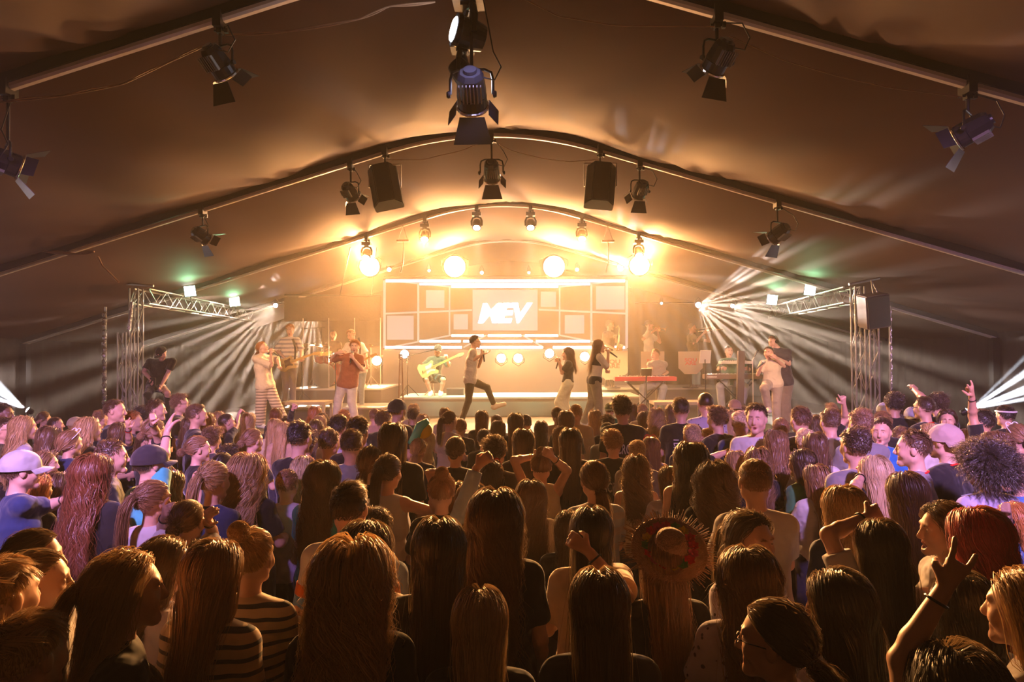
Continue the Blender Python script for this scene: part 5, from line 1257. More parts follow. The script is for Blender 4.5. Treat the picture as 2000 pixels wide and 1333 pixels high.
# ------------------------------------------------------------------ drum kit, keyboards and stands
M['drum'] = mat('red_drum_shell', (.42, .05, .03), .25); M['skin_head'] = mat('drum_head', (.50, .09, .05), .4); M['keysw'] = mat('white_keys', (.8, .78, .72), .3); M['redcase'] = mat('red_keyboard_case', (.65, .04, .03), .3); M['browncase'] = mat('dark_keyboard_case', (.16, .09, .06), .4); M['cymbal'] = mat('cymbal_bronze', (.8, .55, .22), .2, 1)
def drum(name, label, c, ax, r, L, m=None):
    root = thing(name, label, 'drum', c, 'red drum kit'); bm = NB(); lathe(bm, [(r, -L / 2), (r, L / 2)], (0, 0, 0), ax, 28); obj('shell', bm, m or M['drum'], root)
    for s_ in (-1, 1):
        a = Vector(ax).normalized() * (L / 2) * s_
        bm = NB(); lathe(bm, [(r * .97, 0), (r * .97, .004)], a, Vector(ax) * s_, 28); obj('drum_head', bm, M['skin_head'], root)
        bm = NB(); lathe(bm, [(r, -.018), (r * 1.04, -.018), (r * 1.04, .006), (r, .006)], a, Vector(ax) * s_, 28); obj('hoop', bm, M['chrome'], root)
    bm = NB(); _, x, y, z, _ = frame((0, 0, 0), ax)
    for k in range(8): d = (x * math.cos(k * PI / 4) + y * math.sin(k * PI / 4)) * r * 1.02; bar(bm, d - z * L * .3, d + z * L * .3, .007, 6)
    obj('lugs', bm, M['chrome'], root)
    return root
c = at(637, 728, 16.55); c.z = DZ + .29; drum('bass_drum', 'red bass drum lying on its side on the drum riser', c, (0, -1, .02), .28, .38)
c = at(625, 700, 16.7); c.z = DZ + .72; drum('tom_drum', 'small red tom drum mounted over the bass drum, left one', c, (.1, -.4, 1), .13, .2)
c = at(643, 700, 16.7); c.z = DZ + .72; drum('tom_drum', 'small red tom drum mounted over the bass drum, right one', c, (-.1, -.4, 1), .14, .22)
c = at(668, 712, 16.8); c.z = DZ + .42; drum('floor_tom', 'red floor tom drum at the right of the kit', c, (0, -.1, 1), .18, .34)
def tripod(root, h, r=.22, a0=0.3, m=None, top=.28):
    bm = NB(); bar(bm, (0, 0, .03), (0, 0, h), .011, 8); obj('pole', bm, m or M['alu'], root)
    for k in range(3):
        a = a0 + k * 2 * PI / 3; bm = NB(); bar(bm, (0, 0, top), (math.cos(a) * r, math.sin(a) * r, .01), .009, 6); obj('leg', bm, m or M['alu'], root)
def cymbal(x, y, Y, z, r, label, tilt=.1):
    p = at(x, y, Y); root = thing('cymbal_stand', label, 'cymbal', (p.x, Y, z), 'cymbals on tripod stands'); tripod(root, p.z - z)
    bm = NB(); lathe(bm, [(.02, .022), (.045, .012), (.05, .0), (r, -.018), (r, -.02), (.03, -.002)], (0, 0, p.z - z), (tilt, -.12, 1), 32); obj('cymbal', bm, M['cymbal'], root)
cymbal(611, 672, 16.5, DZ, .23, 'cymbal on tall tripod stand, highest on the left of the kit')
cymbal(632, 675, 16.9, DZ, .2, 'cymbal behind the left toms')
cymbal(724, 675, 16.6, DZ, .24, 'cymbal right of the rear guitarist')
cymbal(700, 690, 16.9, DZ, .2, 'low cymbal half hidden behind the rear guitarist')
def clear_mat():
    m = bpy.data.materials.new('clear_acrylic'); m.use_nodes = True; nt = m.node_tree; N = nt.nodes; nt.nodes.remove(N['Principled BSDF'])
    t = N.new('ShaderNodeBsdfTransparent'); g = N.new('ShaderNodeBsdfGlossy'); g.inputs['Roughness'].default_value = .05; ms = N.new('ShaderNodeMixShader'); fr = N.new('ShaderNodeFresnel'); fr.inputs[0].default_value = 1.3
    nt.links.new(fr.outputs[0], ms.inputs[0]); nt.links.new(t.outputs[0], ms.inputs[1]); nt.links.new(g.outputs[0], ms.inputs[2]); nt.links.new(ms.outputs[0], N['Material Output'].inputs[0]); return m
M['clear'] = clear_mat()
a = at(592, 622, 16.1); b = at(743, 622, 16.1); root = thing('drum_screen', 'clear acrylic screen standing in front of the drum kit', 'acrylic screen', ((a.x + b.x) / 2, 16.1, DZ)); W_ = b.x - a.x
for k in range(3):
    x = -W_ / 2 + W_ / 3 * (k + .5); bm = NB(); box(bm, (x, 0, (a.z - DZ) / 2), (W_ / 3 - .02, .008, a.z - DZ)); obj('panel', bm, M['clear'], root)
for k in range(4):
    x = -W_ / 2 + W_ / 3 * k; bm = NB(); box(bm, (x, 0, (a.z - DZ) / 2), (.012, .014, a.z - DZ)); obj('edge_strip', bm, M['white_alu'], root)

def keyboard(x0, x1, y, Y, label, case, dep=.32, h=.09, text=None):
    a = at(x0, y, Y); b = at(x1, y, Y); w_ = b.x - a.x; root = thing('keyboard', label, 'keyboard', ((a.x + b.x) / 2, Y + dep / 2, a.z))
    bm = NB(); box(bm, (0, 0, -h / 2), (w_, dep, h)); bmesh.ops.bevel(bm, geom=list(bm.edges), offset=.008, segments=2, affect='EDGES'); obj('case', bm, case, root)
    bm = NB(); n = int((w_ - .2) / .0235)
    for i in range(n): box(bm, (-w_ / 2 + .1 + (i + .5) * .0235, dep / 2 - .08, .006), (.0225, .14, .014))
    obj('white_keys', bm, M['keysw'], root)
    bm = NB()
    for i in range(n - 1):
        if i % 7 not in (2, 6): box(bm, (-w_ / 2 + .1 + (i + 1) * .0235, dep / 2 - .11, .018), (.012, .09, .014))
    obj('black_keys', bm, M['black'], root)
    bm = NB()
    for i in range(10): lathe(bm, [(.008, 0), (.007, .014)], (-w_ / 2 + .14 + i * w_ * .07, -dep / 2 + .06, 0), (0, 0, 1), 10)
    obj('control_knobs', bm, M['chrome'], root)
    return root, w_, a.z
def xstand(x, Y, z0, h, w_, label):
    root = thing('keyboard_stand', label, 'keyboard stand', (x, Y, z0)); 
    for s_ in (-1, 1):
        for yy in (-.12, .12): bm = NB(); bar(bm, (-s_ * w_ * .42, yy * s_, .02), (s_ * w_ * .36, yy * s_, h - .02), .014, 8); obj('leg', bm, M['black'], root)
        bm = NB(); bar(bm, (s_ * w_ * .36, -.18, h - .02), (s_ * w_ * .36, .18, h - .02), .016, 8); obj('support_arm', bm, M['black'], root)
kb, w_, kz = keyboard(1201, 1322, 737, 14.5, 'long keyboard with bright red body facing away from the crowd', M['redcase'])
xstand(kb.location.x, 14.66, SZ, kz - .09 - SZ, w_ * .8, 'black crossed stand under the red keyboard')
kb, w_, kz = keyboard(1379, 1502, 732, 14.5, 'dark keyboard, lower of the two stacked', M['browncase'], h=.1)
xstand(kb.location.x, 14.66, SZ, kz - .1 - SZ, w_ * .8, 'black crossed stand under the stacked keyboards')
def block_text(body, m, root, loc, w_, h_, name='lettering', shear=0, weight=.03, rotm=None):
    cu = bpy.data.curves.new('t', 'FONT'); cu.body = body; cu.size = 1; cu.extrude = .002; cu.offset = weight; cu.shear = shear; cu.space_line = .8; cu.align_x = 'CENTER'
    to = bpy.data.objects.new('t', cu); COL.objects.link(to); bpy.context.view_layer.update(); me = bpy.data.meshes.new_from_object(to); bpy.data.objects.remove(to)
    co = np.empty(len(me.vertices) * 3); me.vertices.foreach_get('co', co); co = co.reshape(-1, 3); lo, hi = co.min(0), co.max(0); out = np.zeros_like(co)
    out[:, 0] = ((co[:, 0] - lo[0]) / (hi[0] - lo[0]) - .5) * w_; out[:, 2] = ((co[:, 1] - lo[1]) / (hi[1] - lo[1]) - .5) * h_; out[:, 1] = -(co[:, 2] - lo[2]) 
    me.vertices.foreach_set('co', out.ravel()); o = obj(name, me, m, root); o.location = loc; return o
p = at(1391, 733, 14.48); block_text('YAMAHA', M['whitepl'], kb, (p.x - kb.location.x, -.165, -.05), .21, .03)
kb2, w2, kz2 = keyboard(1409, 1470, 706, 14.55, 'pale small keyboard, upper of the two stacked', M['whitepl'], dep=.24, h=.06)
root = thing('tier_stand', 'dark slanted arms carrying the upper keyboard', 'keyboard stand', (kb2.location.x, 14.66, kz))
for s_ in (-1, 1): bm = NB(); bar(bm, (s_ * .30, .1, .0), (s_ * .30, .1, kz2 - .06 - kz), .013, 8); bar(bm, (s_ * .3, .1, kz2 - .07 - kz), (s_ * .3, -.1, kz2 - .07 - kz), .013, 8); obj('support_arm', bm, M['black'], root)
# lettered boards
M['board'] = mat('board_card', (.62, .45, .32), .6); M['boardtext'] = mat('board_red_print', (.75, .16, .10), .6)
def board(x0, x1, y0, y1, Y, z0, label):
    a = at(x0, y0, Y); b = at(x1, y1, Y); root = thing('lettered_stand', label, 'music stand', ((a.x + b.x) / 2, Y, z0), 'lettered music stands of the brass players'); w_ = b.x - a.x; t, bo = a.z - z0, b.z - z0; c = w_ * .25
    bm = NB(); prism(bm, [(-w_ / 2, 0, t), (w_ / 2, 0, t), (w_ / 2, 0, bo + c), (w_ / 2 - c, 0, bo), (-w_ / 2 + c, 0, bo), (-w_ / 2, 0, bo + c)], (0, .03, 0)); obj('front_board', bm, M['board'], root)
    block_text('SQU\nARE', M['boardtext'], root, (0, -.004, bo + (t - bo) * .55), w_ * .5, (t - bo) * .3)
    bm = NB(); bar(bm, (0, .05, 0.02), (0, .05, bo + .1), .018, 8); obj('pole', bm, M['black'], root)
    bm = NB(); lathe(bm, [(.2, 0), (.2, .015), (.03, .025)], (0, .05, 0)); obj('foot', bm, M['black'], root)
board(1168, 1226, 686, 742, 17.25, HZ, 'beige lettered stand in front of the saxophonist')
board(1252, 1298, 687, 736, 17.28, HZ, 'beige lettered stand behind the red keyboard player')
board(1325, 1373, 687, 731, 17.25, HZ, 'beige lettered stand in front of the trombonist')
def stand(name, x, y, Y, z, label, cat, desk=None, m=None, tilt=.35, r=.25):
    p = at(x, y, Y); root = thing(name, label, cat, (p.x, Y, z)); tripod(root, p.z - z, r, m=m or M['black'])
    if desk:
        R = Matrix.Rotation(tilt, 3, 'X'); bm = NB(); box(bm, (0, -.02, p.z - z + .05), (desk[0], .012, desk[1]), R); obj('desk', bm, desk[2], root)
    return root, p
stand('tablet_stand', 1377, 702, 13.9, SZ, 'music stand with pale tilted tablets left of the stacked keyboards', 'music stand', (.22, .28, M['whitepl']))
stand('tablet_stand', 1262, 732, 14.35, kz - .0 if 0 else SZ, 'dark tablet on stand in front of the red keyboard player', 'music stand', (.22, .16, M['black']))
stand('tablet_stand', 655, 706, 14.2, SZ, 'dark tablet on stand in front of the drum kit', 'music stand', (.24, .13, M['black']), tilt=1.0)
def boom(x, y, Y, z, x2, y2, label, m=None, dy=0):
    p = at(x, y, Y); q = at(x2, y2, Y + dy); root = thing('microphone_stand', label, 'microphone stand', (p.x, Y, z), 'microphone stands'); tripod(root, p.z - z, .26, m=m or M['black'])
    a = Vector((0, 0, p.z - z)); b = q - Vector((p.x, Y, z)); bm = NB(); bar(bm, a - (b - a) * .25, b, .008, 8); obj('boom_arm', bm, m or M['black'], root)
    bm = NB(); d = (b - a).normalized(); lathe(bm, [(.012, -.02), (.016, .08), (.024, .1), (.026, .12), (.015, .14)], b, d, 12); obj('microphone', bm, M['black'], root)
boom(796, 696, 15.8, RZ, 842, 685, 'microphone stand with long boom reaching to the bassist')
boom(1470, 703, 13.9, SZ, 1474, 696, 'straight pale microphone stand right of the black column', M['white_alu'])
boom(628, 640, 17.0, DZ, 600, 642, 'overhead microphone stand above the drum kit left side')
boom(590, 700, 15.7, LZ, 596, 690, 'short microphone stand beside the guitar neck')
def aframe():
    root = thing('folding_stand', 'tall thin black folding frame left of the bassist', 'stand', (at(783, 700, 14.9).x, 14.9, SZ)); o = root.location
    for a, b in (((781, 692), (778, 818)), ((785, 692), (788, 818))): bm = NB(); bar(bm, at(*a, 14.9) - o, Vector((at(*b, 14.9).x - o.x, 0, .01)), .015, 6); obj('leg', bm, M['tortoise'], root)
    bm = NB(); bar(bm, at(781, 694, 14.9) - o, at(785, 694, 14.9) - o, .02, 6); obj('top_joint', bm, M['black'], root)
aframe()
def column():
    a = at(1447, 685, 13.6); root = thing('narrow_column', 'tall narrow black column standing in front of the stacked keyboards', 'column speaker', (a.x, 13.6, SZ)); R = Matrix.Rotation(math.radians(2), 3, 'Y')
    bm = NB(); box(bm, (-.02, 0, (a.z - SZ) / 2), (.13, .1, a.z - SZ - .02), R); bmesh.ops.bevel(bm, geom=list(bm.edges), offset=.008, segments=2, affect='EDGES'); obj('cabinet', bm, M['spk'], root)
    for s_ in (-1, 1): bm = NB(); bar(bm, (0, 0, .25), (s_ * .28, -.1, .012), .014, 6); obj('leg', bm, M['black'], root)
column()
root = thing('amplifier', 'low dark amplifier on the stage floor right of the bassist feet', 'amplifier', (at(890, 770, 16.4).x, 16.4, RZ)); bm = NB(); box(bm, (0, 0, .08), (.42, .25, .16)); obj('cabinet', bm, M['spk'], root); bm = NB(); box(bm, (0, -.13, .08), (.38, .01, .12)); obj('grille', bm, M['black'], root)
root = thing('stage_monitor', 'small box with grille on the stage at the far left behind the technician', 'loudspeaker', (at(348, 760, 14.0).x, 14.0, SZ)); bm = NB(); box(bm, (0, 0, .42), (.38, .3, .14)); box(bm, (0, 0, .18), (.3, .25, .36)); obj('cabinet', bm, M['spk'], root); bm = NB(); box(bm, (0, -.155, .42), (.34, .01, .1)); obj('grille', bm, M['black'], root)
# ------------------------------------------------------------------ the crowd
from mathutils.bvhtree import BVHTree
K_ = {'bk': (.014, .013, .015), 'ch': (.05, .045, .05), 'wh': (.60, .57, .58), 'nv': (.022, .035, .10), 'gr': (.24, .23, .25), 'te': (.06, .36, .42), 'bl': (.03, .16, .5), 'lb': (.36, .46, .62), 'gn': (.05, .17, .08),
      'lv': (.42, .38, .52), 'cr': (.62, .50, .34), 'br': (.16, .09, .05), 'be': (.55, .42, .3), 'sk': (.55, .35, .25), 'gb': (.30, .34, .42), 'rd': (.5, .05, .04)}
def crowd_pose(fem, arms):
    J = base_pose(); A = lambda *v: np.array(v, float)
    if fem:
        for s_, g in (('L', -1), ('R', 1)):
            J['sh' + s_] = A(g * .138, -.01, 1.365); J['el' + s_] = A(g * .185, -.02, 1.11); J['wr' + s_] = A(g * .175, .1, .91)
    if arms == 'clasp':
        for s_, g in (('L', -1), ('R', 1)): J['el' + s_] = A(g * .2, .10, 1.13); J['wr' + s_] = A(g * .05, .27, 1.22)
    if arms == 'bent':
        for s_, g in (('L', -1), ('R', 1)): J['el' + s_] = A(g * .215, .05, 1.12); J['wr' + s_] = A(g * .16, .27, 1.12)
    return J
CB, CT, CL = {}, {}, {}
def cbody(fem, arms, mouth=0, far=False):
    k = (fem, arms, mouth, far)
    if k not in CB: CB[k] = body_mesh('body', crowd_pose(fem, arms), {}, fem, mouth, .0100 if far else .0068, legs=False)
    return CB[k]
def ctop(fem, arms, style, loose, far=False):
    k = (fem, arms, style, loose, far)
    if k not in CT: CT[k] = top_mesh(crowd_pose(fem, arms), style, fem, loose=loose, g=.012, h=.014 if far else .010)
    return CT[k]
def clegs(fem):
    if fem not in CL: CL[fem] = legs_mesh(crowd_pose(fem, 'down'), 'straight', h=.018)
    return CL[fem]
def cshoe(s_):
    k = 'shoe' + s_
    if k not in CL:
        bd = Body(); J = base_pose(); an, toe = J['an' + s_], J['toe' + s_]; d = nv(toe - an); bd.cone(an + np.array((0, 0, -.02)) - d * .02, toe + d * .02, .055, .042, .02); bd.cone(an + np.array((0, 0, .02)), an + np.array((0, 0, -.02)), .054, .057, .02); CL[k] = to_mesh('shoe', *bd.mesh(.014))
    return CL[k]

def ray(px, py):
    d = CR * ((px - 1000) / FPX) + CU * ((666.5 - py) / FPX) + CF
    return np.array((0, 0, CH)), nv(np.array(d))
def reach(c, px, py, L, near):
    """the point seen at pixel px, py that lies L from c (nearer or farther one)"""
    o, d = ray(px, py); b = (c - o) @ d; q = o + b * d; h2 = L * L - ((q - c) ** 2).sum()
    if h2 <= 0: return c + nv(q - c) * L
    return o + (b - math.sqrt(h2) * (1 if near else -1)) * d

WIDTH = {'short': .180, 'short2': .175, 'crop': .172, 'buzz': .165, 'curly': .20, 'afro': .37, 'pony': .182, 'lowpony': .182, 'bun': .182, 'topbun': .182, 'half': .19}
PEOPLE = []
def person(x, y, w, hk, hc, face, top, col, label, fem=None, arms='down', up=None, skin='f', hand=None, m='cloth', cap=None, capback=False, loose=.006, prt=None, mouth=0, glasses=False, extra=None, h=None, legs=(.05, .05, .08), group=None):
    PEOPLE.append(dict(x=x, y=y, w=w, hk=hk, hc=hc, face=face, top=top, col=col, label=label, fem=fem if fem is not None else hk not in ('short', 'short2', 'crop', 'buzz', 'curly', 'afro'), arms=arms, up=up, skin=skin, m=m, cap=cap, capback=capback, loose=loose, prt=prt, mouth=mouth, glasses=glasses, extra=extra, h=h, legs=legs, group=group))

P = person
# back rows, left side
P(5, 785, 30, 'short', 'bk', 80, 's', 'bk', 'dark-haired man cut off by the left edge stretching an arm with a watch', skin='b', up={'R': ((32, 862), (58, 838), 'open', True)})
P(8, 812, 34, 'short2', 'db', 85, 's', 'bk', 'young man in glasses at the left edge above the grey cap', glasses=True)
P(45, 808, 40, 'wavy', 'bl', 40, 's', 'lv', 'pale blonde girl with arm bent, beside the raised dark hand with a watch')
P(85, 801, 24, 'bun', 'br', 20, 's', 'bk', 'brown-haired girl right of the blonde girl at the back left')
P(107, 811, 22, 'crop', 'br', 60, 's', 'bk', 'small boy in shadow between blonde girls at the back left')
P(147, 812, 26, 'crop', 'bl', 30, 's', 'ch', 'boy in pale cap lit from above, left of the tall wavy blonde', cap=(.4, .33, .2))
P(172, 811, 42, 'wavy', 'bl', 35, 's', 'bk', 'girl with long wavy blonde hair and black t-shirt, turned half to the stage lights', fem=True)
P(195, 799, 26, 'short', 'lb', 20, 's', 'bk', 'boy with sandy hair behind the long wavy blonde')
P(222, 777, 30, 'short2', 'br', 75, 's', 'bk', 'tall brown-haired young man in black t-shirt below the foil-wrapped pole', h=1.84)
P(232, 823, 36, 'straight', 'br', 10, 's', 'bk', 'girl with straight brown hair raising two fingers under the foil-wrapped pole', up={'R': ((252, 862), (250, 836), 'peace', True)})
P(258, 801, 30, 'short', 'gi', 65, 's', 'bk', 'ginger-brown fringed boy next to the hand with two raised fingers')
P(280, 791, 32, 'curly', 'bk', 10, 's', 'bk', 'person with dark curly hair between the ginger boy and the fringed young man', fem=False)
P(303, 778, 36, 'short', 'br', 75, 's', 'bk', 'fringed young man in black t-shirt standing below the bending technician', h=1.8)
P(300, 817, 38, 'bun', 'lb', 20, 's', 'bk', 'girl with light brown hair under a small raised fist', up={'R': ((306, 850), (298, 825), 'fist', True)})
P(302, 830, 42, 'pony', 'br', 40, 's', 'lv', 'girl with curly brown ponytail and earring left of the big raised hand', h=1.6)
P(350, 768, 36, 'curly', 'lb', 70, 's', 'ch', 'curly-haired young man with glasses at the back, below the dark corner of the stage', glasses=True, h=1.8)
P(353, 793, 26, 'bob', 'br', 10, 's', 'bk', 'small person with straight bobbed hair under the curly man with glasses')
P(382, 787, 30, 'short2', 'br', 55, 's', 'bk', 'boy with short brown hair right of the small bobbed head')
P(372, 811, 34, 'straight2', 'br', 15, 's', 'ch', 'girl with long brown hair right behind the big raised hand')
P(403, 806, 34, 'wavy2', 'lb', 10, 's', 'ch', 'girl with tousled amber-lit hair left of the short-haired boy in black')
P(428, 801, 24, 'straight', 'bl', 5, 's', 'cr', 'amber-blond girl at the back below the patterned trousers, left of the raised fist')
P(441, 806, 27, 'crop', 'db', 50, 's', 'bk', 'short-haired boy in black jacket left of the arm with bracelet', up={'R': ((460, 835), (466, 812), 'fist', False)})
P(485, 804, 30, 'straight2', 'bl', 5, 's', 'cr', 'girl with blond gathered hair in front of the patterned trousers')
P(492, 836, 38, 'bun', 'lb', 30, 's', 'bk', 'girl with light brown pinned-up hair behind the long lilac-lit waves')
P(412, 833, 40, 'curly', 'br', 10, 's', 'ch', 'person with loose curly brown bob behind the bare-shouldered girl', fem=True)
P(385, 850, 44, 'bun', 'lb', 55, 'n', 'bk', 'bare-shouldered girl with earring looking aside, between the big hand and dark curls', h=1.62)
P(445, 868, 34, 'curly', 'bk', 20, 's', 'bk', 'person with dark curly hair right of the bare-shouldered girl', fem=True)
P(434, 884, 40, 'bun', 'bk', 15, 's', 'bk', 'girl with a dark knot of hair behind the frizzy blonde ponytail', h=1.5)
P(96, 829, 43, 'straight', 'br', 5, 's', 'ch', 'girl with smooth brown hair between the watch hand and the white sunglasses')
P(134, 838, 40, 'lowpony', 'lb', 25, 'l', 'nv', 'girl in navy hoodie with white sunglasses pushed up on her head', extra='shades_white', loose=.02)
P(88, 880, 36, 'wavy2', 'lb', 75, 's', 'lv', 'girl seen in profile with open mouth right of the grey cap', mouth=.02)
P(215, 858, 54, 'short', 'br', 60, 's', 'bk', 'laughing bearded young man in profile above the long auburn hair', mouth=.02, h=1.72)
P(112, 919, 48, 'straight2', 'br', 10, 's', 'bk', 'girl with sleek plum-lit brown hair between the grey cap boy and the auburn hair')
P(70, 924, 34, 'bob', 'gi', 20, 's', 'bk', 'person with ginger bob partly behind the outstretched arm of the cap boy')
P(38, 878, 66, 'crop', 'br', 45, 's', 'nv', 'boy in pale grey cap and navy polo with arm stretched out', cap=(.42, .40, .40), up={'R': ((95, 990), (130, 975), 'relax', False)}, h=1.74)
P(291, 868, 50, 'crop', 'bk', 35, 's', 'te', 'man in dark corduroy cap and blue t-shirt throwing a big open hand up', cap=(.03, .025, .03), up={'R': ((318, 905), (326, 850), 'open', False)}, h=1.74)
P(180, 886, 98, 'wavy', 'au', 5, 's', 'bk', 'girl with voluminous long auburn hair over a black t-shirt, below the laughing man', h=1.72)
P(296, 938, 60, 'pony', 'lb', 25, 's', 'wh', 'girl with lilac-lit ponytail tied by a pale scrunchie, beside the auburn hair', mouth=0)
P(332, 918, 42, 'wavy', 'br', 10, 's', 'bk', 'girl with brown wavy hair between the scrunchie ponytail and the frizzy blonde')
P(415, 901, 58, 'pony', 'bl', 15, 's', 'nv', 'girl with frizzy blonde ponytail haloed by the lights')
P(365, 977, 68, 'bun', 'br', 5, 's', 'wh', 'girl with pinned-up brown hair holding both hands up beside her head', up={'L': ((318, 1035), (322, 1010), 'cup', False), 'R': ((415, 1045), (408, 1018), 'cup', False)})
P(482, 888, 88, 'wavy2', 'bl', 5, 's', 'bk', 'girl with very long lilac-lit blond waves in front of the dark t-shirt boy', h=1.68)
# middle back rows
P(539, 796, 26, 'bob', 'au', 5, 's', 'bk', 'person with auburn bob right in front of the patterned trousers')
P(562, 812, 26, 'bob2', 'db', 10, 'l', 'bk', 'girl in black raising a fist in front of the drum platform', up={'R': ((566, 820), (572, 800), 'fist', True)})
P(537, 816, 32, 'straight', 'bl', 5, 's', 'cr', 'first of two long-haired blondes side by side left of the black haircuts')
P(552, 822, 34, 'straight2', 'bl', 5, 's', 'sk', 'second of two long-haired blondes, whose hair falls to a peach top')
P(615, 792, 28, 'straight', 'gi', 15, 's', 'br', 'girl with copper-ginger hair in front of the white jeans')
P(630, 806, 24, 'bob', 'br', 5, 's', 'bk', 'girl with brown hair between the copper hair and the singer in white jeans')
P(625, 810, 26, 'straight2', 'bl', -5, 's', 'wh', 'girl with bleached straight hair below the copper-haired girl')
P(617, 818, 28, 'bob2', 'br', 5, 's', 'bk', 'girl with round light brown head left of the dark-haired boy in pink-lit shirt')
P(660, 810, 38, 'short', 'bk', 20, 's', 'lv', 'boy with thick dark hair and pale shirt standing before the white jeans')
P(672, 801, 22, 'curly', 'gi', 0, 's', 'br', 'person with ginger head seen between the white-jeaned legs', fem=True)
P(697, 814, 42, 'short', 'bk', 5, 's', 'bk', 'young man with large dark mop of hair right below the white jeans')
P(584, 823, 44, 'short', 'bk', 15, 's', 'bk', 'boy with black hair and black t-shirt behind the spiky-haired boy')
P(595, 842, 44, 'curly', 'db', 0, 's', 'bk', 'boy with spiky dark hair and glowing red ears in black t-shirt')
P(642, 838, 40, 'short', 'db', 15, 's', 'bk', 'boy with bowed dark head right of the red-eared boy')
P(686, 837, 42, 'short2', 'db', -5, 's', 'gb', 'boy with smooth dark hair in grey-blue t-shirt')
P(731, 798, 22, 'short2', 'lb', 5, 's', 'sk', 'light-haired child at the back left of the yellow inflatable')
P(747, 802, 32, 'curly', 'br', 10, 's', 'bk', 'young man with short wiry hair glowing orange, left of the yellow inflatable')
P(775, 779, 28, 'crop', 'bk', 30, 's', 'bk', 'person in dark backwards cap at the tip of the yellow inflatable', cap=(.03, .03, .03), capback=True, h=1.8)
P(767, 824, 46, 'straight', 'db', 5, 's', 'bk', 'tall young man with long dark hair and black t-shirt in front of the inflatable', fem=False, h=1.84)
P(808, 788, 25, 'straight2', 'bl', -5, 's', 'cr', 'blond-haired girl just behind the inflatable')
P(806, 798, 22, 'curly', 'db', -5, 's', 'bk', 'dark curly head pressed against the yellow inflatable')
P(825, 809, 20, 'bob', 'bl', 0, 's', 'cr', 'small blonde head above the turquoise end of the inflatable')
P(817, 856, 34, 'lowpony', 'bl', 10, 's', 'bk', 'blonde girl with hair tied low below the turquoise end of the inflatable')
P(869, 796, 24, 'straight2', 'lb', -5, 's', 'cr', 'light brown haired girl behind the ponytailed girl near stage centre')
P(877, 803, 29, 'pony', 'br', 35, 's', 'cr', 'girl with brown ponytail looking right, left of the kicking singer leg', m='cloth')
P(900, 818, 26, 'bun', 'lb', 0, 's', 'bk', 'girl in dark top with haloed updo below the kicking singer')
P(941, 802, 30, 'straight', 'br', 0, 's', 'ch', 'girl with smooth brown hair directly under the raised shoe')
P(970, 811, 22, 'short2', 'br', 0, 's', 'bk', 'small round brown head right of the girl under the raised shoe')
P(973, 821, 33, 'wavy', 'br', 5, 's', 'bk', 'girl with dark wavy hair in the gap before the teal floor light')
P(889, 853, 42, 'bun', 'db', 0, 's', 'bk', 'girl with frizzy haloed bun and black t-shirt with small white print', prt=('ICH', .12, .03, 1.2, 0))
P(945, 838, 32, 'bun', 'db', 5, 's', 'bk', 'girl with dark tied hair left of the high raised hand')
P(967, 853, 50, 'curly', 'db', 10, 's', 'bk', 'person with dark fluffy hair behind the high raised hand', fem=True)
P(960, 901, 52, 'bob', 'db', 5, 's', 'cr', 'girl with red sunglasses on top of her dark hair, under the raised hand', extra='shades_red')
P(921, 945, 62, 'straight2', 'br', 10, 'l', 'lb', 'girl in pale sleeve stretching one arm straight up at the centre', up={'L': ((905, 990), (935, 900), 'relax', True)}, h=1.6)
P(592, 891, 56, 'bob2', 'pb', 5, 's', 'ch', 'girl with pale blond bob and dark t-shirt with white letters on the back', prt=('TK', .10, .06, 1.25, .03))
P(560, 915, 36, 'crop', 'lb', 0, 's', 'lv', 'person in lilac-lit pale t-shirt partly behind the pale bob', fem=False)
P(630, 900, 62, 'wavy', 'br', 5, 's', 'te', 'girl with wavy brown hair and turquoise t-shirt')
P(722, 871, 50, 'lowpony', 'br', 10, 's', 'bk', 'girl with low ponytail behind the girl in white sleeveless top')
P(700, 873, 34, 'bob', 'lb', 25, 's', 'gr', 'light-haired person in grey shirt just left of the low ponytail')
P(757, 888, 60, 'pony', 'db', 15, 'n', 'wh', 'girl in white sleeveless top with long dark ponytail and raised fist', up={'R': ((852, 1002), (843, 946), 'fist', True)}, h=1.66)
P(681, 941, 62, 'short2', 'db', 5, 'h', 'wh', 'dark-haired boy in pale t-shirt with orange and blue sleeve bands', extra='sleeve_bands', h=1.74)
P(862, 923, 60, 'topbun', 'lb', -10, 's', 'bk', 'girl with curly knot of light brown hair right of the raised fist', h=1.6)
P(890, 941, 52, 'straight', 'db', 5, 's', 'bk', 'girl with straight dark hair left of the arm stretched straight up')
P(732, 995, 60, 'curly', 'bk', 20, 's', 'lb', 'boy with short wavy dark hair and pale blue t-shirt')
# middle right
P(1007, 807, 34, 'straight', 'br', 0, 's', 'bk', 'girl with long dark hair against the bright teal floor light')
P(1027, 811, 20, 'short2', 'db', 0, 's', 'bk', 'small head right of the hair against the teal floor light')
P(1088, 796, 25, 'pony', 'br', -5, 's', 'cr', 'girl with a high ponytail below the cream wide trousers')
P(1106, 802, 34, 'straight2', 'br', 0, 's', 'bk', 'girl with smooth long hair right of the high ponytail')
P(1125, 790, 26, 'crop', 'bl', 0, 's', 'cr', 'blond short-haired person in cream t-shirt below the singing women', fem=False)
P(1162, 801, 30, 'straight', 'bl', 0, 's', 'gn', 'girl with long honey-blond hair over green printed top', prt=('Jesus', .12, .05, 1.18, 0))
P(1191, 788, 24, 'crop', 'br', 0, 's', 'gn', 'person in green cap at the back left of the tall curly man', cap=(.10, .14, .05), capback=True)
P(1188, 812, 26, 'curly', 'db', 0, 's', 'bk', 'small curly head left of the tall man in black printed t-shirt')
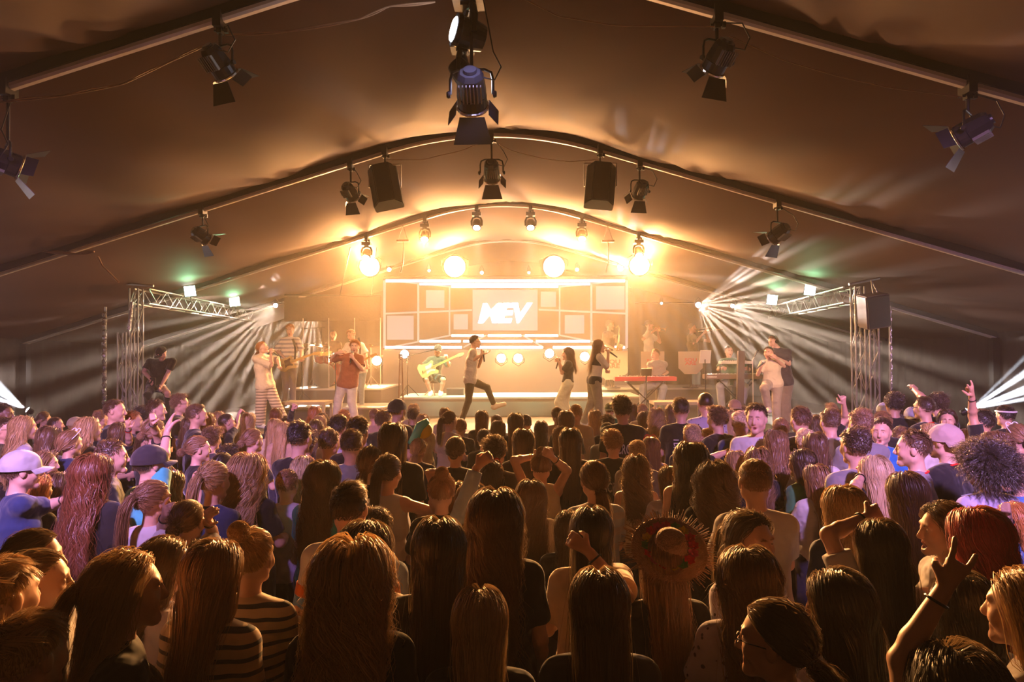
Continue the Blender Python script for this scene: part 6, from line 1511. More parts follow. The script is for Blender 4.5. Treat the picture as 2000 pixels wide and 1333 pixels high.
P(1186, 827, 28, 'crop', 'db', 5, 's', 'gb', 'person in dark cap and grey-blue t-shirt with letters, below the small curly head', cap=(.03, .03, .04), capback=True, prt=('Ju', .1, .07, 1.12, -.02))
P(1216, 776, 31, 'curly', 'db', 0, 's', 'bk', 'tall curly-haired man in black t-shirt printed ACROSS', prt=('ACROSS', .26, .10, 1.22, 0), h=1.86)
P(1237, 791, 26, 'bob', 'br', 0, 's', 'br', 'smooth brown head right behind the tall curly man')
P(1255, 790, 22, 'crop', 'bl', 0, 's', 'cr', 'sandy short-haired child below the red keyboard', fem=False)
P(1257, 805, 28, 'bob2', 'br', 5, 's', 'bk', 'round brown bob right of the tall curly man')
P(1282, 799, 30, 'curlylong', 'bl', 0, 's', 'br', 'girl with long curly blond hair below the red keyboard bench')
P(1310, 792, 24, 'bob', 'br', 10, 's', 'bk', 'small brown head between the curly blonde and the man in I DARE YOU shirt')
P(1330, 779, 31, 'short', 'db', 5, 's', 'bk', 'tall man in black t-shirt printed I DARE YOU down the back', prt=('I DARE YOU', .055, .34, 1.12, -.07, 'v'), h=1.84)
P(1378, 768, 30, 'buzz', 'db', 0, 's', 'lv', 'balding man in speckled grey shirt near the narrow black column', m='spots', h=1.86)
P(1402, 797, 38, 'curly', 'br', -35, 's', 'bk', 'boy with wiry curly hair and black t-shirt with vertical white letters', prt=('IT IS', .04, .2, 1.2, .05, 'v'))
P(1435, 783, 26, 'crop', 'lb', 0, 's', 'bk', 'person in tan cap worn backwards in front of the keyboard stand', cap=(.38, .24, .14), capback=True)
P(1425, 802, 24, 'straight', 'bl', 5, 's', 'cr', 'amber-blond girl between the wiry-haired boy and the navy jacket')
P(1449, 796, 26, 'curly', 'br', 5, 's', 'bk', 'dark curly head behind the blond boy in navy jacket')
P(1447, 804, 34, 'short2', 'pb', 10, 'l', 'nv', 'blond boy in navy jacket with lilac-lit hair', loose=.015)
P(1478, 791, 36, 'short', 'bk', -150, 's', 'wh', 'dark-haired boy turned back to the crowd, smiling with eyes lowered', mouth=.008)
P(1057, 823, 32, 'straight2', 'db', 0, 's', 'br', 'girl with very straight dark hair in the middle of the back rows')
P(1022, 837, 46, 'straight', 'db', 0, 's', 'bk', 'girl with thick straight black-brown hair behind the raised elbows')
P(1094, 833, 30, 'bob', 'lb', 0, 's', 'bk', 'light brown head left of the tall dark triangular hair')
P(1114, 836, 46, 'straight2', 'db', 0, 's', 'bk', 'girl whose long dark hair widens like a tent over her black top')
P(1198, 842, 42, 'curly', 'lb', 0, 's', 'bk', 'person with glowing short curls and black ACROSS t-shirt in the centre right', prt=('ACROSS', .26, .10, 1.18, 0))
P(1252, 838, 26, 'straight2', 'br', 10, 's', 'br', 'small brown-haired girl behind the red sunglasses')
P(1245, 861, 32, 'short2', 'pb', 5, 's', 'gr', 'boy with short blond thatch left of the girl with heart sunglasses', h=1.55)
P(1272, 854, 40, 'straight', 'lb', 0, 'n', 'lv', 'girl in strappy top with red sunglasses on straight light brown hair', extra='shades_red')
P(1352, 830, 36, 'short2', 'pb', 10, 's', 'bk', 'boy with bowl of pale purple-lit hair below the I DARE YOU shirt')
P(1385, 838, 33, 'short2', 'bl', -70, 's', 'ch', 'blond boy in glasses seen in profile, facing left', glasses=True)
P(1350, 864, 62, 'wavy', 'db', 10, 'n', 'bk', 'girl with huge dark wavy hair in black strappy top, hand to her face', h=1.74)
P(1445, 854, 36, 'bob', 'lb', 5, 's', 'bk', 'girl with lilac-lit bob, elbow raised sideways behind her head', up={'L': ((1392, 893), (1430, 880), 'relax', True)})
P(1475, 848, 36, 'curly', 'lb', 10, 's', 'wh', 'light curly head right of the raised elbow', fem=True)
P(1057, 883, 44, 'topbun', 'br', 0, 'n', 'cr', 'girl in cream tank top with both hands crossed over her head', up={'L': ((1003, 897), (1040, 893), 'relax', True), 'R': ((1108, 920), (1080, 895), 'grip', True)}, h=1.58)
P(1160, 901, 62, 'lowpony', 'br', -15, 's', 'gb', 'girl with side braid and striped grey-blue t-shirt', m='stripe_grey', h=1.66)
P(1242, 891, 52, 'curlylong', 'br', 0, 'n', 'cr', 'bare-backed girl in cream strap top with loose dark curls')
P(1310, 910, 46, 'straight2', 'br', -5, 's', 'lv', 'girl with long brown hair lifting a hand with rings to her head', up={'R': ((1355, 965), (1338, 928), 'relax', True)})
P(1437, 881, 40, 'straight', 'bl', 0, 'n', 'bk', 'girl with golden straight hair in black strap top, left of the short-haired boy in white')
P(1480, 876, 48, 'wavy2', 'lb', 5, 's', 'bk', 'girl with amber-lit wavy hair behind the short-haired boy in white')
P(1475, 897, 50, 'crop', 'lb', 0, 's', 'wh', 'boy with cropped fair hair and white t-shirt near the straw hat', h=1.76)
P(1037, 938, 60, 'wavy', 'br', 0, 's', 'be', 'girl with brown hair falling over a bare upper back, below the crossed arms')
P(1155, 991, 72, 'straight', 'bk', 5, 's', 'be', 'girl with long dark hair raising a braceleted hand, in front of the striped t-shirt', up={'R': ((1222, 1168), (1152, 1080), 'relax', True)}, h=1.66)
P(1462, 999, 72, 'half', 'db', 150, 's', 'lv', 'girl with parted dark hair and speckled top turning her face back over the crowd', m='spots', h=1.66)
# back rows, right side
P(1525, 819, 34, 'pony', 'lb', 10, 's', 'bk', 'girl with lilac-lit ponytail left of the textured-haired boy in white')
P(1565, 797, 36, 'short', 'br', -10, 's', 'bk', 'boy with brown two-tone hair in black t-shirt near the man with headphones')
P(1592, 813, 26, 'bob2', 'br', -10, 's', 'bk', 'girl with brown hair behind the white t-shirt boy')
P(1625, 791, 24, 'curly', 'bl', 0, 's', 'cr', 'sandy curly head below the right truss tower', fem=True)
P(1622, 802, 42, 'short', 'br', -5, 's', 'wh', 'boy with textured brown hair and white t-shirt below the pointing finger', h=1.78)
P(1646, 803, 30, 'short2', 'lb', -5, 's', 'bk', 'boy pointing one finger up below the right truss tower', up={'L': ((1655, 812), (1648, 790), 'point', True)})
P(1682, 802, 40, 'short', 'lb', -5, 's', 'gr', 'boy with neat two-tone haircut right of the pointing finger')
P(1515, 841, 46, 'wavy', 'lb', 0, 's', 'bk', 'girl with long lilac waves over a shirt with white vertical letters', prt=('I DARE', .045, .2, 1.05, .04, 'v'))
P(1572, 839, 36, 'short2', 'pb', 25, 's', 'bk', 'pale blond person behind the girl with long copper-brown hair', fem=True)
P(1592, 846, 46, 'straight', 'br', 0, 's', 'wh', 'girl with long copper-brown hair before the white t-shirt boy')
P(1672, 838, 50, 'short', 'db', -10, 's', 'gr', 'dark-haired man in grey t-shirt left of the wide-eyed boy', h=1.78)
P(1721, 819, 38, 'short', 'db', -145, 's', 'bl', 'wide-eyed boy with dark fringe turned back, mouth open, in blue hoodie', mouth=.02, loose=.02)
P(1728, 790, 30, 'crop', 'lb', 5, 's', 'bk', 'person in pale blue crumpled cap below the dark curly head', cap=(.45, .45, .58), capback=True)
P(1725, 806, 32, 'short2', 'lb', 0, 's', 'bk', 'light brown head between the pale blue cap and the wide-eyed boy')
P(1746, 771, 34, 'curly', 'bk', 15, 's', 'bk', 'curly-haired dark person standing tall left of the man with red lanyard', skin='t', h=1.84)
P(1758, 804, 28, 'bob', 'db', -20, 's', 'bk', 'dark-haired girl in profile left of the pale grey cap', skin='t')
P(1782, 799, 32, 'crop', 'db', 10, 's', 'lb', 'boy in pale grey cap worn backwards beside the man with red lanyard', cap=(.42, .42, .48), capback=True)
P(1807, 777, 36, 'crop', 'db', -25, 's', 'bk', 'man with glasses, cropped hair and red lanyard over black t-shirt', glasses=True, extra='lanyard', h=1.84)
P(1832, 772, 34, 'curly', 'db', -5, 's', 'bk', 'person with dark curls and yellow-lit top, arm raised beside the lanyard man', up={'L': ((1802, 772), (1786, 762), 'relax', True)}, h=1.84)
P(1850, 804, 34, 'bob2', 'db', -150, 's', 'bk', 'dark-haired girl facing back to the crowd near the dark right side')
P(1757, 837, 32, 'short', 'lb', 10, 's', 'lb', 'fair boy in pale blue shirt between the dark-haired man and the profile in lanyard')
P(1787, 844, 54, 'short', 'br', -60, 's', 'gr', 'young man in grey t-shirt with red lanyard, sharp profile to the left', extra='lanyard', h=1.78)
P(1817, 830, 34, 'short2', 'bl', -30, 's', 'wh', 'blond boy behind the beige backwards cap')
P(1848, 832, 56, 'crop', 'br', -30, 's', 'bk', 'man in beige backwards cap, black t-shirt printed I DARE with a line drawing', cap=(.45, .32, .28), capback=True, prt=('I DARE', .05, .22, 1.12, -.06, 'v'), extra='lanyard_drawing', h=1.8)
P(1890, 842, 38, 'bob', 'lb', 5, 's', 'bk', 'girl with shiny light bob right of the beige cap')
P(1920, 804, 32, 'short', 'bk', -40, 's', 'bk', 'dark-haired young man making horns with a high raised arm', skin='t', up={'L': ((1898, 806), (1898, 775), 'horns', True)}, h=1.78)
P(1947, 846, 50, 'short2', 'br', -45, 's', 'bk', 'boy with swept brown hair above the round dark afro')
P(1965, 796, 30, 'short', 'bk', -10, 's', 'bk', 'person with a white headband over black hair at the back right', extra='headband')
P(1988, 832, 38, 'bun', 'lb', -5, 's', 'nv', 'girl in white visor with tied light hair at the right edge', extra='shades_white')
P(1926, 877, 98, 'afro', 'bk', -10, 's', 'lv', 'person with large round dark afro and lavender-lit t-shirt', skin='b', fem=True, h=1.74)
P(1567, 878, 52, 'straight', 'db', -35, 's', 'gn', 'girl with long dark hair and green t-shirt glancing left')
P(1595, 908, 52, 'straight2', 'lb', -15, 's', 'wh', 'girl with long golden-brown hair in white t-shirt below the grey t-shirt man')
P(1710, 893, 58, 'straight', 'pb', -5, 's', 'bk', 'girl with perfectly straight ash-blond hair, hand at her cheek', up={'L': ((1668, 955), (1682, 932), 'relax', True)})
P(1650, 951, 74, 'wavy', 'bl', -5, 's', 'nv', 'girl with golden wavy hair in denim, behind the bent bare arm')
P(1772, 926, 74, 'straight2', 'br', -5, 's', 'wh', 'girl with long silky amber-edged brown hair below the grey t-shirt profile')
P(1847, 984, 78, 'bob2', 'db', -85, 's', 'wh', 'girl with dark shoulder-length hair in profile, mouth open, facing left', mouth=.02, h=1.66)
P(1912, 994, 84, 'wavy', 'pk', -10, 's', 'wh', 'girl with long pink hair and copper fringe', h=1.68)
P(1720, 1017, 76, 'straight', 'bk', -5, 's', 'wh', 'girl with glossy black hair, bare arm bent over her head, in white t-shirt', up={'L': ((1618, 1045), (1690, 1012), 'relax', True)}, h=1.64)
P(1992, 892, 52, 'bun', 'lb', -80, 's', 'bl', 'person with glasses and blue t-shirt in profile at the right edge', glasses=True, mouth=.012)
P(1985, 985, 50, 'bob', 'gi', -40, 's', 'bl', 'ginger-haired person in blue at the right edge raising a fist', up={'L': ((1965, 1060), (1968, 1012), 'fist', True)})
# front rows
P(62, 1034, 88, 'lowpony', 'br', 66, 's', 'bk', 'girl in profile with freckled face, right behind the nearer profile at the left', mouth=.004, h=1.66)
P(70, 1074, 104, 'bun', 'br', 64, 'l', 'wh', 'girl in sharp profile with smooth tied hair holding a fist before her chest', up={'R': ((125, 1250), (150, 1190), 'fist', False)}, h=1.68)
P(-2, 1090, 62, 'short', 'bl', 20, 's', 'wh', 'fair boy with glowing red ear cut off by the left edge', h=1.68)
P(240, 1078, 108, 'half', 'bl', 56, 's', 'bk', 'blonde girl with half-up hair in profile, black lace t-shirt', h=1.67)
P(320, 1051, 74, 'straight', 'br', 50, 's', 'lv', 'brown-haired girl in profile between the half-up blonde and the striped jersey', h=1.62)
P(415, 1057, 104, 'straight', 'lb', 15, 's', 'be', 'girl with long golden-brown hair over a black-and-white striped t-shirt', m='stripe', h=1.70)
P(490, 1033, 72, 'topbun', 'bl', 10, 's', 'be', 'girl with messy honey-blond bun and striped t-shirt, behind the long straight hair', m='stripe', h=1.66)
P(712, 1020, 84, 'half', 'db', 10, 's', 'sk', 'girl with twisted amber-lit topknot behind the big tousled blonde', h=1.68)
P(687, 1056, 112, 'wavy2', 'bl', 0, 's', 'bk', 'girl with big tousled blond hair over black I DARE t-shirt, front centre-left', prt=('I DARE', .05, .22, 1.10, -.12, 'v'), h=1.74)
P(857, 1013, 78, 'straight', 'db', 0, 's', 'bk', 'girl with very straight dark brown hair forming a tall arch, amber rim', h=1.70)
P(967, 956, 86, 'wavy', 'br', 5, 's', 'bk', 'girl with long wavy chestnut hair glowing at one side, at the centre', h=1.76)
P(937, 1150, 112, 'straight2', 'pb', 0, 's', 'bk', 'girl with pale straight centre-parted hair at the bottom middle', h=1.56)
P(1170, 1112, 116, 'straight', 'br', 0, 's', 'ch', 'girl with broad curtain of brown hair at the bottom, below the straw hat', h=1.64)
P(1295, 1045, 92, 'straight2', 'lb', -5, 's', 'bk', 'girl wearing a fringed straw hat decorated with red and yellow flowers', extra='straw_hat', h=1.62)
P(1462, 1069, 92, 'wavy', 'br', 5, 's', 'lv', 'girl with long dark-rooted wavy hair and speckled sleeve, right of the straw hat', m='spots', h=1.66)
P(1520, 1170, 120, 'lowpony', 'db', -60, 's', 'lv', 'girl with glasses and low ponytail looking left at the bottom right', glasses=True, h=1.52)
P(1640, 1113, 104, 'straight', 'bk', -30, 's', 'wh', 'girl with long black hair in white t-shirt leaning, face just showing', h=1.62)
P(1885, 1118, 92, 'straight2', 'bk', 0, 's', 'wh', 'girl with dark straight hair in striped pale top, behind the big horned hand', m='stripe_grey', h=1.6)
P(1870, 1262, 130, 'wavy2', 'bk', 0, 's', 'bk', 'girl at the very bottom raising a big arm with gold watch and finger horns', up={'L': ((1752, 1240), (1856, 1132), 'horns', True)}, h=1.58)
P(2010, 1112, 110, 'straight', 'bl', -40, 's', 'wh', 'blond girl cut off by the right edge at the bottom', h=1.66)
P(48, 1198, 120, 'short', 'bl', 15, 's', 'wh', 'fair-haired boy in broad striped shirt at the bottom left corner', m='stripe_wide', h=1.55)
P(395, 1060, 60, 'curly', 'db', 10, 's', 'bk', 'small curly-headed person with blue collar among the front rows left', fem=True, h=1.42)
P(1395, 905, 44, 'curlylong', 'br', 0, 's', 'bk', 'girl with dark curls behind the huge wavy hair, near the raised elbow', h=1.62)
P(1110, 1000, 40, 'bob', 'db', 0, 's', 'bk', 'dark-haired girl half hidden beside the brown hair below crossed arms', h=1.42)

def place_people():
    for p in PEOPLE:
        wm = WIDTH.get(p['hk'], .205)
        if p['cap']: wm = .198
        d = wm * FPX / p['w']; yy = p['y'] - 688
        h = CH - yy * d / FPX
        if p['h']: h = p['h']; d = (CH - h) * FPX / yy
        else:
            hc = min(max(h, 1.50 if p['fem'] else 1.52), 1.76 if p['fem'] else 1.84)
            if hc != h: h = hc; d = (CH - h) * FPX / yy
        p['H'] = h; p['d'] = d
    # keep bodies from standing in the same spot: slide along the line of sight
    n = len(PEOPLE)
    for it in range(120):
        mv = 0
        for i in range(n):
            a = PEOPLE[i]; ax = (a['x'] - 1000) / FPX * a['d']
            for j in range(i + 1, n):
                b = PEOPLE[j]; bx = (b['x'] - 1000) / FPX * b['d']
                dx = abs(ax - bx)
                if dx > .36: continue
                need = .30 if dx < .2 else .30 * math.sqrt(max(0, 1 - ((dx - .2) / .17) ** 2))
                dy = b['d'] - a['d']
                if abs(dy) < need:
                    s_ = 1 if (dy > 0 or (dy == 0 and b['y'] < a['y'])) else -1; q = (need - abs(dy)) * .25
                    a['d'] = max(1.45, a['d'] - s_ * q); b['d'] = min(11.7, b['d'] + s_ * q); mv += q
        for p in PEOPLE:
            h = CH - (p['y'] - 688) * p['d'] / FPX
            lo, hi = (1.40, 1.84) if p['fem'] else (1.42, 1.95)
            if h < lo: p['d'] = (CH - lo) * FPX / (p['y'] - 688)
            if h > hi: p['d'] = (CH - hi) * FPX / (p['y'] - 688)
        if mv < .01: break
    for p in PEOPLE: p['H'] = CH - (p['y'] - 688) * p['d'] / FPX
place_people()
M['print'] = mat('white_print', (.62, .62, .66), .7); M['redp'] = mat('red_plastic', (.7, .03, .03), .25); M['whitep'] = mat('white_frame', (.8, .78, .8), .25)
def back_print(root, me_top, txt, w_, h_, z, x, vert=False, parent=None, name='printed_lettering'):
    cu = bpy.data.curves.new('t', 'FONT'); cu.body = txt; cu.size = 1; cu.extrude = 0; cu.offset = .02; cu.resolution_u = 2
    to = bpy.data.objects.new('t', cu); COL.objects.link(to); bpy.context.view_layer.update(); me = bpy.data.meshes.new_from_object(to); bpy.data.objects.remove(to)
    co = np.empty(len(me.vertices) * 3); me.vertices.foreach_get('co', co); co = co.reshape(-1, 3); lo, hi = co.min(0), co.max(0)
    u = (co[:, 0] - lo[0]) / (hi[0] - lo[0]) - .5; v = (co[:, 1] - lo[1]) / (hi[1] - lo[1]) - .5
    if vert: X = v * w_ + x; Z = z - u * h_
    else: X = u * w_ + x; Z = z + v * h_
    project(me, me_top, X, Z); return obj(name, me, M['print'], parent or root)
def project(me, me_top, X, Z):
    k = me_top.name
    if k not in BV:
        vs = [v.co.copy() for v in me_top.vertices]; BV[k] = BVHTree.FromPolygons(vs, [tuple(p.vertices) for p in me_top.polygons])
    out = []
    for a, b in zip(X, Z):
        hit = BV[k].ray_cast(Vector((a, -1, b)), Vector((0, 1, 0))); out += [a, (hit[0].y if hit[0] is not None else -.12) - .004, b]
    me.vertices.foreach_set('co', out); me.update()
BV = {}
def drawing(root, me_top, x, z, s_, parent):
    """line drawing of facets printed on the back"""
    r = random.Random(4); pts = [(0, .5)] + [(.5 * math.cos(a) * (.8 + .2 * r.random()), .5 * math.sin(a)) for a in np.linspace(0, 2 * PI, 10)] + [(r.uniform(-.3, .3), r.uniform(-.3, .3)) for _ in range(7)]
    bm = NB(); segs = [((-.62, .6), (.62, .6))]
    for i in range(len(pts)):
        near = sorted(range(len(pts)), key=lambda j: (pts[i][0] - pts[j][0]) ** 2 + (pts[i][1] - pts[j][1]) ** 2)[1:4]
        for j in near: segs.append((pts[i], pts[j]))
    for a, b in segs:
        a = Vector((a[0], 0, a[1])) * s_; b = Vector((b[0], 0, b[1])) * s_; t = (b - a)
        if t.length < 1e-4: continue
        n = Vector((-t.z, 0, t.x)).normalized() * .0018
        q = 4; row = []
        for k in range(q + 1): c = a.lerp(b, k / q); row.append((bm.verts.new(c - n), bm.verts.new(c + n)))
        for k in range(q): bm.faces.new((row[k][0], row[k + 1][0], row[k + 1][1], row[k][1]))
    me = bpy.data.meshes.new('drawing'); bm.to_mesh(me); bm.free(); co = np.array([v.co[:] for v in me.vertices]); project(me, me_top, co[:, 0] + x, co[:, 2] + z); obj('printed_drawing', me, M['print'], parent)

def shades(root, c, m, name='sunglasses'):
    bm = NB(); c = Vector(c)
    T = lambda x, y, z: c + Vector((x, y, z))
    for sg in (-1, 1):
        tube(bm, [T(sg * .034 + math.cos(a) * .027, .055 + math.sin(a) * .012, .118 + math.sin(a) * .020) for a in np.linspace(0, 2 * PI, 14)], .0045, 6)
        tube(bm, [T(sg * .062, .055, .118), T(sg * .086, .01, .09), T(sg * .092, -.04, .05)], .004, 6)
    tube(bm, [T(-.01, .06, .12), T(.01, .06, .12)], .004, 6); obj(name, bm, m, root)

def straw_hat(root, c):
    """tilted wide straw hat with fringe and flowers"""
    h = thing('straw_hat', 'frayed straw hat with red and yellow flowers on a girl in the front rows', 'hat', (0, 0, 0)); 
    bm = NB(); prof_ = [(.0, .09), (.05, .088), (.078, .07), (.09, .03), (.095, .0), (.13, -.012), (.20, -.012), (.205, -.018), (.13, -.02), (.09, -.01), (.086, .025), (.07, .062), (.0, .08)]
    lathe(bm, prof_, (0, 0, 0), (0, 0, 1), 36); obj('hat_body', bm, M['straw'], h, smooth=True)
    r = random.Random(3); bm = NB()
    for k in range(150):
        a = k / 150 * 2 * PI + r.uniform(-.02, .02); L = r.uniform(.03, .085); d = Vector((math.cos(a), math.sin(a), r.uniform(-.25, .35))); p = Vector((math.cos(a), math.sin(a), 0)) * .19 + Vector((0, 0, -.015)); bar(bm, p, p + d.normalized() * L, .0032, 5, .0018)
    obj('straw_fringe', bm, M['straw'], h)
    for k in range(16):
        a = k / 16 * 2 * PI; m_ = [M['redp'], M['yellow'], M['leaf'], M['redp'], M['pinkp']][k % 5]; p = Vector((math.cos(a) * .125, math.sin(a) * .125, .01)); bm = NB()
        for q in range(6):
            b = q * PI / 3; e = Vector((math.cos(b), math.sin(b), .35)) * .032; s1 = Vector((-math.sin(b), math.cos(b), 0)) * .014
            bm.faces.new([bm.verts.new(v) for v in (p, p + e * .6 + s1, p + e, p + e * .6 - s1)]); 
        lathe(bm, [(.009, 0), (.006, .012)], p, (0, 0, 1), 8); obj('flower', bm, m_, h)
    return h
M['straw'] = mat('straw', (.42, .26, .16), .7, noise=.25, nscale=40, bump=.6, bscale=120); M['yellow'] = mat('yellow_plastic', (.75, .55, .02), .35); M['leaf'] = mat('green_cloth_leaf', (.08, .25, .06), .6); M['pinkp'] = mat('pink_cloth', (.7, .12, .25), .6)

def build_person(p, i):
    s_ = p['H'] / 1.722; f = p['face']; rz = -math.radians(f); d = p['d']; X = at(p['x'], p['y'], d).x
    c, s = math.cos(rz), math.sin(rz); off = .015 * s_
    root = thing('person', p['label'], 'person', (X + s * 0 - (-s) * 0, d, 0), p['group']); root.rotation_euler = (0, 0, rz); root.scale = (s_, s_, s_)
    fem = p['fem']; arms = p['arms']
    if arms == 'down' and i % 5 == 1 and not p['up']: arms = 'bent'
    if arms == 'down' and i % 5 == 3 and not p['up']: arms = 'clasp'
    st = {'s': 'short', 'l': 'long', 'n': 'none', 'h': 'half'}[p['top']]
    if p['up']:
        J = crowd_pose(fem, 'bent'); hands = {}; bands = []
        Rm = np.array(((c, -s, 0), (s, c, 0), (0, 0, 1))); rl = np.array((X, d, 0))
        for k, (e, w_, pose, near) in p['up'].items():
            k2 = k; sh = rl + Rm @ (J['sh' + k] * s_)
            # lift the shoulder with a raised arm
            up_ = at(w_[0], w_[1], d).z > sh[2]
            if up_: J['sh' + k] = J['sh' + k] + np.array((-.012 if k == 'R' else .012, 0, .03)); sh = rl + Rm @ (J['sh' + k] * s_)
            el = reach(sh, e[0], e[1], .275 * s_, near); wr = reach(el, w_[0], w_[1], .235 * s_, not near if pose in ('relax', 'cup') else near)
            J['el' + k] = Rm.T @ (el - rl) / s_; J['wr' + k] = Rm.T @ (wr - rl) / s_
            nrm = np.array((0, 1.0, 0)) if pose in ('open', 'peace', 'point', 'horns') else np.array((0, .8, -.3))
            hands[k] = dict(pose=pose, n=nrm)
            bands.append((J['el' + k].copy(), J['wr' + k].copy()))
            if pose == 'relax': hands[k]['d'] = nv(J['wr' + k] - J['el' + k]) * .6 + np.array(((-.5 if k == 'R' else .5), .2, .1))
        bme = body_mesh('body', J, hands, fem, p['mouth'], .006 if d < 3.5 else (.0072 if d < 6 else .0085), legs=False); tme = top_mesh(J, st, fem, loose=p['loose'], g=.012, h=.009)
    else:
        bme = cbody(fem, arms, p['mouth'], d > 5); tme = ctop(fem, arms, st, p['loose'], d > 5)
    b = obj('body', bme, M['skin'], root); r = RNG.uniform(.9, 1.08); b.color = (*[v * r for v in SK[p['skin']]], 1)
    t = obj({'short': 't_shirt', 'long': 'hooded_top' if p['loose'] > .012 else 'shirt', 'none': 'strap_top', 'half': 't_shirt'}[st], tme, M[p['m']], root)
    if t.data.materials[0] != M[p['m']]: t.material_slots[0].link = 'OBJECT'; t.material_slots[0].material = M[p['m']]
    t.color = (*K_[p['col']], 1)
    l = obj('trousers', clegs(fem), M['cloth'], root); g = RNG.uniform(.5, 1.5); l.color = (p['legs'][0] * g, p['legs'][1] * g, p['legs'][2] * g, 1)
    for q in 'LR': o = obj('shoe', cshoe(q), M['shoe'], root); o.color = (.5, .5, .5, 1)
    hc = Vector((0, .015, 1.595)); g = RNG.uniform(.85, 1.2); hcol = HCOL[p['hc']]
    o = obj('hair', get_hair(p['hk'], d > 4.6), M['hair'], root); o.location = hc; o.color = (hcol[0] * g, hcol[1] * g, hcol[2] * g, 1)
    wv = 1.16 if (p['hk'] in ('wavy', 'wavy2', 'curlylong') and d < 5) else 1.0
    if 'tousled blond' in p['label']: wv = 1.18
    o.scale = (-wv if i % 2 else wv, 1 + (wv - 1) * .3, 1)
    if p['hk'] in ('pony', 'lowpony', 'bun', 'topbun', 'half') :
        tz = {'pony': (0, -.128, .047), 'lowpony': (0, -.128, -.058), 'bun': (0, -.13, -.01), 'topbun': (0, -.09, .118), 'half': (0, -.127, .03)}[p['hk']]
        bm = NB(); tube(bm, [Vector((math.cos(a) * .017, math.sin(a) * .006, math.sin(a) * .017)) for a in np.linspace(0, 2 * PI, 12)], .005, 6); e = obj('hair_tie', bm, M['whitep'] if i % 3 == 0 else M['black'], o); e.location = tz
    if p['up'] and d < 7.5 and up_:
        for e, w_ in bands:
            for q, (t_, m_) in enumerate(((.86, M['black']), (.80, M['redp'] if i % 2 else M['brass']))[:1 if i % 3 else 2]):
                c0 = Vector(e + (w_ - e) * t_); _, ax_, ay_, az_, _ = frame((0, 0, 0), Vector(w_ - e)); r_ = .030 + .008 * (1 - t_); bm = NB()
                tube(bm, [c0 + (ax_ * math.cos(a) + ay_ * math.sin(a)) * r_ for a in np.linspace(0, 2 * PI, 18)], .0045, 6); obj('bracelet', bm, m_, root)
    Mx = np.eye(3)
    if p['cap']: add_cap(root, np.array(hc), Mx, p['cap'], p['capback'])
    if p['glasses']: specs(root, np.array(hc), Mx)
    if p['prt']:
        q = p['prt']; back_print(root, tme, q[0], q[1], q[2], q[3], q[4], len(q) > 5, t)
    ex = p['extra']
    if ex == 'shades_white': shades(root, hc, M['whitep'])
    if ex == 'shades_red': shades(root, hc, M['redp'])
    if ex and ex.startswith('lanyard'):
        bm = NB(); tube(bm, [(math.cos(a) * .062, -.015 + math.sin(a) * .062, 1.425 + .028 * math.sin(-a)) for a in np.linspace(0, 2 * PI, 22)], .007, 6); obj('lanyard', bm, M['redp'], root)
        if 'drawing' in ex: drawing(root, tme, .06, 1.12, .22, t)
    if ex == 'headband':
        bm = NB(); tube(bm, [(math.cos(a) * .088, .003 + math.sin(a) * .112, 1.65) for a in np.linspace(0, 2 * PI, 24)], .011, 8); obj('headband', bm, M['whitep'], root)
    if ex == 'sleeve_bands':
        for k, e in ((.42, (.75, .18, .04)), (.62, (.12, .25, .5))):
            for q in ('L', 'R'):
                J = crowd_pose(fem, arms); a = J['sh' + q]; b_ = J['el' + q]; v = b_ - a; bm = NB(); lathe(bm, [(.0655, 0), (.069, .002), (.069, .05), (.0655, .052)], a + v * k, v, 20); o2 = obj('sleeve_band', bm, M['cloth'], t); o2.color = (*e, 1)
    if ex == 'straw_hat':
        h = straw_hat(root, hc); R0 = root.matrix_basis
        h.location = (X + .02, d - .03, s_ * 1.595 + .085 * s_); h.rotation_euler = (math.radians(38), math.radians(-14), .3); h.scale = (s_ * .82,) * 3
    return root, s_
for i, p in enumerate(PEOPLE):
    build_person(p, i)
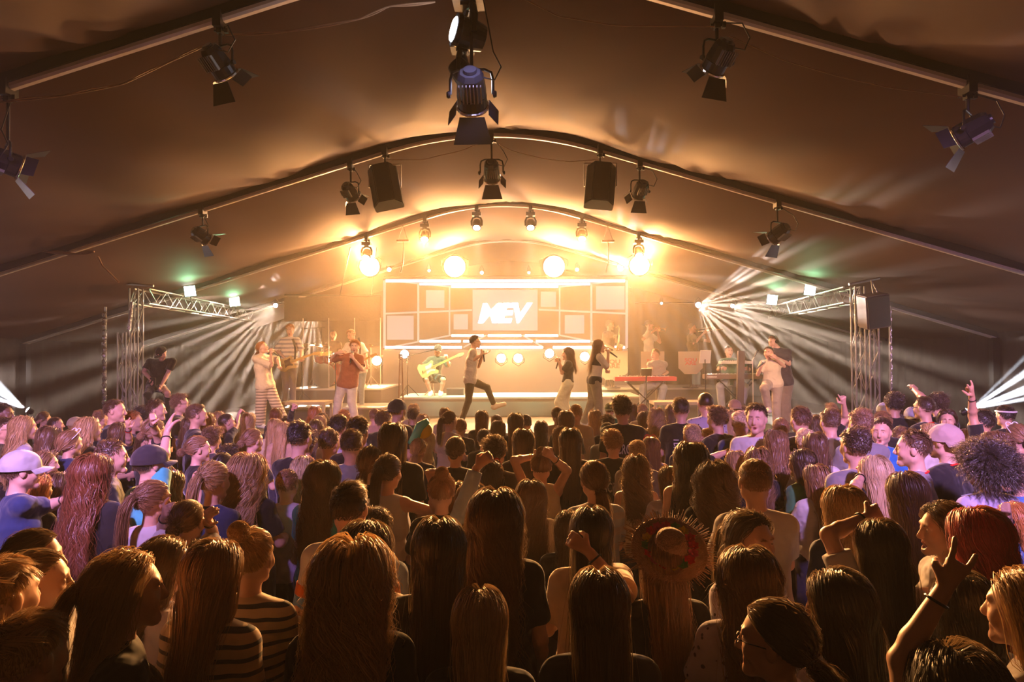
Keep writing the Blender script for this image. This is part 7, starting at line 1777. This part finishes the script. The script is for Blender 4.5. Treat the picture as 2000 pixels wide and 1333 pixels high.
# things worn on raised wrists and carried in the crowd
def ring_at(px, py, d, r, m, name, label, ax=(0, 0, 1), w_=.006, cat=None):
    p = at(px, py, d); bm = NB(); _, x, y, z, _ = frame((0, 0, 0), ax); tube(bm, [(x * math.cos(a) + y * math.sin(a)) * r for a in np.linspace(0, 2 * PI, 16)], w_, 6)
    o = obj(name, bm, m, label=label, category=cat or name.replace('_', ' ')); o.location = p; return o
def inflatable():
    Y = 6.9; A = at(805, 838, Y); root = thing('inflatable_toy', 'yellow and turquoise inflatable held up among the heads left of centre', 'inflatable toy', A)
    path = [(789, 789), (797, 800), (808, 822), (816, 846), (812, 862)]; pts = [at(x, y, Y) - A for x, y in path]
    bm = NB(); tube(bm, [pts[0].lerp(pts[1], .0)] + pts, .05, 16, rs=[.01, .035, .062, .085, .075, .03]); obj('yellow_tube', bm, M['yellow'], root, smooth=True)
    c = at(826, 841, Y - .05) - A; bm = NB(); bmesh.ops.create_uvsphere(bm, u_segments=24, v_segments=14, radius=.095, matrix=Matrix.Translation(c) @ Matrix.Diagonal((1, .8, .9, 1))); obj('ball_end', bm, M['yellow'], root, smooth=True)
    bm = NB(); pp = [at(x, y, Y - .10) - A for x, y in ((801, 868), (812, 852), (822, 832), (836, 822))]; tube(bm, pp, .035, 14, rs=[.03, .045, .05, .03]); obj('turquoise_band', bm, M['turq'], root, smooth=True)
M['turq'] = mat('turquoise_vinyl', (.12, .45, .45), .25, trans=.3)
M['yellow'].node_tree.nodes['Principled BSDF'].inputs['Roughness'].default_value = .25
inflatable()
HAZE_D = .010
# ------------------------------------------------------------------ haze in the air of the tent
def haze(name, lo, hi, dens, col, an=.3):
    bm = NB(); box(bm, [(a + b) / 2 for a, b in zip(lo, hi)], [b - a for a, b in zip(lo, hi)])
    m = bpy.data.materials.new(name); m.use_nodes = True; nt = m.node_tree; nt.nodes.remove(nt.nodes['Principled BSDF'])
    v = nt.nodes.new('ShaderNodeVolumeScatter'); v.inputs['Density'].default_value = dens; v.inputs['Color'].default_value = (*col, 1)
    v.inputs['Anisotropy'].default_value = an
    nt.links.new(v.outputs[0], nt.nodes['Material Output'].inputs['Volume'])
    o = obj(name, bm, m, kind='stuff', label='thick glowing haze over the stage' if 'stage' in name else 'thin haze in the air over the crowd', category='haze')
    return o
haze('haze', (X0 - HALF + .3, -3, .02), (X0 + HALF - .3, 12.38, 6.2), .0024, (1, .93, .85), .1)
haze('stage_haze', (X0 - HALF + .3, 12.4, .02), (X0 + HALF - .3, 22.3, 6.2), .026, (1, .88, .74), .25)
